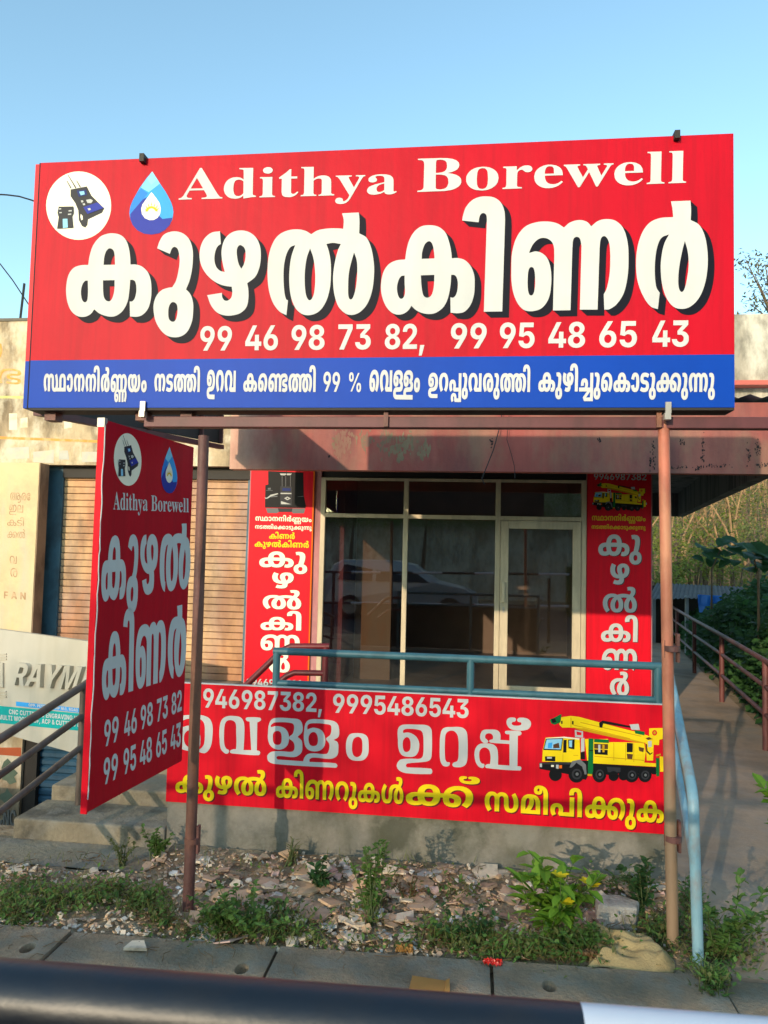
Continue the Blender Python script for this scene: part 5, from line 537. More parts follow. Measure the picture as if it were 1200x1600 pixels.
# drain cover slabs, each with its lifting hole
edges = [(-3.55,-2.70), (-2.69,-1.755), (-1.742,-.815), (-.80,.105), (.12,1.04)]
SLABL = ['drain cover slab at the far left of the pavement, left of the stepped corner', 'drain cover slab below the side signboard, partly under dirt and creeping weeds',
         'concrete drain cover slab directly in front of the left steel post', 'drain cover slab in the middle, under the brown cardboard scrap',
         'drain cover slab at the right, in front of the woven sack and right post']
holes = [None, (165,1503), (505,1532), None, (858,1551)]
for i, (a, b) in enumerate(edges):
    ya, yb = 3.22+(a+2)*.03, 3.22+(b+2)*.03; y0 = 2.44
    jit = random.uniform(-.006, .006)
    outer = [(a,y0),(b,y0),(b,yb),(a,ya)]; cs = [outer]
    hp = holes[i]
    if hp is None: hc = (a+.45*(b-a), 2.72)
    else: q = PG(*hp); hc = (min(max(q.x, a+.1), b-.1), q.y)
    cs.append([(hc[0]+.030*math.cos(-t*math.pi/8), hc[1]+.042*math.sin(-t*math.pi/8)) for t in range(16)])
    V, F = fill(cs); m = MB(); z1 = .022+jit; z0 = -.07
    m.add([(p.x, p.y, z1) for p in V], F)
    for c in cs:
        n = len(c); m.add([(x,y,z1) for x,y in c]+[(x,y,z0) for x,y in c], [(k,(k+1)%n,n+(k+1)%n,n+k) for k in range(n)])
    tag(m.build('drain_slab', M_SLAB), SLABL[i], 'drain slab', 'drain cover slabs along the pavement')
S('verge', MB().prism([(1.05,2.44,-.06),(2.6,2.44,-.06),(2.4,3.36,-.06),(1.05,3.3,-.06)], (0,0,.075)), M_SLAB)

# ------------------------------------------------------------------ hoarding
HY = 3.5
fh = Face((0, HY, 0), (0,-1,0))
hz0, hz1 = EYE+.712, EYE+2.008; hx0, hx1 = -2.272, 1.187; bz = PY(600, 558.3, HY).z
hb = thing('shop_hoarding', (-.55, HY, hz0), 'huge red hoarding with giant white lettering and a blue bottom band', 'billboard')
MB().box((hx0, HY, bz), (hx1, HY+.14, hz1)).build('red_panel', M_RED, hb)
MB().box((hx0, HY+.0005, hz0), (hx1, HY+.14, bz)).build('blue_band', M_BLUE, hb)
MB().box((hx0-.036, HY+.012, bz), (hx0-.012, HY+.15, hz1)).build('side_return', M_DRED, hb)
MB().box((hx0-.036, HY+.012, hz0), (hx0-.012, HY+.15, bz)).build('side_return', M_BLUE, hb)
MB().box((hx0-.012, HY+.008, hz0-.004), (hx0, HY+.14, hz1+.004)).build('edge_strip', M_SHAD, hb)
MB().box((hx0, HY+.1405, hz0), (hx1, HY+.155, hz1)).build('back_sheet', M_SHEET, hb)
MB().box((hx0, HY+.004, hz0-.012), (hx1, HY+.13, hz0-.001)).build('bottom_trim', M_DARK, hb)
def printed(name, contours, m, parent, face, lift, thick=0):
    b = MB(); face.put(b, contours, lift, thick); return b.build(name, m, parent)
printed('title_shadow', sweep(TITLE_A+TITLE_B, 10.5, 9.5, 9), M_SHAD, hb, fh, .0012)
printed('title_lettering', TITLE_A, M_WHITE, hb, fh, .0026); printed('title_lettering', TITLE_B, M_WHITE, hb, fh, .0026)
printed('name_lettering', line('Adithya', 'S', (279,312), (620,302.5), 49, 45), M_WHITE, hb, fh, .002)
printed('name_lettering', line('Borewell', 'S', (652,300), (1072,285.5), 52, 50), M_WHITE, hb, fh, .002)
for t, x0, x1 in (('99',312.5,362),('46',383,434),('98',455,507),('73',528,579),('82,',601,663),('99',704,760),('95',780.5,835),('48',856.5,914),('65',936,995),('43',1019,1076)):
    yb = lambda x: 548-(x-312)*.0085
    printed('phone_digits', line(t, 'I', (x0, yb(x0)), (x1, yb(x1)), 38.5+(x0-312)*.0035), M_WHITE, hb, fh, .002)
for t, x0, x1, h in (('സ്ഥാനനിർണ്ണയം',68,229,41),('നടത്തി',241,312,41),('ഉറവ',323,368,34),('കെണ്ടത്തി',380,493,42),('99',505,531,31),('%',545,564,30),('െവള്ളം',577,656,34),('ഉറപ്പുവരുത്തി',669,828,43),('കുഴിച്ചുെകാടുക്കുന്നു',841,1117,44)):
    printed('tagline_word', line(t, 'I' if t[0] in '9%' else 'N', (x0, 611.5), (x1, 612.5), h), M_WHITE, hb, fh, .002)
DROP = [('mid', '928,92 965,150 1000,205 1035,255 1060,300 1082,345 1095,385 1101,425 1093,480 1070,530 1030,572 985,597 920,608 860,600 805,572 768,530 748,480 741,430 748,380 768,330 798,275 830,220 880,150'),
        ('blue', '836,230 892,272 850,322 748,442 741,430 748,380 768,330 798,275'), ('sky', '928,92 970,158 920,204 884,152'), ('paleblue', '884,152 920,204 970,158 990,192 900,262 836,225 850,196'),
        ('indigo', '748,442 850,322 885,300 838,390 850,440 890,485 945,488 985,455 1010,480 1093,470 1070,530 1030,572 985,597 920,608 860,600 805,572 768,530 748,480'),
        ('cream', '922,262 960,310 988,352 998,395 992,440 970,472 938,489 905,490 868,474 844,440 837,400 848,362 880,318'),
        ('gold', '872,420 880,395 900,380 924,375 948,383 966,400 972,420 955,418 944,402 925,393 905,398 890,420')]
RAYS = ['918,370 922,342 927,370', '940,375 952,350 948,380', '955,388 975,365 962,394', '965,402 985,388 970,410', '903,374 893,350 896,380', '888,388 872,368 882,395', '878,405 862,392 876,412']
DEVICE = [('cream', None), ('dgrey', '262,240 395,215 432,290 538,395 520,430 405,485 400,530 382,552 355,538 330,490 325,410 300,350 262,295'), ('cream', '345,440 360,455 362,485 350,492 342,465'),
          ('dgrey', '238,122 244,122 310,225 302,232'), ('dgrey', '230,172 236,170 270,228 262,232'), ('dgrey', '308,168 314,167 346,220 338,224'),
          ('navy', '312,250 388,242 396,285 330,300'), ('sky', '332,258 372,252 378,280 345,288'), ('lightgrey', '388,325 425,318 445,330 430,352 400,350'), ('lightgrey', '345,330 362,328 368,342 352,348'), ('lightgrey', '360,355 378,352 382,366 366,370'),
          ('indigo', '365,385 480,345 535,390 400,440'), ('lightgrey', '400,395 422,390 428,405 410,412'),
          ('dgrey', '165,380 285,378 288,430 275,462 285,552 152,560 165,465 155,430'), ('sky', '198,480 236,478 240,550 200,556'), ('lightgrey', '165,395 185,393 185,402 166,404'), ('lightgrey', '245,410 272,408 272,418 246,420'), ('lightgrey', '170,425 190,424 190,433 171,434'), ('lightgrey', '240,438 268,436 268,446 241,448')]
KEYS = list(PR)
def picture(name, items, tr, parent, face, lift, step=.00022):
    used = []; b = MB()
    for i, (col, p) in enumerate(items):
        if col not in used: used.append(col)
        b.m = used.index(col)
        face.put(b, [[tr(q) for q in (p if isinstance(p, list) else pts(p))]], lift+i*step)
    return b.build(name, [PR[k] for k in used], parent)
cr = lambda s, ox, oy: (lambda p: (ox+p[0]/s, oy+p[1]/s))
t_h = cr(5.217, 60, 250)
DEV = [('cream', circle(328, 372, 265, 279, 48))]+DEVICE[1:]
DRP = DROP+[('gold', r) for r in RAYS]
picture('device_emblem', DEV, t_h, hb, fh, .0006); picture('drop_emblem', DRP, t_h, hb, fh, .0006)
for px, y0, y1 in ((222, 244, 253), (1058, 206, 217)):
    a = PY(px, y1, HY-.02); MB().box((a.x-.012, HY-.03, a.z), (a.x+.012, HY+.06, hz1+.012)).build('top_clip', M_DARK, hb)
for px, y0, y1 in ((222, 627, 648), (1044, 628, 652)):
    a = PY(px, y1, HY-.012); q = PY(px, y0, HY-.012)
    MB().box((a.x-.012, HY-.014, a.z+.02), (a.x+.014, HY-.004, q.z)).box((a.x-.016, HY-.016, a.z-.01), (a.x+.012, HY+.02, a.z+.02)).build('bottom_clip', M_METAL, hb)

# steel frame that carries it
fr = thing('sign_frame', (-.2, HY+.07, 0), 'thin rusty steel posts with a maroon crossbeam carrying the big red hoarding', 'steel frame')
a0 = PY(290,1430,HY); a1 = PY(310,690,HY); b0 = PY(1055,1490,HY); b1 = PY(1043,672,HY)
MB().tube([(a0.x, HY+.03, -.05), (a0.x-.004, HY+.04, .55), (a1.x, HY+.07, a1.z+.04)], .027, 14).build('post', M_RUST, fr, smooth=True)
MB().tube([(b0.x, HY+.03, -.05), (b0.x-.01, HY+.045, .6), (b1.x, HY+.07, b1.z+.06)], .026, 14).build('post', M_POSTR, fr, smooth=True)
for (x, z0, z1) in ((a0.x+.002, .27, .40), (b0.x+.002, .43, .57), (b0.x-.004, 1.28, 1.41)):
    MB().box((x+.022, HY+.035, z0), (x+.034, HY+.065, z1)).box((x-.034, HY+.035, z0+.02), (x-.022, HY+.065, z1-.03)).build('splice_bar', M_RUST, fr)
    MB().tube([(x, HY+.04, z0+.05), (x, HY+.04, z0+.075)], .036, 14).build('weld_ring', M_RUST, fr, smooth=True)
zb = PY(600, 664, HY+.1).z
MB().box((PY(232,660,HY+.1).x, HY+.045, zb-.022), (2.4, HY+.105, zb+.032)).build('crossbeam', M_BEAM, fr, bevel=.003)
for px in (603, 1030):
    x = PY(px, 650, HY+.03).x; MB().box((x-.011, HY+.03, zb-.02), (x+.011, HY+.044, hz0-.012)).build('hanger', M_RUST, fr)
for px in (80, 222, 292):
    x = PY(px, 645, HY+.06).x; MB().box((x-.03, HY+.05, hz0-.055), (x+.03, HY+.12, hz0-.013)).build('bracket', M_RUST, fr)
# panel closing the gap between the hoarding's left end and the building
z_a, z_b = hz0-.02, PY(357, 706, 6.85).z
cp = thing('return_panel', (-2.3, 5.2, z_a), 'dark sheet panel running back from the hoarding\'s left end to the building', 'panel')
MB().hexa([(-2.33,3.66,z_a+.05),(-2.31,3.66,z_a+.05),(-2.35,6.66,z_b+.05),(-2.37,6.66,z_b+.05),(-2.33,3.66,z_a+.85),(-2.31,3.66,z_a+.85),(-2.35,6.66,z_b+.75),(-2.37,6.66,z_b+.75)]).build('sheet', M_SHEET, cp)
MB().bar((-2.32,3.66,z_a+.03),(-2.36,6.68,z_b+.02),.05,.04).build('bottom_rail', M_BEAM, cp)
for t in (.45, .8, .97): MB().bar((-2.29-.04*t,3.66+3.0*t,z_a+.05+(z_b-z_a)*t),(-2.29-.04*t,3.66+3.0*t,z_a+.7),.03,.03,(1,0,0)).build('stud', M_RUST, cp)

# ------------------------------------------------------------------ side signboard hung on the left post
n_ = Vector((.99,-.13,0)).normalized(); near = PY(152,660,2.7); far_ = PY(303,693,3.45)
near = Vector((-1.432, 2.70, 0)); far_ = Vector((-1.352, 3.45, 0)); dirv = (far_-near).normalized(); n_ = Vector((dirv.y, -dirv.x, 0))
fs = Face(near, n_)
TL, BL, TR, BR = fs.at(163,663), fs.at(151,1268), fs.at(303,693), fs.at(292,1179)
zt = (TL.z+TR.z)/2; zb2 = (BL.z+BR.z)/2
ss = thing('side_signboard', (near.x, near.y, zb2), 'narrow red signboard hung edgewise on the left post, with lettering on its shaded face', 'signboard')
e0, e1 = Vector((TL.x,TL.y,0)), Vector((TR.x,TR.y,0))
def slab_v(p, q, z0, z1, th):
    k = -n_*th; return MB().hexa([p+Vector((0,0,z0)), q+Vector((0,0,z0)), q+k+Vector((0,0,z0)), p+k+Vector((0,0,z0)), p+Vector((0,0,z1)), q+Vector((0,0,z1)), q+k+Vector((0,0,z1)), p+k+Vector((0,0,z1))])
slab_v(e0, e1, zb2, zt, .020).build('panel', M_RED, ss)
wrap = slab_v(e0-dirv*.006+n_*.004, e0-dirv*.0005+n_*.004, zb2-.004, zt+.004, .027); wrap.build('edge_wrap', M_BRED, ss)
seam = MB()
random.seed(3)
zz = zb2+.05
pv = None; line_pts = []
while zz < zt-.02:
    line_pts.append(e0+n_*(.005+random.uniform(-.0015,.003))+dirv*(-.004+random.uniform(-.002,.003))+Vector((0,0,zz))); zz += random.uniform(.02,.06)
seam.tube(line_pts, .0024, 5); seam.build('edge_seam', M_WHITE, ss)
cp2 = MB(); cp2.hexa([e0-dirv*.008+n_*.006+Vector((0,0,zt-.03)), e0+dirv*.012+n_*.006+Vector((0,0,zt-.01)), e0+dirv*.012-n_*.026+Vector((0,0,zt-.01)), e0-dirv*.008-n_*.026+Vector((0,0,zt-.03)), e0-dirv*.008+n_*.006+Vector((0,0,zt+.006)), e0+dirv*.012+n_*.006+Vector((0,0,zt+.006)), e0+dirv*.012-n_*.026+Vector((0,0,zt+.006)), e0-dirv*.008-n_*.026+Vector((0,0,zt+.006))]); cp2.build('corner_cap', M_METAL, ss)
qa = quadmap((104,333,587,493), ((160,811),(299,819),(298,920),(158,939)))
qb = quadmap((595,307,1107,492), ((160,955),(292,934),(291,1055),(159,1096)))
def qb2(p): return qb((p[0], p[1]+9*(p[0]-595)/512))
printed('title_lettering', [[qa(p) for p in c] for c in TITLE_A], M_WHITE, ss, fs, .0012)
printed('title_lettering', [[qb2(p) for p in c] for c in TITLE_B], M_WHITE, ss, fs, .0012)
printed('name_lettering', line('Adithya Borewell', 'S', (177,796), (295,800.5), 28, 22, .0), M_WHITE, ss, fs, .0012)
for (xa, ya, xb, yb_, ha, hb_, words) in ((163,1167.5,284,1110,41,33,('99','46','98','73','82')), (162,1227,282.5,1165,41,37,('99','95','48','65','43'))):
    fr_ = [(0,.185),(.257,.42),(.47,.627),(.68,.82),(.868,1.0)]
    for w, (u, v) in zip(words, fr_):
        g = lambda t: (xa+(xb-xa)*t, ya+(yb_-ya)*t)
        printed('phone_digits', line(w, 'I', g(u), g(v), ha+(hb_-ha)*u, ha+(hb_-ha)*v, .0), M_WHITE, ss, fs, .0012)
def sq(src, dst): return lambda p: (dst[0]+(p[0]-src[0])/(src[2]-src[0])*(dst[2]-dst[0]), dst[1]+(p[1]-src[1])/(src[3]-src[1])*(dst[3]-dst[1])+((p[0]-src[0])/(src[2]-src[0])-.5)*dst[4])
picture('device_emblem', DEV, sq((63,93,593,651), (178,677,221,759,5)), ss, fs, .0006)
picture('drop_emblem', DRP, sq((742,92,1100,608), (252,698,277,771,3)), ss, fs, .0006)
# ------------------------------------------------------------------ long banner along the veranda front
BY = 4.2
fb = Face((0, BY, 0), (0,-1,0)); bz0, bz1 = EYE-1.462, EYE-.779
ba = thing('railing_banner', (-.33, BY, bz0), 'long red banner with a big yellow drilling truck, along the veranda front', 'banner')
MB().box((-1.742, BY, bz0), (1.068, BY+.025, bz1)).build('panel', M_BRED, ba)
MB().box((-1.738, BY+.0252, bz0+.003), (1.064, BY+.0258, bz1-.003)).build('back_sheet', M_SHEET, ba)
MB().box((-1.742, BY+.001, bz1+.0005), (1.068, BY+.024, bz1+.006)).build('top_edge', M_WHITE, ba)
ds = lambda x: 1105+(x-311)*.0408
printed('phone_digits', line('9946987382,', 'I', (297, ds(297)), (503, ds(503)), 30), M_WHITE, ba, fb, .0016)
printed('phone_digits', line('9995486543', 'I', (520, ds(520)), (732, ds(732)), 30), M_WHITE, ba, fb, .0016)
printed('title_lettering', BANNER, M_WHITE, ba, fb, .0016)
c = line('കുഴൽ', 'W', (274,1238), (416,1243.5), 40) + line('കിണറുകൾ', 'W', (431,1245.5), (630,1256), 45, 44) + line('ക്ക', 'W', (634,1256.5), (739,1262.5), 33) + line('സമീപി', 'W', (757,1266.5), (909,1277), 45) + line('ക്കുക', 'W', (914,1277), (1037,1286), 34)
_ch = quadmap((791,1121,830,1140.6), ((717,1212.5),(750,1214),(750,1225.5),(717,1224))); c += [[_ch(q) for q in BANNER[-1]]]
printed('slogan_shadow', sweep(c, 1.8, 2.0, 3), M_MAROON, ba, fb, .0008)
printed('slogan_lettering', c, PR['yellow'], ba, fb, .0016)
TRUCK = [('amber','360,270 440,290 640,335 860,380 890,330 700,268 430,255'), ('lightgrey','360,278 420,290 420,335 362,332'), ('red','372,290 410,298 408,318 376,316'), ('yellow','250,190 330,178 390,185 540,225 700,268 830,300 900,325 930,355 925,500 880,500 870,372 760,345 640,318 430,268 330,262 270,262 248,240'),
 ('amber','400,222 840,322 840,328 400,228'),('amber','350,240 760,340 760,346 350,246'),('amber','330,190 336,190 336,258 330,258'),('black','340,215 352,215 352,240 340,240'),('black','262,215 272,212 272,235 262,236'),
 ('green','180,205 215,190 250,170 265,165 258,225 215,242 190,232'),('black','190,200 220,196 228,222 200,232'),
 ('black','540,262 535,230 560,212 620,222 780,255 780,268 640,245 566,233 558,264'),
 ('lightgrey','755,240 820,235 830,280 770,278'),('green','790,280 865,293 862,318 797,305'),
 ('yellow','432,345 600,345 605,368 725,368 790,370 862,378 872,440 862,515 955,522 955,545 490,520 450,500'),('amber','640,372 644,372 644,500 640,500'),('amber','724,372 728,372 728,500 724,500'),('amber','784,376 788,376 788,510 784,510'),('amber','500,466 860,496 860,502 500,472'),
 ('brown','500,378 600,382 600,418 500,414'),('black','500,418 598,424 598,460 505,455'),('lightgrey','530,385 545,385 545,440 530,440'),('amber','560,384 575,386 575,440 560,440'),('black','735,372 780,375 778,440 735,440'),('brown','735,450 780,455 775,490 740,488'),
 ('brown','870,340 895,330 920,345 890,352'),('black','872,380 880,380 885,430 905,450 920,440 920,448 902,460 876,436'),('lightgrey','888,360 915,358 915,400 890,404'),('brown','820,400 860,410 855,440 825,430'),
 ('black','488,520 950,548 945,592 700,592 600,604 488,580'),('dgrey','590,545 690,552 690,585 600,585'),
 ('black','350,500 460,500 460,600 440,640 320,600 105,560 105,515'),
 ('yellow','125,508 130,420 150,335 285,328 395,340 402,500 340,512'),('cream','152,338 285,328 395,340 394,350 285,338 152,346'),('black','132,424 152,342 276,338 264,428'),('sky','140,415 158,348 270,344 259,420'),('brown','205,385 245,372 252,410 205,412'),('mid','170,372 200,370 195,410 165,410'),
 ('black','280,352 302,350 300,442 276,442'),('black','312,350 360,347 358,420 315,412'),('sky','318,356 342,354 340,404 320,402'),('amber','276,340 279,340 276,506 273,506'),('amber','350,460 385,462 385,466 350,464'),
 ('black','145,470 220,470 220,506 147,503'),('lightgrey','160,474 196,474 196,486 160,486'),('dgrey','105,515 330,515 330,528 105,526'),('lightgrey','108,522 124,522 124,548 108,546'),('cream','190,532 210,532 210,546 190,546'),('lightgrey','225,530 244,530 244,560 225,558'),('orange','248,534 268,534 268,556 248,556'),
 ('grey','322,550 340,505 400,492 440,528 446,600 426,600 415,545 372,515 340,552'),
 ('lightgrey','405,340 430,336 430,432 405,440'),('black','402,440 432,436 434,492 402,490'),
 ('green','460,340 495,342 492,600 455,600'),('black','464,425 492,425 492,432 464,432'),('green','500,343 606,350 606,374 500,368'),('amber','452,596 484,598 484,612 452,610'),
 ('yellow','897,268 995,265 995,345 970,350 968,388 920,385 925,345 897,330'),('black','995,270 1002,274 1002,340 975,352 995,345'),('red',circle(936,300,18,20,16)),('amber',circle(936,300,9,11,12)),
 ('yellow','972,470 1010,472 1008,580 975,580'),('green','945,480 970,482 970,612 948,614'),('lightgrey','1010,505 1026,508 1026,545 1010,545'),('amber','945,460 980,450 982,462 950,470'),('black','915,575 948,580 946,600 915,598')]
for cx, cy, r in ((220,602,46),(640,612,36),(712,608,36)): TRUCK.append(('black', circle(cx,cy,r,r,20)))
for cx, cy, rx, ry in ((372,598,58,62),(537,600,50,58),(770,605,50,53),(866,605,48,52)):
    TRUCK += [('black', circle(cx,cy,rx,ry,22)), ('dgrey', circle(cx+3,cy,rx*.62,ry*.62,18)), ('black', circle(cx+4,cy,rx*.42,ry*.42,16)), ('grey', circle(cx+5,cy,rx*.2,ry*.2,10))]
picture('truck_picture', TRUCK, cr(4.615, 820, 1080), ba, fb, .0016, .00006)

# ------------------------------------------------------------------ teal veranda railing
def pipe(name, ptsl, r, m, parent, n=12): return MB().tube(ptsl, r, n).build(name, m, parent, smooth=True)
RY = 4.32
def zr(px, py, Y=RY): return PY(px, py, Y).z
vr = thing('veranda_railing', (-.05, RY, EYE-1.46), 'teal painted pipe railing behind the top edge of the long red banner', 'railing')
xl, xr = PY(432,1040,RY).x, PY(1028,1060,RY).x; zt1 = zr(700,1028); zt2 = zr(700,1079)
pipe('top_rail', [(xl-.02,RY,zt1),(xr+.02,RY,zt1)], .022, M_TEAL, vr); pipe('mid_rail', [(xl,RY,zt2),(xr,RY,zt2)], .019, M_TEAL, vr)
for x in (xl, PY(735,1060,RY).x, xr): pipe('post', [(x,RY,EYE-1.475),(x,RY,zt1)], .022, M_TEAL, vr)
# sloping pale handrail that leaves the railing's right corner
bl = thing('sloping_handrail', (1.0, 3.43, 0), 'pale blue bent pipe handrail beside the right post, sloping up to the veranda corner', 'handrail')
c0 = PG(1092,1510); cz = PY(1089,1255,c0.y).z
e = Vector((xr+.06, RY, zt1-.03))
cx = PY(1084,1262,c0.y).x
top_ = Vector((cx,c0.y,cz+.02)); d2 = (e-top_).normalized(); rb_ = .09
p0 = top_-Vector((0,0,rb_)); p2 = top_+d2*rb_
arc = [tuple(p0*(1-t)**2+top_*2*t*(1-t)+p2*t*t) for t in (0,.2,.4,.6,.8,1)]
pipe('bent_pipe', [(c0.x,c0.y,-.06)]+arc+[tuple(e)], .0235, M_LBLUE, bl, 16)
pipe('lower_pipe', [(cx+.01,c0.y+.01,cz-.30),(e.x+.01,RY,zt1-.34)], .018, M_LBLUE, bl)
# crimson stair railing behind the left end
sr = thing('crimson_stair_rail', (-1.4, 5.0, EYE-1.46), 'dark crimson pipe stair rail end behind the left of the teal railing', 'railing')
CY = 5.0
Q = lambda x, y: tuple(PY(x, y, CY))
pipe('top_rail', [Q(383,1072),Q(440,1017),Q(455,1010),Q(515,1010)], .022, M_CRIM, sr); pipe('mid_rail', [Q(420,1078),Q(448,1056),Q(460,1051),Q(508,1052)], .02, M_CRIM, sr)
q = PY(509,1020,CY); pipe('post', [(q.x,CY,EYE-1.46),(q.x,CY,q.z+.05)], .022, M_CRIM, sr)

# ------------------------------------------------------------------ the shop building
FL = EYE-1.465
SY = 8.0
def xw(px, py, Y=SY): return PY(px, py, Y).x
def zw(px, py, Y=SY): return PY(px, py, Y).z
sb = thing('shop_building', (-.3, 6.5, 0), 'single storey shop with pink stained fascia, shuttered bay and glazed front behind the red boards', 'building')
MB().box((-1.74,BY+.026,-.08),(1.066,BY+.2,FL-.006)).build('plinth_wall', M_PLINTH, sb)
MB().prism([(-1.74,BY+.2,FL-.14),(1.066,BY+.2,FL-.14),(1.066,SY,FL-.14),(-1.74,SY,FL-.14)],(0,0,.14)).build('veranda_floor', M_STEP, sb)
MB().box((-6.5,7.70,FL-.16),(-2.64,SY+.4,FL-.002)).box((-2.639,7.345,FL-.16),(-1.745,SY+.4,FL-.003)).build('gallery_floor', M_STEP, sb)
MB().box((1.0665,7.75,-.05),(1.95,13.5,FL-.004)).build('side_plinth', M_PLINTH, sb)
z_f0 = zw(700,736,6.9); z_f1 = PY(1170,629,6.9).z
xfl = xw(360,690,6.9)
slabp = [(xfl,6.9),(2.72,6.9),(3.72,13.5),(xfl,13.5)]
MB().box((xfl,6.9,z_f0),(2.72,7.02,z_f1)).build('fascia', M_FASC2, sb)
MB().hexa([(2.60,7.021,z_f0),(2.72,7.021,z_f0),(3.74,13.6,z_f0),(3.62,13.6,z_f0),(2.60,7.021,z_f1),(2.72,7.021,z_f1),(3.74,13.6,z_f1),(3.62,13.6,z_f1)]).build('side_beam', M_SOFFIT, sb)
MB().box((1.9,13.45,z_f0),(3.6,13.58,z_f1)).build('rear_beam', M_SOFFIT, sb)
MB().prism([(xfl,7.021,z_f0+.40),(2.6,7.021,z_f0+.40),(3.6,13.44,z_f0+.40),(xfl,13.44,z_f0+.40)],(0,0,.12)).build('soffit', M_SOFFIT, sb)
# worn patches and drips on the fascia paint
ffa = Face((0,6.9,0),(0,-1,0)); random.seed(14)
def blot(cx, cy, rx, ry, n=22): return [(cx+rx*math.cos(6.283*i/n)*random.uniform(.6,1.15), cy+ry*math.sin(6.283*i/n)*random.uniform(.6,1.15)) for i in range(n)]
M_OLV = surf('bare_olive_plaster', hexc('80705a'), .9, .2, 9, dirt=(hexc('8c5a54'), 6, .6, .3)); M_BLK = surf('black_mould', hexc('2c2628'), .9, .3, 12)
for cx_, cy_, rx, ry in ((527,695,7,22),(541,690,9,19),(571,690,11,20),(602,692,13,21),(622,700,8,17),(637,690,9,19),(663,702,10,12)):
    b = MB()
    for k in range(34): ffa.put(b, [blot(random.gauss(cx_,rx*.5), random.gauss(cy_,ry*.5), random.uniform(.8,3), random.uniform(2,7), 9)], .0012+k*.00002)
    b.build('bare_patch', M_OLV, sb)
for cx_, cy_, rx, ry in ((1098,705,2.5,26),(1021,712,2,22),(1170,712,3,20),(1184,700,4,14),(1192,726,12,4),(1092,731,5,4),(1066,690,4,3),(768,688,2,9),(936,688,2.5,3),(1016,720,1.6,15),(1125,728,22,2.2),(1060,730,20,1.8),(515,713,1.8,2)):
    b = MB()
    for k in range(int(10+rx*ry*.35)):
        r = random.uniform(.35,1.3); ffa.put(b, [blot(random.gauss(cx_,rx*.55), random.gauss(cy_,ry*.55), r, r*random.uniform(.8,2.2), 8)], .0021+k*.00003)
    b.build('mould_stain', M_BLK, sb)
# upper storey wall set back, roof sheet edge over the fascia
MB().box((1.6,9.5,z_f1),(9,9.75,PY(1150,491,9.5).z)).build('upper_wall', M_WWALL, sb)
MB().box((2.2,9.3,PY(1150,604,9.4).z),(9,9.498,PY(1150,597,9.4).z)).build('ledge', M_RPINK, sb)
rf = MB(); n = 60; rv = []
for i in range(n+1):
    x = 1.6+i*.05; zz = .018*math.sin(i*math.pi/2)
    zc = PY(1180,618,7.0).z
    rv += [(x,6.84,zc-.04+zz),(x,9.2,zc+.12+zz)]
rf.add(rv, [(2*i,2*i+2,2*i+3,2*i+1) for i in range(n)]); rf.build('roof_sheet', M_RBLUE, sb, smooth=True)
# shop front walls and piers
zh = z_f0+.42
xgl, xgr = xw(502,760), xw(917,760)
x1a, x1b = -2.467, -1.756; x2a, x2b = 1.216, 1.868
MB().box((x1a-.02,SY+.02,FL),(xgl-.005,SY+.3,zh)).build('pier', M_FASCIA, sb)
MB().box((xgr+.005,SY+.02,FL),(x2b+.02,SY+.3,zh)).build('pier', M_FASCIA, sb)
MB().box((x2b-.2,SY+.301,FL),(x2b+.02,13.44,zh)).build('side_wall', M_WWALL, sb)
MB().box((xgl,SY+.06,zw(700,746)),(xgr,SY+.2,zh)).build('lintel', M_DARK, sb)
# shutter bay
xs0, xs1 = xw(80,800), xw(387,800)
zs1 = zw(110,731); zsl = FL
sh = MB(); SP = .078; nn = int((zs1-zsl)/SP)
for k in range(nn):
    z = zsl+k*SP
    sh.add([(xs0+.02,SY+.215,z),(xs1-.02,SY+.215,z),(xs1-.02,SY+.174,z+.004),(xs0+.02,SY+.174,z+.004),(xs1-.02,SY+.166,z+SP*.90),(xs0+.02,SY+.166,z+SP*.90),(xs1-.02,SY+.215,z+SP),(xs0+.02,SY+.215,z+SP)],[(0,1,2,3),(3,2,4,5),(5,4,6,7)])
shu = sh.build('shutter', M_SHUT, sb)
MB().box((xs0-.45,SY+.14,zsl),(xs0+.05,SY+.235,zs1+.05)).build('guide', M_SHUTB, shu); MB().box((xs1-.05,SY+.14,zsl),(xs1+.01,SY+.235,zs1)).build('guide', M_SHUTB, shu)
MB().box((xs0+.051,SY+.12,zs1-.10),(xs1,SY+.235,zs1+.05)).build('shutter_top_strip', M_DARK, shu)  # dark strip across the top of the shutter
# glazed front: frame, fixed panes, door
FW = .052
gf = MB()
xm1, xm2 = xw(632,900), xw(777,900)
zt_ = zw(700,748); zg0 = FL; ztr = zw(700,808)
gy0, gy1 = SY, SY+.06
for x in (xgl+FW/2, xm1, xm2, xgr-FW/2): gf.box((x-FW/2,gy0,zg0),(x+FW/2,gy1,zt_))
for a, b in ((xgl+FW,xm1-FW/2),(xm1+FW/2,xm2-FW/2),(xm2+FW/2,xgr-FW)):
    gf.box((a,gy0+.003,ztr-.022),(b,gy1-.003,ztr+.022)); gf.box((a,gy0+.003,zt_-.03),(b,gy1-.003,zt_))
gf.box((xgl+FW,gy0+.003,zg0),(xm1-FW/2,gy1-.003,zg0+.04)); gf.box((xm1+FW/2,gy0+.003,zg0),(xm2-FW/2,gy1-.003,zg0+.04))
gfo = gf.build('window_frame', M_ALU, sb, bevel=.003)
def pane(a, b, z0, z1, par, y=SY+.03): return MB().add([(a,y,z0),(b,y,z0),(b,y,z1),(a,y,z1)],[(0,1,2,3)]).build('pane', M_GLASS, par)
for a, b in ((xgl+FW,xm1-FW/2),(xm1+FW/2,xm2-FW/2)): pane(a,b,zg0+.04,ztr-.022,gfo)
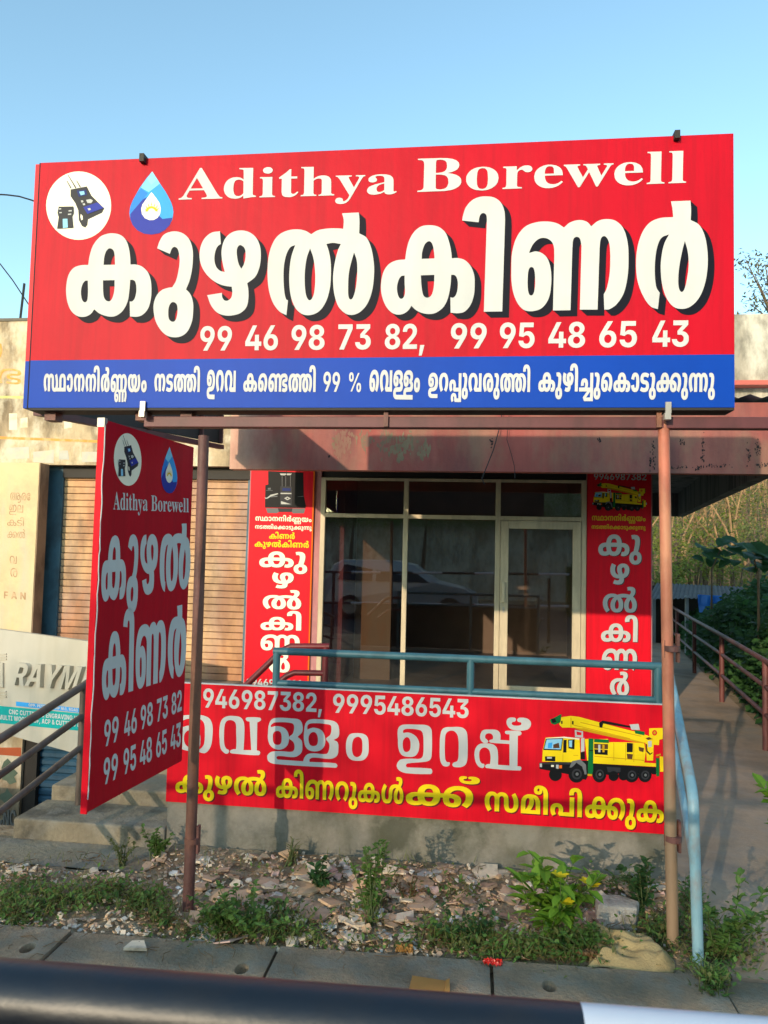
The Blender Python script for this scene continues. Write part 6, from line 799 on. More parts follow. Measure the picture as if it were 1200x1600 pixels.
for a, b in ((xgl+FW,xm1-FW/2),(xm1+FW/2,xm2-FW/2),(xm2+FW/2,xgr-FW)): pane(a,b,ztr+.022,zt_-.03,gfo)
da, db = xm2+FW/2+.004, xgr-FW-.004; dz0, dz1 = zg0+.012, ztr-.026
dm = MB(); dw = .085
dm.box((da,gy0-.008,dz0),(da+dw,gy1-.01,dz1)).box((db-dw,gy0-.008,dz0),(db,gy1-.01,dz1)).box((da+dw,gy0-.006,dz1-dw),(db-dw,gy1-.012,dz1)).box((da+dw,gy0-.006,dz0),(db-dw,gy1-.012,dz0+.10))
door = dm.build('door', M_ALU, sb, bevel=.003)
pane(da+dw,db-dw,dz0+.10,dz1-dw,door,SY+.022)
hz = zw(788,925); MB().box((da+.02,gy0-.04,hz-.11),(da+.055,gy0-.009,hz+.11)).build('handle', M_ALU, door, bevel=.006)
hl = MB(); hl.box((da+.03,gy0-.012,hz-.22),(da+.05,gy0-.0085,hz-.16)); hl.build('lock', M_METAL, door)
# the room behind the glass
M_ROOM = surf('dim_room_wall', hexc('b4a498'), .9, .1, 2); M_TILE = surf('room_floor_tile', hexc('6a5f55'), .4, .1, 3)
M_PLY = surf('plywood_sheet', hexc('766654'), .7, .1, 3, dirt=(hexc('805634'), 4, .5, .2)); M_MARP = surf('maroon_partition', hexc('6c2c34'), .7, .1, 3)
MB().box((xgl-.3,11.5,FL),(xgr+.3,11.6,zh)).build('room_back_wall', M_ROOM, sb)
MB().box((xgl-.35,SY+.31,FL),(xgl-.25,11.5,zh)).build('room_side_wall', M_MARP, sb); MB().box((xgr+.25,SY+.31,FL),(xgr+.35,11.5,zh)).build('room_side_wall', M_ROOM, sb)
MB().box((xgl-.25,SY+.25,FL-.05),(xgr+.25,11.5,FL)).build('room_floor', M_TILE, sb)
MB().box((xgl-.005,SY+.3,FL),(xgl+.22,9.2,zh-.3)).build('partition', M_MARP, sb)
MB().box((xw(556,900,8.7),8.7,FL),(xw(612,900,8.7),8.74,zw(580,812,8.7))).build('partition', M_PLY, sb)

# ------------------------------------------------------------------ the two pier banners
def pier_banner(px0, px1, label, top=738):
    xa, xb = px0, px1; z0 = FL+.03; z1 = z_f0+.22
    t = thing('pier_banner', ((xa+xb)/2, SY, z0), label, 'banner', 'vertical red banners on the shopfront piers')
    MB().box((xa,SY-.012,z0),(xb,SY+.018,z1)).build('panel', M_BRED, t)
    return t
fp = Face((0, SY-.012, 0), (0,-1,0))
pl = pier_banner(x1a, x1b, 'red vertical pier banner between rusty shutter and glass, black equipment case at its top')
pr_ = pier_banner(x2a, x2b, 'red vertical pier banner right of the glass door, small yellow truck at its top')
MB().box((x1b+.0005,SY-.010,FL+.03),(x1b+.014,SY+.016,z_f0+.22)).build('edge_strip', PR['orange'], pl)
def words(par, lst, m, sh=None, dx=0, dy=0):
    c = []
    for a in lst: c += line(*a)
    if sh: printed('lettering_shadow', sweep(c, dx, dy, 3), sh, par, fp, .001)
    printed('lettering', c, m, par, fp, .0018)
def column(par, rows, m, sh, dx, dy):
    words(par, [(t, 'W', (a,y), (b,y+(b-a)*.02), h) for t, a, b, y, h in rows], m, sh, dx, dy)
words(pl, [('സ്ഥാനനിർണ്ണയം','W',(399,813.5),(487,815.8),10),('നടത്തിെക്കാടുക്കുന്നു','W',(398.5,826),(487,828),8)], PR['cream'])
words(pl, [('കിണർ','W',(420.5,841.5),(460.5,842.2),11),('കുഴൽകിണർ','W',(397.8,854),(482.5,856),11.5)], PR['yellow'])
column(pl, [('കു',405,480,885.6,24.5),('ഴ',425,458.5,918.6,24.6),('ൽ',410.4,470.4,951,30),('കി',407,470.4,984,30.5),('ണ',407,468,1015.5,24.5),('ർ',419.5,452.5,1050,31)], PR['cream'], M_MAROON, .8, .8)  # white letters in cream, the warm sunlight put into the print colour
words(pl, [('9946987382','I',(385,1071),(472,1074),11)], M_WHITE)
words(pr_, [('9946987382','I',(927.8,749.7),(1010,750.5),10.6)], PR['lightgrey'])  # this pier's white print is greyed, its shade put into the colour
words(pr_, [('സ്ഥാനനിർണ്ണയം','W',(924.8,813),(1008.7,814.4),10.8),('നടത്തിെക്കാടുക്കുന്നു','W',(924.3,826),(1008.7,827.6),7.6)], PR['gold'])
column(pr_, [('കു',934.7,1002.5,867.5,33),('ഴ',953,983,912.5,32.5),('ൽ',941.6,994.8,956,40),('കി',939,996,1002,42),('ണ',940,995,1046,33),('ർ',952.7,982.6,1086,37)], PR['lightgrey'], PR['dgrey'], 1.3, 1.0)  # same letters in grey instead of cream, shade put into the colour
picture('truck_picture', TRUCK, sq((100,165,1030,665), (925,754,1011,799,1)), pr_, fp, .0008, .00004)
CASE = [('black','390,60 940,85 945,440 980,600 975,640 340,630 345,280 390,270'),('grey','355,640 970,645 950,720 780,722 760,700 560,700 520,718 380,715'),('dgrey','540,640 770,642 760,700 560,700'),
 ('lightgrey','570,98 760,98 740,125 690,125 665,118 650,128 590,125'),('black','672,40 682,40 682,140 672,140'),('grey','604,140 612,140 612,300 604,300'),('grey','660,140 668,140 668,300 660,300'),('grey','734,140 742,140 742,300 734,300'),
 ('dgrey','580,300 762,302 765,600 578,598'),('navy','615,325 740,330 740,372 612,370'),('lightgrey','585,400 752,402 752,420 585,418'),('lightgrey','640,485 690,460 745,488 690,515'),('dgrey','672,486 690,474 712,488 690,500'),('grey','590,530 745,575 745,582 590,580'),('lightgrey','590,530 640,545 740,578 590,576'),
 ('lightgrey','335,475 370,478 430,430 540,405 548,420 440,455 378,490 350,492'),('grey','430,455 535,445 535,462 430,470'),('grey','385,325 430,322 430,350 385,350'),('grey','358,360 460,362 460,368 358,366'),('grey','850,460 940,448 942,460 850,464')]
picture('case_picture', CASE, cr(10, 380, 730), pl, fp, .0008, .00012)
# ------------------------------------------------------------------ neighbouring shop on the left
PBZ = zw(60,726); PTZ = zw(20,502)
nb = thing('neighbouring_shop', (-6, 8, 0), 'weathered cream shop at the left with faded painted letters on its parapet and pillar', 'building')
MB().box((-11,SY,PBZ),(x1a+.12,SY+.16,PTZ)).build('parapet', M_CREAM, nb)
MB().box((-11,SY-.012,PTZ+.001),(x1a+.12,SY+.172,PTZ+.035)).build('coping', surf('grey_coping', hexc('6c665c'), .9, .2, 4), nb)
MB().box((-11,SY+.161,zs1+.06),(x1b-.02,SY+.25,PTZ-.3)).build('rear_wall', M_WWALL, nb)
xp = PY(55,860,7.82).x
MB().box((-6.2,7.82,FL),(xp,7.999,PBZ-.001)).build('pillar', M_PILLAR, nb)
MB().box((xp+.0005,7.825,FL),(xp+.012,7.998,PBZ-.001)).build('jamb', M_JAMB, nb)
MB().box((-11,SY-.001+.05,-1.9),(-6.2,SY+.1,PBZ-.001)).build('side_bay_wall', M_CREAM, nb)
MB().box((-11,7.52,-1.9),(PY(33,1200,7.52).x,7.8,FL-.17)).build('lower_pier', M_CREAM, nb)
MB().box((PY(33,1200,7.52).x+.001,7.56,-1.9),(PY(57,1200,7.56).x,7.8,FL-.17)).build('lower_jamb', M_DARK, nb)
lx0, lx1 = PY(57,1200,7.6).x, -2.75
sh = MB(); k = -1.9
while k < FL-.2:
    sh.add([(lx0,7.64,k),(lx1,7.64,k),(lx1,7.62,k+.02),(lx0,7.62,k+.02),(lx1,7.62,k+.06),(lx0,7.62,k+.06),(lx1,7.64,k+.08),(lx0,7.64,k+.08)],[(0,1,2,3),(3,2,4,5),(5,4,6,7)]); k += .08
sh.build('lower_shutter', M_SHUTD, nb)
fw = Face((0,SY,0),(0,-1,0)); fpil = Face((0,7.82,0),(0,-1,0)); fl_ = Face((0,7.52,0),(0,-1,0))
M_OR = surf('faded_orange_paint', hexc('e0984c'), .85, .15, 8, dirt=(hexc('d2bd98'), 9, .6, 1)); M_YG = surf('faded_lime_paint', hexc('c4c078'), .85, .1, 8, dirt=(hexc('d2bd98'), 9, .6, 1)); M_PB = surf('faded_brown_lettering', hexc('ae8a68'), .85, .15, 9, dirt=(hexc('d8b894'), 12, .7, 1))
M_PALEB = surf('faded_blue_patch', hexc('b9b7ac'), .85, .1, 6, dirt=(hexc('d2c0a2'), 7, .8, 1))
printed('painted_letter', line('ഭ','T',(-4,598),(33,601),24) + [pts('-8,536 2,537 4,548 1,558 -8,560')], M_OR, nb, fw, .002)
printed('painted_stripe', [pts('-20,681 160,688 160,692 -20,685')], M_OR, nb, fw, .002); printed('painted_stripe', [pts('-20,618 40,619 40,623 -20,622')], M_YG, nb, fw, .002)
printed('painted_patch', [pts('14,646 27,646 27,672 14,672'), pts('32,654 43,652 43,668 32,668'), pts('100,650 112,648 112,668 100,670')], surf('pale_patch', hexc('e2d6bc'), .85, .05, 8, dirt=(hexc('d2bd98'), 7, .8, 1)), nb, fw, .002)
printed('painted_patch', [pts('10,700 45,698 46,716 12,718'), pts('52,706 84,703 84,724 52,722'), pts('92,704 106,704 108,718 92,718'), pts('128,706 152,706 152,722 128,722')], M_PALEB, nb, fw, .002)
c = []
for t, a, b, y, h in (('ആരേ',16,47,781,12),('ഇല',14,36,800,12),('കടി',11,37,821,14),('ക്കൽ',11,39,840,14),('വ',15,26,880,12),('ര',16,27,901,14)): c += line(t,'T',(a,y),(b,y+1),h)
printed('painted_lettering', c + line('F A N','I',(6,935),(40,937),11), M_PB, nb, fpil, .002)
printed('orange_band', [pts('-20,1168 33,1168 33,1182 -20,1178')], surf('orange_wall_paint', hexc('b85a34'), .85, .1, 5), nb, fl_, .003)
printed('painted_tree', [pts('6,1190 12,1185 18,1192 25,1194 22,1202 28,1208 22,1214 26,1222 15,1226 10,1220 3,1218 6,1208 2,1200'), pts('2,1240 8,1238 11,1231 15,1238 20,1243 13,1250 8,1256 3,1250 -4,1248')], surf('faded_green_paint', hexc('5c6a58'), .85, .2, 9), nb, fl_, .003)
b = MB()
for t, x0, x1, y, h in (('CNC',-6,24,1290,26),('CUTTING',-26,24,1309,11)): fl_.put(b, line(t,'I',(x0,y),(x1,y+2),h), .012, .012)
b.build('raised_lettering', surf('grey_letter', hexc('6e6e6a'), .6, .1, 8), nb)
# rod on the parapet
rod = PY(33,470,SY+.06); MB().tube([(rod.x,SY+.06,PTZ+.03),(rod.x+.03,SY+.06,zw(35,440))],.014,6).build('rod', M_WIRE, nb)

# RAYMA name board along the gallery
A_, B_ = Vector((-5.6,7.64,0)), Vector((-3.38,6.54,0))
dv = (B_-A_).normalized(); nr = Vector((dv.y,-dv.x,0)); fr_b = Face(A_, nr)
z0, z1 = EYE-1.94, EYE-.88
rb = thing('name_board', ((A_.x+B_.x)/2,(A_.y+B_.y)/2,z0), 'off-white shop name board with raised letters and teal band, behind the stair rails', 'sign board')
k = -nr*.05; MB().hexa([A_+Vector((0,0,z0)),B_+Vector((0,0,z0)),B_+k+Vector((0,0,z0)),A_+k+Vector((0,0,z0)),A_+Vector((0,0,z1)),B_+Vector((0,0,z1)),B_+k+Vector((0,0,z1)),A_+k+Vector((0,0,z1))]).build('board', M_BOARD, rb)
b = MB()
cs = line('RAYMA','I',(17,1070),(144,1081),34,37,.3); fr_b.put(b, cs, .045, .044)
cs = [pts('-10,1035 4,1036 4,1074 -10,1074 -10,1070 0,1070 0,1040 -10,1040')]; fr_b.put(b, cs, .02, .019)
for y in (1021,1025,1029,1080,1084,1088): fr_b.put(b, [pts(f'-10,{y} 9,{y} 9,{y+2} -10,{y+2}')], .012, .011)
b.build('raised_lettering', M_BOARD, rb)
printed('blue_bar', [pts('25,1096 146,1109 146,1116 25,1103')], PR['mid'], rb, fr_b, .002)
printed('teal_band', [pts('-30,1100 146,1117 146,1144 -30,1127')], PR['teal'], rb, fr_b, .002)
c = line('OPP. PETROL PUMP M.C. ROAD','I',(45,1103.5),(122,1112),4.5,4.5,-.1) + line('CNC CUTTING & ENGRAVING WORKS','I',(14,1115.5),(141,1128),7.5,7.5,0) + line('MULTI WOOD, MDF, ACP & CUTTING DESIGN','I',(-2,1124),(146,1138),7.5,7.5,0)
printed('small_lettering', c, M_WHITE, rb, fr_b, .0035)

# ------------------------------------------------------------------ steps, apron, stair railing
st = MB(); st.box((-2.69,4.21,-1.9),(-1.745,4.56,.12)).box((-2.665,4.561,-1.9),(-1.745,4.92,.21)).box((-2.64,4.921,-1.9),(-1.745,7.34,FL-.003))
tag(st.build('concrete_steps', M_STEP, bevel=.012), 'worn concrete steps between the stair rails and the plinth of the long banner', 'steps')
tag(MB().prism([(-2.9,3.86,-.06),(-1.75,3.9,-.06),(-1.745,4.205,-.06),(-2.9,4.205,-.06)],(0,0,.065)).build('apron', M_STEP), kind='structure')
lr = thing('stair_railing', (-2.44, 4.5, .2), 'bare rusty three-pipe stair railing at the far left, in front of the name board', 'railing')
for z, r in ((-1.011,.024),(-1.204,.02),(-1.40,.02)):
    g = lambda y: (-2.44, y, EYE+z+(y-3.663)*.164)
    pipe('rail', [g(2.9), g(5.4)], r, M_GPIPE, lr)
pipe('post', [(-2.44,4.5,.11),(-2.44,4.5,EYE-.872)], .023, M_GPIPE, lr); pipe('post', [(-2.44,5.38,.2),(-2.44,5.38,EYE-.74)], .023, M_GPIPE, lr); pipe('post', [(-2.44,3.1,-.05),(-2.44,3.1,EYE-1.10)], .023, M_GPIPE, lr)

# path railing on the right
pr2 = thing('path_railing', (3.1, 9.5, 0), 'brown three-bar pipe railing along the right edge of the concrete path', 'railing')
PP = [(2.40,5.0),(2.762,7.362),(3.148,9.778),(3.509,12.179),(3.894,14.6),(4.9,20.5)]
for x, y in PP: pipe('post', [(x,y,-.03),(x,y,.83)], .03, M_PRAIL, pr2, 10)
for h, r in ((.83,.026),(.59,.022),(.33,.022)): pipe('rail', [(x,y,h) for x, y in PP], r, M_PRAIL, pr2, 10)

# roadside guard rail right in front of the viewer
gr = thing('guard_rail', (0, .55, 0), 'glossy black guard rail pipe with a white band, at the bottom edge', 'guard rail')
gz_ = EYE-.347; wx = .083
def gseg(n, a, b, z, m, r): MB().tube([(a,.55,z+(a+.356)*.0155),(b,.55,z+(b+.356)*.0155)], r, 40).build(n, m, gr, smooth=True)
for z, r in ((gz_,.026),(EYE-1.0,.026)):
    for i in range(-3, 4):
        a = wx+(i*1.3); gseg('white_section', a, a+.62, z, M_WHITEGLOSS, r); gseg('black_section', a+.6201, a+1.2999, z, M_BLACKGLOSS, r)
for x in (-2.9, 1.6, 3.9): pipe('post', [(x,.55,0),(x,.55,EYE-.40)], .035, M_BLACKGLOSS, gr, 16)

# cables
def cable(label, p, r=.006): tag(MB().tube(p, r, 5).build('cable', M_WIRE), label, 'cable')
cable('thin black cable from the left edge to the top left of the hoarding', [PY(-60,305,5),PY(-20,303,5),PY(10,304.5,5),PY(30,307,5),PY(50,313,5),PY(90,330,5)])
cable('thin cable slanting across the sky above the left parapet', [PY(-40,378,6.5),PY(0,412,6.5),PY(20,438,6.5),PY(45,476,6.5)])
cable('loose black wire hanging over the fascia, curling at its lower end', [PY(785.6,630,6.86),PY(783,655,6.86),PY(779,674,6.85),PY(771,703,6.85),PY(757,738,6.84),PY(753,748,6.84),PY(757,757,6.84)], .005)
cable('thinner loose wire hanging right beside the curling one on the fascia', [PY(798,630,6.86),PY(794,660,6.86),PY(792,687,6.85),PY(799,710,6.85),PY(804,730,6.85),PY(804.6,748,6.84)], .003)

# ------------------------------------------------------------------ rubble below the plinth
random.seed(11)
TILES = [surf('tile_'+n, hexc(h), .75, .12, 14, dirt=(hexc('5c4c3c'), 8, .6, 1), bump=.1) for n, h in (('beige','e2ceb4'),('brown','b89a82'),('white','e6e2da'),('pink','ccaca0'),('grey','c2beb6'),('tan','ceaa86'))]
LBL = ['broken beige tile shard', 'broken brown tile shard', 'broken white glazed tile shard', 'broken pinkish tile shard', 'broken grey tile shard', 'broken tan tile shard']
GRP = 'tile shards in the rubble below the plinth'
def zone(px, py):
    if px < 300: return 1345 <= py <= 1388 and py < 1360+px*.1+10
    if px < 830: return 1350 <= py <= 1478
    return 1372 <= py <= 1440
shards = []
tries = 0
while len(shards) < 288 and tries < 9000:
    tries += 1
    px, py = random.uniform(-20, 1040), random.uniform(1345, 1478)
    if not zone(px, py): continue
    if px < 300 and random.random() < .15: continue
    p = PG(px, py)
    if p.y > 4.14 or (p.x < -1.70 and p.y > 3.85): continue
    if abs(p.x-a0.x) < .06 and abs(p.y-3.57) < .08: continue
    big = random.random() < (.30 if 300 < px < 830 else .08)
    r = random.uniform(.05, .10) if big else random.uniform(.02, .052)
    shards.append((p.x, p.y, r))
shards += [(PG(893,1435).x, PG(893,1435).y, .14), (PG(672,1445).x-.9, 3.62, .12), (PG(950,1440).x, PG(950,1440).y, .13), (PG(470,1400).x, PG(470,1400).y, .12), (PG(435,1410).x, PG(435,1410).y,.10), (PG(490,1430).x, PG(490,1430).y,.10)]
bed = lambda x, y: max(0, (y-3.3))*.05*(1 if x > -1.7 else .3)
for x, y, r in shards:
    n = random.choice((4,4,5,5,6)); th = random.uniform(.005,.013)
    a0_ = random.uniform(0, 6.28); el = random.uniform(.5, 1)
    ang = sorted(a0_+2*math.pi*(i+random.uniform(-.32,.32))/n for i in range(n))
    poly = [(r*math.cos(a)*random.uniform(.75,1.1), r*el*math.sin(a)*random.uniform(.75,1.1), 0) for a in ang]
    m = MB().prism(poly, (0,0,th)); mi = random.choices(range(6), (5,5,.9,1.0,2.2,4))[0]
    o = m.build('tile_shard', TILES[mi], origin=(0,0,0)); tilt = random.gauss(0,.18) if r < .06 else random.gauss(0,.10)
    o.rotation_euler = (tilt-.08, random.gauss(0,.16), random.uniform(0,6.28)); o.location = (x, y, bed(x,y)-.004+abs(math.sin(tilt))*r*.35+random.uniform(.0,.018))
    tag(o, LBL[mi]+' lying among the rubble at the foot of the plinth', 'tile shard', GRP)
mb = MB()
BEDN = []
nxb, nyb = 90, 26
for j in range(nyb+1):
    for i in range(nxb+1):
        x = -3.0+i*4.1/nxb; y = 3.24+j*.96/nyb
        if x < -1.72 and y > 3.87: y = 3.87
        BEDN.append((x, y, bed(x,y)-.012+random.uniform(0,.016)))
mb.add(BEDN, [(j*(nxb+1)+i, j*(nxb+1)+i+1, (j+1)*(nxb+1)+i+1, (j+1)*(nxb+1)+i) for j in range(nyb) for i in range(nxb)])
tag(mb.build('dirt_bank', M_SOIL, smooth=True), kind='structure')
mb = MB()
for _ in range(3600):
    px, py = random.uniform(-30, 1060), random.uniform(1340, 1500); p = PG(px, py)
    if p.y > 4.17 or p.y < 3.24 or (p.x < -1.70 and p.y > 3.86): continue
    r = random.uniform(.004,.016); a = random.uniform(0,6.28); n = 4; z = bed(p.x,p.y)+random.uniform(0,.012)
    tx, ty = random.gauss(0,.35), random.gauss(0,.35)
    mb.m = random.choices(range(6), (5,6,.5,1,2.2,4))[0]
    base = [(p.x+r*math.cos(a+i*1.571+random.uniform(-.3,.3)), p.y+r*.8*math.sin(a+i*1.571), z) for i in range(n)]
    base = [(x, y, z+(x-p.x)*tx+(y-p.y)*ty) for x, y, z in base]
    mb.prism(base, (0,0,random.uniform(.003,.008)))
tag(mb.build('rubble', TILES), kind='stuff')
# ------------------------------------------------------------------ plants
def leaf(mb, p, d, up, L, W, fold=.15, droop=.0):
    d = d.normalized(); s = d.cross(up)
    if s.length < 1e-4: s = d.cross(Vector((1,0,0)))
    s.normalize(); n = s.cross(d).normalized()
    m1 = p+d*L*.35-n*L*fold*.2; m2 = p+d*L*.72-n*L*(fold*.3+droop*.5); tip = p+d*L-n*L*(fold*.4+droop)
    mb.add([p, m1+s*W*.5+n*W*fold, m2+s*W*.42+n*W*fold, tip, m2-s*W*.42+n*W*fold, m1-s*W*.5+n*W*fold, m1, m2], [(0,6,1),(6,7,2,1),(7,3,2),(0,5,6),(6,5,4,7),(7,4,3)])
def leaf2(mb, p, d, up, L, W):
    d = d.normalized(); s = d.cross(up)
    if s.length < 1e-4: s = Vector((1,0,0))
    s.normalize(); n = s.cross(d)
    mb.add([p, p+d*L*.5+s*W*.5+n*W*.12, p+d*L, p+d*L*.5-s*W*.5+n*W*.12], [(0,1,2),(0,2,3)])
def broad(mb, p, d, up, L, W, droop=.25):
    d = d.normalized(); s = d.cross(up).normalized(); n = s.cross(d); k = len(mb.v); q = []
    prof = ((0,.0),(.04,.28),(.16,.46),(.35,.52),(.58,.46),(.8,.27),(.93,.10),(1,0))
    for t, w in prof:
        wav = math.sin(t*9+L*40)*.03
        for sg in (-1, 0, 1): q.append(p+d*L*t*(1-.1*t)+s*W*w*sg+n*(W*(.16*abs(sg)*(w+.2)+wav*abs(sg))-L*droop*t*t))
    mb.add(q, [(3*i+j,3*i+j+1,3*i+j+4,3*i+j+3) for i in range(len(prof)-1) for j in (0,1)])
def rv(z=(-1,1)): return Vector((random.uniform(-1,1), random.uniform(-1,1), random.uniform(*z)))
def weed(name, loc, h, spread, stems, per, L, W, mat, label, cat='weed', flowers=0, group=None, upright=.8):
    loc = Vector(loc); t = thing(name, loc, label, cat, group); sm = MB(); lm = MB(); fm = MB()
    for _ in range(stems):
        tip = loc+Vector((random.gauss(0,spread), random.gauss(0,spread*.8), h*random.uniform(.55,1.05))); mid = loc.lerp(tip,.5)+Vector((random.gauss(0,spread*.2),random.gauss(0,spread*.2),h*.08))
        sm.tube([loc+Vector((random.gauss(0,.012),random.gauss(0,.012),-.01)), mid, tip], [.004,.003,.0015], 5, False)
        for k in range(per):
            f = random.uniform(.18,1); p = loc.lerp(mid, f*2) if f < .5 else mid.lerp(tip, f*2-1)
            d = rv((-.1,upright)); leaf(lm, p, d, Vector((0,0,1)), L*random.uniform(.6,1.15), W*random.uniform(.7,1.1), .18, random.uniform(0,.3))
        if flowers and random.random() < flowers:
            for q in range(6):
                a = q*1.047; leaf(fm, tip+Vector((0,0,.01)), Vector((math.cos(a),math.sin(a),.5)), Vector((0,0,1)), .045, .03)
    sm.build('stem', M_STEM, t); lm.build('foliage', mat, t)
    if fm.v: fm.build('flower', L_FLOW, t)
    return t
random.seed(23)
g = lambda x, y: PG(x, y)+Vector((0,0,bed(PG(x,y).x, PG(x,y).y)))
weed('flowering_shrub', g(860,1470), .35, .10, 17, 11, .105, .048, L_BRIGHT, 'bright green broad-leaved young shrub with yellow flowers, below the right half of the banner', 'shrub', .4)
weed('tall_weed', g(578,1445), .40, .055, 10, 26, .035, .022, L_MID, 'tall light green weed growing from the rubble under the middle of the plinth')
weed('weed_bush', g(240,1350), .17, .045, 9, 26, .03, .02, L_MID, 'small dense green bush at the left corner of the plinth beside the steps', 'bush')
weed('leafy_weed', g(497,1398), .13, .05, 6, 10, .05, .035, L_DARK, 'small dark broad-leaved weed on the rubble left of the tall weed')
weed('leafy_weed', g(1125,1500), .30, .12, 10, 17, .055, .03, L_MID, 'leafy weed with spreading stems at the foot of the pale blue handrail')
weed('leafy_weed', g(1005,1440), .26, .07, 9, 16, .05, .032, L_DARK, 'dark leafy weed just left of the right steel post, behind the sack')
weed('grass_tuft', g(455,1362), .13, .02, 12, 4, .06, .006, L_OLIVE, 'thin grass tuft against the plinth under the middle of the banner', 'grass tuft')
weed('grass_tuft', g(1110,1545), .10, .035, 26, 6, .05, .006, L_MID, 'bushy grass tuft in the slab corner in front of the pale blue handrail', 'grass tuft')
weed('dry_weed', g(190,1355), .14, .05, 8, 12, .025, .014, L_OLIVE, 'yellowish dry weed at the steps just left of the small dense bush')
weed('dry_weed', g(640,1415), .12, .05, 7, 12, .028, .016, L_DRY, 'brownish dry weed right of the tall weed on the rubble')
weed('leafy_weed', g(338,1452), .15, .06, 10, 18, .032, .022, L_MID, 'green weed clump just right of the foot of the left steel post')
weed('leafy_weed', g(385,1462), .2, .10, 14, 20, .032, .024, L_MID, 'low bright weed clump at the slab edge, further right of the left steel post')
weed('leafy_weed', g(740,1480), .14, .08, 10, 18, .028, .02, L_DARK, 'low dark weed clump between the shrub and the middle drain slab')
weed('leafy_weed', g(910,1492), .14, .09, 12, 18, .026, .02, L_MID, 'low green weed clump left of the woven sack')
q = PY(1218,1275,4.6); weed('leafy_weed', (q.x+.05,4.6,0), .55, .09, 7, 9, .11, .08, L_BRIGHT, 'bright large-leaved weed reaching in at the right edge beside the path')
# ground cover: small creeping leaves, nobody could count them
mb = MB(); mb2 = MB()
PATCH = [(20,1432,60,24,420),(95,1412,60,22,420),(170,1405,50,22,380),(225,1420,44,22,330),(262,1445,40,18,220),(330,1462,60,18,320),(400,1450,90,28,700),(465,1468,50,14,160),(575,1430,34,24,160),(690,1470,50,18,260),(745,1482,50,20,340),(820,1490,70,20,560),(905,1490,66,24,560),(720,1410,60,20,90),(1030,1470,46,34,420),(1130,1490,66,36,560),(1078,1420,20,50,260),(1115,1550,24,22,220),(620,1484,160,8,120),(20,1400,60,26,240),(500,1378,240,8,90),(960,1400,60,20,120),(880,1425,50,22,200)]
for cx_, cy_, rx, ry, n in PATCH:
    for _ in range(int(n*1.15)):
        px, py = random.gauss(cx_, rx*.5), random.gauss(cy_, ry*.5); p = PG(px, py)
        if 268 < px < 314 and py < 1462: continue
        if p.y > 4.15 or p.y < 3.15 or (p.x < -1.72 and p.y > 4.1): continue
        p.z = bed(p.x,p.y)+abs(random.gauss(0,.034))
        (leaf2)(mb if random.random() < .6 else mb2, p, rv((-.1,.7)), Vector((0,0,1)), random.uniform(.014,.04), random.uniform(.010,.024))
tag(mb.build('ground_cover', L_MID), kind='stuff'); tag(mb2.build('ground_cover', L_OLIVE), kind='stuff')
mb = MB(); mb3 = MB()
for cx_, cy_, rx, ry, n in PATCH+[(150,1350,120,10,200),(400,1360,160,12,160),(700,1365,160,10,160)]:
    for _ in range(int(n*.30)):
        p = PG(random.gauss(cx_, rx*.5), random.gauss(cy_, ry*.5))
        if p.y > 4.17 or p.y < 3.15 or (p.x < -1.72 and p.y > 4.1): continue
        p.z = bed(p.x,p.y)
        if random.random() < .6: leaf2(mb, p, Vector((random.gauss(0,.5),random.gauss(0,.5),1)), Vector((0,1,0)), random.uniform(.04,.11), .004)
        else: p.z += random.uniform(0,.03); leaf2(mb3, p, rv((-.2,.3)), Vector((0,0,1)), random.uniform(.015,.045), random.uniform(.008,.02))
tag(mb.build('grass', L_OLIVE), kind='stuff'); tag(mb3.build('dead_leaves', L_DRY), kind='stuff')
# straw and twigs
mb = MB()
for _ in range(190):
    p = PG(random.uniform(0,1080), random.choice((random.uniform(1345,1400), random.uniform(1440,1520)))); 
    if p.y > 4.15 or (p.x < -1.72 and p.y > 4.1): continue
    p.z = bed(p.x,p.y)+.03 if p.y > 3.25 else .03
    a = random.uniform(0,6.28); L = random.uniform(.03,.13); mb.tube([p, p+Vector((math.cos(a)*L*.5,math.sin(a)*L*.5,random.uniform(0,.012))), p+Vector((math.cos(a+.3)*L,math.sin(a+.3)*L,0))], .0016, 4, False)
tag(mb.build('dry_straw', L_DRY), kind='stuff')

# litter
q = g(962,1448); b = MB(); b.prism([(q.x-.10,q.y-.05,q.z-.01),(q.x+.08,q.y-.06,q.z-.01),(q.x+.11,q.y+.02,q.z-.01),(q.x+.02,q.y+.08,q.z-.01),(q.x-.09,q.y+.06,q.z-.01)],(.01,.02,.10))
tag(b.build('concrete_chunk', surf('pale_broken_concrete', hexc('b4aea6'), .9, .15, 6, dirt=[(hexc('6c645a'), 9, .7)], bump=.8, bscale=40), bevel=.012), 'pale broken concrete chunk in the rubble behind the woven sack', 'concrete chunk')
p = g(972,1512)
mb = MB(); nx_, ny_ = 44, 34; vv = []
random.seed(5)
for j in range(ny_+1):
    for i in range(nx_+1):
        u, v = i/nx_, j/ny_; x = p.x-.16+u*.36+.03*math.sin(v*5); y = p.y-.05+v*.30+.025*math.sin(u*7)
        ed = min(u, 1-u, v, 1-v)*6; hgt = min(1, ed)*(.03+.03*u+.012*math.sin(u*7+v*6)+.006*math.sin(u*19-v*13)+.004*math.sin(v*31+u*9))
        vv.append((x, y, bed(x,y)+.008+max(0,hgt)))
mb.add(vv, [(j*(nx_+1)+i, j*(nx_+1)+i+1, (j+1)*(nx_+1)+i+1, (j+1)*(nx_+1)+i) for j in range(ny_) for i in range(nx_)])
tag(mb.build('woven_sack', M_SACK, smooth=True), 'crumpled beige woven sack lying on the ground left of the right steel post', 'sack')
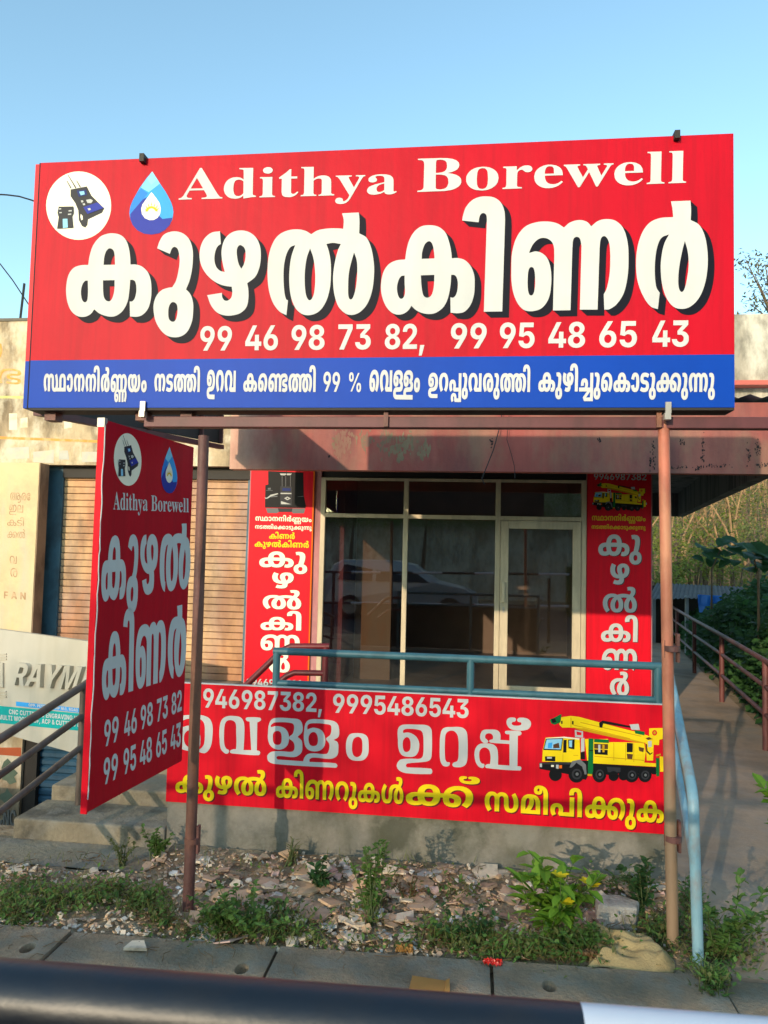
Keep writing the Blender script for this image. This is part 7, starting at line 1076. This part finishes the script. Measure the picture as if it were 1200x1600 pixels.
def crumple(name, c, sx, sy, h, m, label, cat, seed):
    random.seed(seed); b = MB(); n1, n2 = 13, 9; vv = []
    for j in range(n2+1):
        for i in range(n1+1):
            vv.append((c.x+(i/n1-.5)*sx+random.uniform(-.1,.1)*sx*.6+.12*sx*math.sin(j*1.3)*(i/n1-.5), c.y+(j/n2-.5)*sy+random.uniform(-.1,.1)*sy*.5, c.z+.006+random.uniform(.0,h)))
    b.add(vv, [(j*(n1+1)+i, j*(n1+1)+i+1, (j+1)*(n1+1)+i+1, (j+1)*(n1+1)+i) for j in range(n2) for i in range(n1)]); tag(b.build(name, m), label, cat)
crumple('plastic_bag', PG(770,1508,.02), .075, .045, .018, M_PLASTR, 'crumpled red plastic bag on the edge of the middle drain slab', 'plastic bag', 2)
crumple('paper_scrap', g(632,1490), .07, .04, .03, M_CARD, 'crumpled brown paper scrap by the slab edge, left of the red plastic bag', 'paper', 4)
crumple('paper_scrap', PG(918,1497,.02), .08, .035, .03, L_DRY, 'curled brown leaf-like scrap at the slab edge under the yellow flowers', 'paper', 6)
q = PG(670,1540,.026); b = MB(); b.prism([(q.x-.075,q.y-.04,.026),(q.x+.06,q.y-.05,.026),(q.x+.068,q.y+.035,.026),(q.x-.07,q.y+.05,.026)],(0,0,.006)); b.prism([(q.x+.062,q.y-.05,.026),(q.x+.085,q.y-.04,.032),(q.x+.082,q.y+.02,.045),(q.x+.066,q.y+.034,.03)],(0,0,.005))
tag(b.build('cardboard_scrap', M_CARD), 'torn brown cardboard piece lying on the middle drain slab', 'cardboard')
q = PG(215,1480,.028); tag(MB().prism([(q.x-.05,q.y-.03,.026),(q.x+.05,q.y-.02,.026),(q.x+.01,q.y+.04,.026),(q.x-.04,q.y+.03,.026)],(0,0,.012)).build('tile_shard', TILES[0]), 'single beige tile shard lying alone on the drain slab, left of the left post', 'tile shard')

# ------------------------------------------------------------------ right background: thicket, big-leaved sapling, shed, trees
random.seed(31)
mb = MB(); core = MB()
def mound(u, a):                # u along the path, a across (0 = path side at the ground, pi = far side)
    y = 5.6+u*11; xb = 2.75+.145*(y-5.6)+.12; wd = 1.7; hh = (1.75+.35*math.sin(u*9+1)+.25*math.sin(u*23))*(1.12-.8*u)
    r = 1+.10*math.sin(u*40+a*5)+.07*math.sin(u*71-a*9)
    return Vector((xb+wd*.8*(1-math.cos(a))*r*.62, y, max(-.05, math.sin(a)**.7*hh*r)))
nu, na = 40, 12
cv = [mound(i/nu, j/na*3.1)*1 for i in range(nu+1) for j in range(na+1)]
cv = [(v.x+.12, v.y, v.z*.93-.05) for v in cv]
core.add(cv, [(i*(na+1)+j, i*(na+1)+j+1, (i+1)*(na+1)+j+1, (i+1)*(na+1)+j) for i in range(nu) for j in range(na)])
for _ in range(19000):
    p = mound(random.random(), random.uniform(0,2.2))+rv()*.10
    L = random.choice((.05,.06,.08,.11,.14)); leaf2(mb, p, rv((-.9,.4)), Vector((-.5,-.6,1)), L*random.uniform(.8,1.2), L*.75)
th = thing('creeper_thicket', (4,9,0), 'dark green leafy creeper thicket behind the brown path railing', 'hedge')
core.build('inner_mass', L_DARK, th); mb.build('foliage', L_DARK, th)
# sapling with broad leaves
q = PY(1110,950,13.2); sp = thing('broad_leaved_sapling', (q.x,13.2,0), 'young tree with very broad green leaves rising above the dark thicket', 'tree')
tp = [Vector((q.x,13.2,0)), Vector((q.x+.02,13.2,1.0)), PY(1112,890,13.2), PY(1125,860,13.2)]
MB().tube(tp, [.02,.018,.015,.01], 6).tube([Vector((PY(1185,900,9.6).x,9.6,0)), PY(1185,900,9.6), PY(1178,872,9.6)], [.02,.015,.01], 6).build('trunk', M_BARKD, sp)
lm = MB()
for px, py, sz in ((1095,852,.3),(1105,858,.28),(1092,872,.24),(1118,852,.32),(1128,847,.3),(1140,842,.34),(1152,848,.32),(1150,860,.34),(1138,864,.3),(1125,870,.3),(1112,878,.28),(1165,866,.3),(1130,880,.26),(1148,878,.26),(1160,854,.24),(1108,868,.26),(1144,852,.3),(1120,862,.3),(1170,858,.28)):
    sz *= .95; p = PY(px, py, 13.2+random.uniform(-.3,.3)); d = Vector((random.uniform(-1,1), random.uniform(-1,.1), random.uniform(-.45,.15))); broad(lm, p-d.normalized()*sz*.5, d, Vector((0,-.5,1)), sz, sz*.8)
for px, py, sz in ((1180,868,.34),(1196,862,.38),(1190,882,.32),(1205,880,.34),(1172,888,.26),(1185,858,.3),(1200,872,.34)):
    p = PY(px, py, 9.6); d = Vector((random.uniform(-1,1), random.uniform(-1,0), random.uniform(-.4,.1))); broad(lm, p-d.normalized()*sz*.5, d, Vector((0,-.5,1)), sz, sz*.8)
lm.build('foliage', L_BIG, sp)
# shed
sd = thing('tin_shed', (4.8,15.4,0), 'low dark tin-roofed shed at the far end of the path', 'shed')
A1, A2, A3, A4 = PY(1026,911,16.5), PY(1160,917,16.5), PY(1172,934,14.8), PY(1012,936,14.8)
rf = MB(); n = 90; vv = []
for i in range(n+1):
    t = i/n; zz = .012*math.sin(i*1.57); a = A1.lerp(A2,t); b_ = A4.lerp(A3,t); vv += [(a.x,a.y,a.z+zz),(b_.x,b_.y,b_.z+zz)]
rf.add(vv, [(2*i,2*i+2,2*i+3,2*i+1) for i in range(n)]); rf.build('roof', M_TIN, sd)
for px, y in ((1073,14.9),(1160,14.9),(1022,16.4)):
    a = PY(px,930,y); MB().box((a.x-.03,y-.03,-.05),(a.x+.03,y+.03,PY(px,931,y).z)).build('post', surf('pale_post', hexc('8c9498'), .6), sd)
MB().box((A4.x+.1,16.45,-.05),(A3.x+.3,16.5,A1.z-.05)).build('back_wall', M_SHEET, sd)
a, b_ = PY(1090,929,14.7), PY(1133,931,14.7); c_, d_ = PY(1132,956,14.7), PY(1094,958,14.7)
tm = MB(); vv = []
for j in range(7):
    for i in range(11):
        t, s_ = i/10, j/6; p = a.lerp(b_,t).lerp(d_.lerp(c_,t), s_*(1-.18*math.sin(t*3.1))); vv.append((p.x, p.y+.05*math.sin(t*13+s_*2), p.z))
tm.add(vv, [(j*11+i, j*11+i+1, (j+1)*11+i+1, (j+1)*11+i) for j in range(6) for i in range(10)]); tag(tm.build('tarpaulin', M_TARP, smooth=True), 'bright blue tarpaulin hanging from the dark tin shed', 'tarpaulin')
gate = thing('metal_gate', (PY(1030,985,17).x,17,0), 'pale blue sheet metal gate at the far end of the path', 'gate')
a = PY(1012,968,17); b_ = PY(1037,1000,17); gm = MB()
for i in range(9): gm.box((a.x+i*.06,17,0.02),(a.x+i*.06+.045,17.02,a.z))
gm.build('slat_panel', surf('pale_blue_metal', hexc('7c98a8'), .5), gate); MB().box((a.x-.05,16.97,0),(a.x-.005,17.03,a.z+.05)).box((a.x+.54,16.97,0),(a.x+.59,17.03,a.z+.05)).build('gate_frame', M_TIN, gate)

def hillz(x, y): return min(15, max(0, (y-27)*.36)*(1 if x > 2 else max(.15, 1+(x-2)*.06)))
def branchy(tm, lm, p, d, L, r, depth, leafn, LL, spread=.55):
    k = 3; pp = [p]; rr = [r]; q = p; dd = d.normalized()
    for i in range(k):
        dd = (dd+rv()*.16+Vector((0,0,.05))).normalized(); q = q+dd*L/k; pp.append(q); rr.append(r*(1-.45*(i+1)/k))
    tm.tube(pp, rr, 5, False)
    if depth == 0:
        for _ in range(leafn):
            leaf2(lm, q+rv()*LL*2.2, rv((-.8,.5)), Vector((0,0,1)), LL*random.uniform(.6,1.2), LL*.5)
        return
    for _ in range(random.choice((2,3,3))):
        t = random.choice((1.0, .66, 1.0)); b_ = pp[-1] if t == 1 else pp[2]
        nd = (dd+rv((-.35,.6))*spread*1.4).normalized(); branchy(tm, lm, b_, nd, L*random.uniform(.55,.8), rr[-1]*.8, depth-1, leafn, LL, spread)
def tree(name, x, y, h, r, lean, depth, leafn, LL, lm_, bark, label, group=None):
    z = hillz(x,y)-.1 if y > 26 else -.05; t = thing(name, (x,y,z), label, 'tree', group); tm = MB(); lm = MB()
    branchy(tm, lm, Vector((x,y,z)), Vector((lean,0,1)), h, r, depth, leafn, LL)
    tm.build('trunk', bark, t); lm.build('crown', lm_, t)
    return t
random.seed(44)
GT = 'bare branched trees on the slope behind'
TL_ = 'pale bare-branched tree with sparse leaves on the sunlit slope behind the shed'
for i, (px, y, h, ln, lf) in enumerate(((1032,24,2.4,-.15,5),(1060,23,2.6,.1,7),(1088,26,2.8,-.1,4),(1110,22,2.4,.25,6),(1150,27,3.0,-.5,3),(1165,24,2.6,-.3,4),(1185,28,3.2,-.4,3),(1205,25,2.8,-.2,5),(1225,30,3.4,-.35,4),(1130,31,3.2,.1,5),(1048,30,3.0,.2,7),(1200,33,3.2,.15,4))):
    x = PY(px, 900, y).x; tree('bare_tree', x, y, h, .075, ln, 4, lf, .13, [L_YG, L_OLIVE, L_YG][i % 3], M_BARK, TL_, GT)
# leafy bushes on the lower slope
def bush(px, py, y, r, n, LL, m, label):
    c = PY(px, py, y); z0 = hillz(c.x, y); t = thing('leafy_bush', (c.x,y,z0-.05), label, 'bush', 'yellow green bushes on the slope'); tm = MB(); lm = MB()
    for k in range(7):
        q = c+rv()*r*.6; tm.tube([(c.x+random.uniform(-.1,.1),y,z0-.1), (c+q)*.5+rv()*.1, q], [.03,.02,.008], 4, False)
        for _ in range(n//7): leaf2(lm, q+Vector((random.gauss(0,1),random.gauss(0,1),random.gauss(0,.8)))*r*.35, rv((-.8,.6)), Vector((0,-.6,1)), LL*random.uniform(.6,1.2), LL*.6)
    tm.build('stem', M_BARKD, t); lm.build('foliage', m, t)
BL_ = 'yellow-green leafy bush among the bare trees on the slope'
for px, py, y, r, n in ((1060,850,19,.55,260),(1085,880,19,.6,300),(1030,890,18,.6,300),(1105,870,20,.5,220),(1045,905,19,.6,280),(1170,785,26,.9,300),(1195,800,25,.8,260),(1130,800,28,.8,180),(1025,845,21,.5,220),(1080,835,24,.6,180),(1150,900,19,.6,260),(1195,830,21,.6,200),(1075,815,27,.9,260),(1110,840,25,.8,300),(1140,830,24,.7,260),(1180,850,22,.7,280),(1040,830,26,.8,260),(1125,880,20,.5,260)): bush(px, py, y, r, int(n*1.7), .095, L_YG if px % 2 == 0 or py > 840 else L_OLIVE, BL_)
# undergrowth and distant trunks of the slope
mb = MB(); lmb = MB(); lmb2 = MB()
for _ in range(230):
    y = random.uniform(30, 66); x = random.uniform(y*.16, y*.52); z = hillz(x,y); h = random.uniform(2.5,7)
    p = Vector((x,y,z-.1)); d = Vector((random.gauss(0,.12),0,1)); mb.tube([p, p+d*h*.5+rv()*.3, p+d*h+rv()*.7], [.06,.045,.015], 4, False)
    for k in range(3):
        b0_ = p+d*h*random.uniform(.4,.95); mb.tube([b0_, b0_+Vector((random.uniform(-1.6,1.6),random.uniform(-.5,.5),random.uniform(0,1.4)))], [.03,.012], 3, False)
for _ in range(24000):
    y = random.choice((random.uniform(20,34), random.uniform(21, 62))); x = random.uniform(y*.17, y*.5); z = hillz(x,y); cl = math.sin(x*1.3)*math.sin(y*.9+x*.5)
    if cl < random.uniform(-.6,.8): continue
    hgt = abs(random.gauss(0,1.6))
    leaf2(lmb if random.random() < .6 else lmb2, Vector((x,y,z+hgt)), rv((-.6,.6)), Vector((0,0,1)), random.uniform(.08,.2), random.uniform(.06,.13))
wd_ = tag(mb.build('woodland', M_BARK), kind='stuff')
tag(lmb.build('undergrowth', L_YG), kind='stuff'); tag(lmb2.build('undergrowth', L_OLIVE), kind='stuff')
# tree above the upper wall
random.seed(8)
t = thing('roof_side_tree', (5.2,12.5,0), 'small sparse brownish-leaved tree rising behind the white upper wall at the right', 'tree'); tm = MB(); lm = MB()
top = PY(1215,520,12.5); tm.tube([(5.2,12.5,0),(5.1,12.5,3),top],[.08,.06,.04],7,False)
for px, py in ((1180,430),(1165,405),(1195,412),(1185,465),(1205,440),(1172,475),(1215,410),(1225,450),(1230,425)):
    q = PY(px,py,12.5+random.uniform(-.4,.4)); tm.tube([top, top.lerp(q,.5)+Vector((0,0,.06)), q],[.022,.014,.006],5,False)
    for _ in range(60): leaf2(lm, q+rv()*.17, rv((-.8,.5)), Vector((0,0,1)), random.uniform(.05,.1), .035)
    for _ in range(24): leaf2(lm, top.lerp(q,random.uniform(.5,.9))+rv()*.08, rv((-.8,.5)), Vector((0,0,1)), random.uniform(.05,.09), .035)
tm.build('trunk', M_BARKD, t); lm.build('crown', surf('brown_olive_leaf', (.14,.125,.05), .7, .35, 3), t)

# ------------------------------------------------------------------ across the road (seen mirrored in the shop glass, and an added leaf screen shading the ground)
ob = thing('roadside_shop_row', (0,-14,0), 'plain row of shops across the road, mirrored in the glass front', 'building')
MB().box((-60,-18,-.05),(34,-15,3.3)).build('wall', M_WWALL, ob); MB().box((-60,-15.12,2.6),(34,-15.001,3.0)).build('yellow_band', PR['yellow'], ob)
MB().box((-60,-15.5,3.301),(34,-14.6,3.5)).build('roof', M_CONC, ob)
for x in range(-39, 33, 4): MB().box((x,-15.1,0),(x+2.6,-15.002,2.4)).build('door', M_SHUTD if x % 3 else M_ROOM, ob)
MB().box((1,-18.5,-.05),(34,-15.14,7.5)).build('added_sky_block', M_WWALL, ob); random.seed(77)  # unseen block added to keep bright sky out of the glass reflection
lm = MB(); tm = MB()
for _ in range(46000):  # leaf screen added out of view to thin the low sun
    z = random.uniform(2.9,6.15)+random.gauss(0,.06); leaf2(lm, Vector((random.uniform(-17,6), -14+random.uniform(-.5,.6), z)), rv(), Vector((0,1,.4)), random.uniform(.05,.075), random.uniform(.035,.05))
for x in range(-17, 7, 3): tm.tube([(x,-13.9,-.05),(x+.1,-13.9,2.0),(x+.2,-13.9,3.6)],[.10,.08,.02],7)
rt = thing('added_tree_screen', (-5,-14,0), 'added row of small-leaved trees across the road, a leaf screen against the evening sun', 'trees')
tm.build('trunks', M_BARKD, rt); lm.build('leaf_screen', L_MID, rt)
cb = thing('parked_car', (-1.9,-4.6,0), 'silver hatchback parked by the road, mirrored faintly in the left panes of the shop glass', 'car')
M_SILV = surf('silver_car_paint', hexc('b4b8bc'), .3, .04, 3, metal=.3)
prof = [(-2.1,.35),(-2.15,.75),(-2.05,1.0),(-1.85,1.45),(-1.6,1.58),(-.2,1.6),(.35,1.5),(1.0,1.05),(1.75,.88),(2.1,.72),(2.12,.35)]
b = MB(); ws = [.80,.84,.86,.74,.68,.68,.70,.84,.82,.78,.76]; n = len(prof); L_ = [(-1.9+x,-4.6-w,z) for (x,z),w in zip(prof,ws)]; R_ = [(-1.9+x,-4.6+w,z) for (x,z),w in zip(prof,ws)]
b.add(L_+R_, [tuple(range(n)), tuple(reversed(range(n,2*n)))]+[(i,(i+1)%n,n+(i+1)%n,n+i) for i in range(n)]); b.build('body', M_SILV, cb, bevel=.04)
M_CGL = surf('car_glass', (.01,.012,.014), .1, .05, 2)
for s in (-1, 1):
    for w in ([(-1.7,1.05),(-1.55,1.46),(-.75,1.49),(-.75,1.03)], [(-.65,1.03),(-.65,1.49),(-.2,1.48),(.25,1.4),(.8,1.02)]):
        yy = lambda z: -4.6+s*(.862-.175*max(0,(z-1.0))/.5)
        MB().prism([(-1.9+x, yy(z)+s*.005, z) for x, z in w], (0,s*.006,0)).build('window', M_CGL, cb)
    for x in (-1.35, 1.35):
        wp = MB(); wp.tube([(-1.9+x,-4.6+s*.70,.32),(-1.9+x,-4.6+s*.88,.32)],.32,20); w = wp.build('wheel', M_WIRE, cb, smooth=True); MB().tube([(-1.9+x,-4.6+s*.881,.32),(-1.9+x,-4.6+s*.89,.32)],.2,14).build('rim', M_METAL, w)
hg = thing('roadside_hedge', (8,-7.5,0), 'clipped dark hedge across the road, mirrored in the door glass', 'hedge')
MB().box((3,-8,-.05),(14,-7.1,1.5)).build('inner_mass', L_DARK, hg)
lm = MB()
for _ in range(2500): leaf2(lm, Vector((random.uniform(3,14),-7.08+random.uniform(-.05,.1),random.uniform(0,1.6))), rv(), Vector((0,1,.5)), .14, .09)
lm.build('foliage', L_DARK, hg)
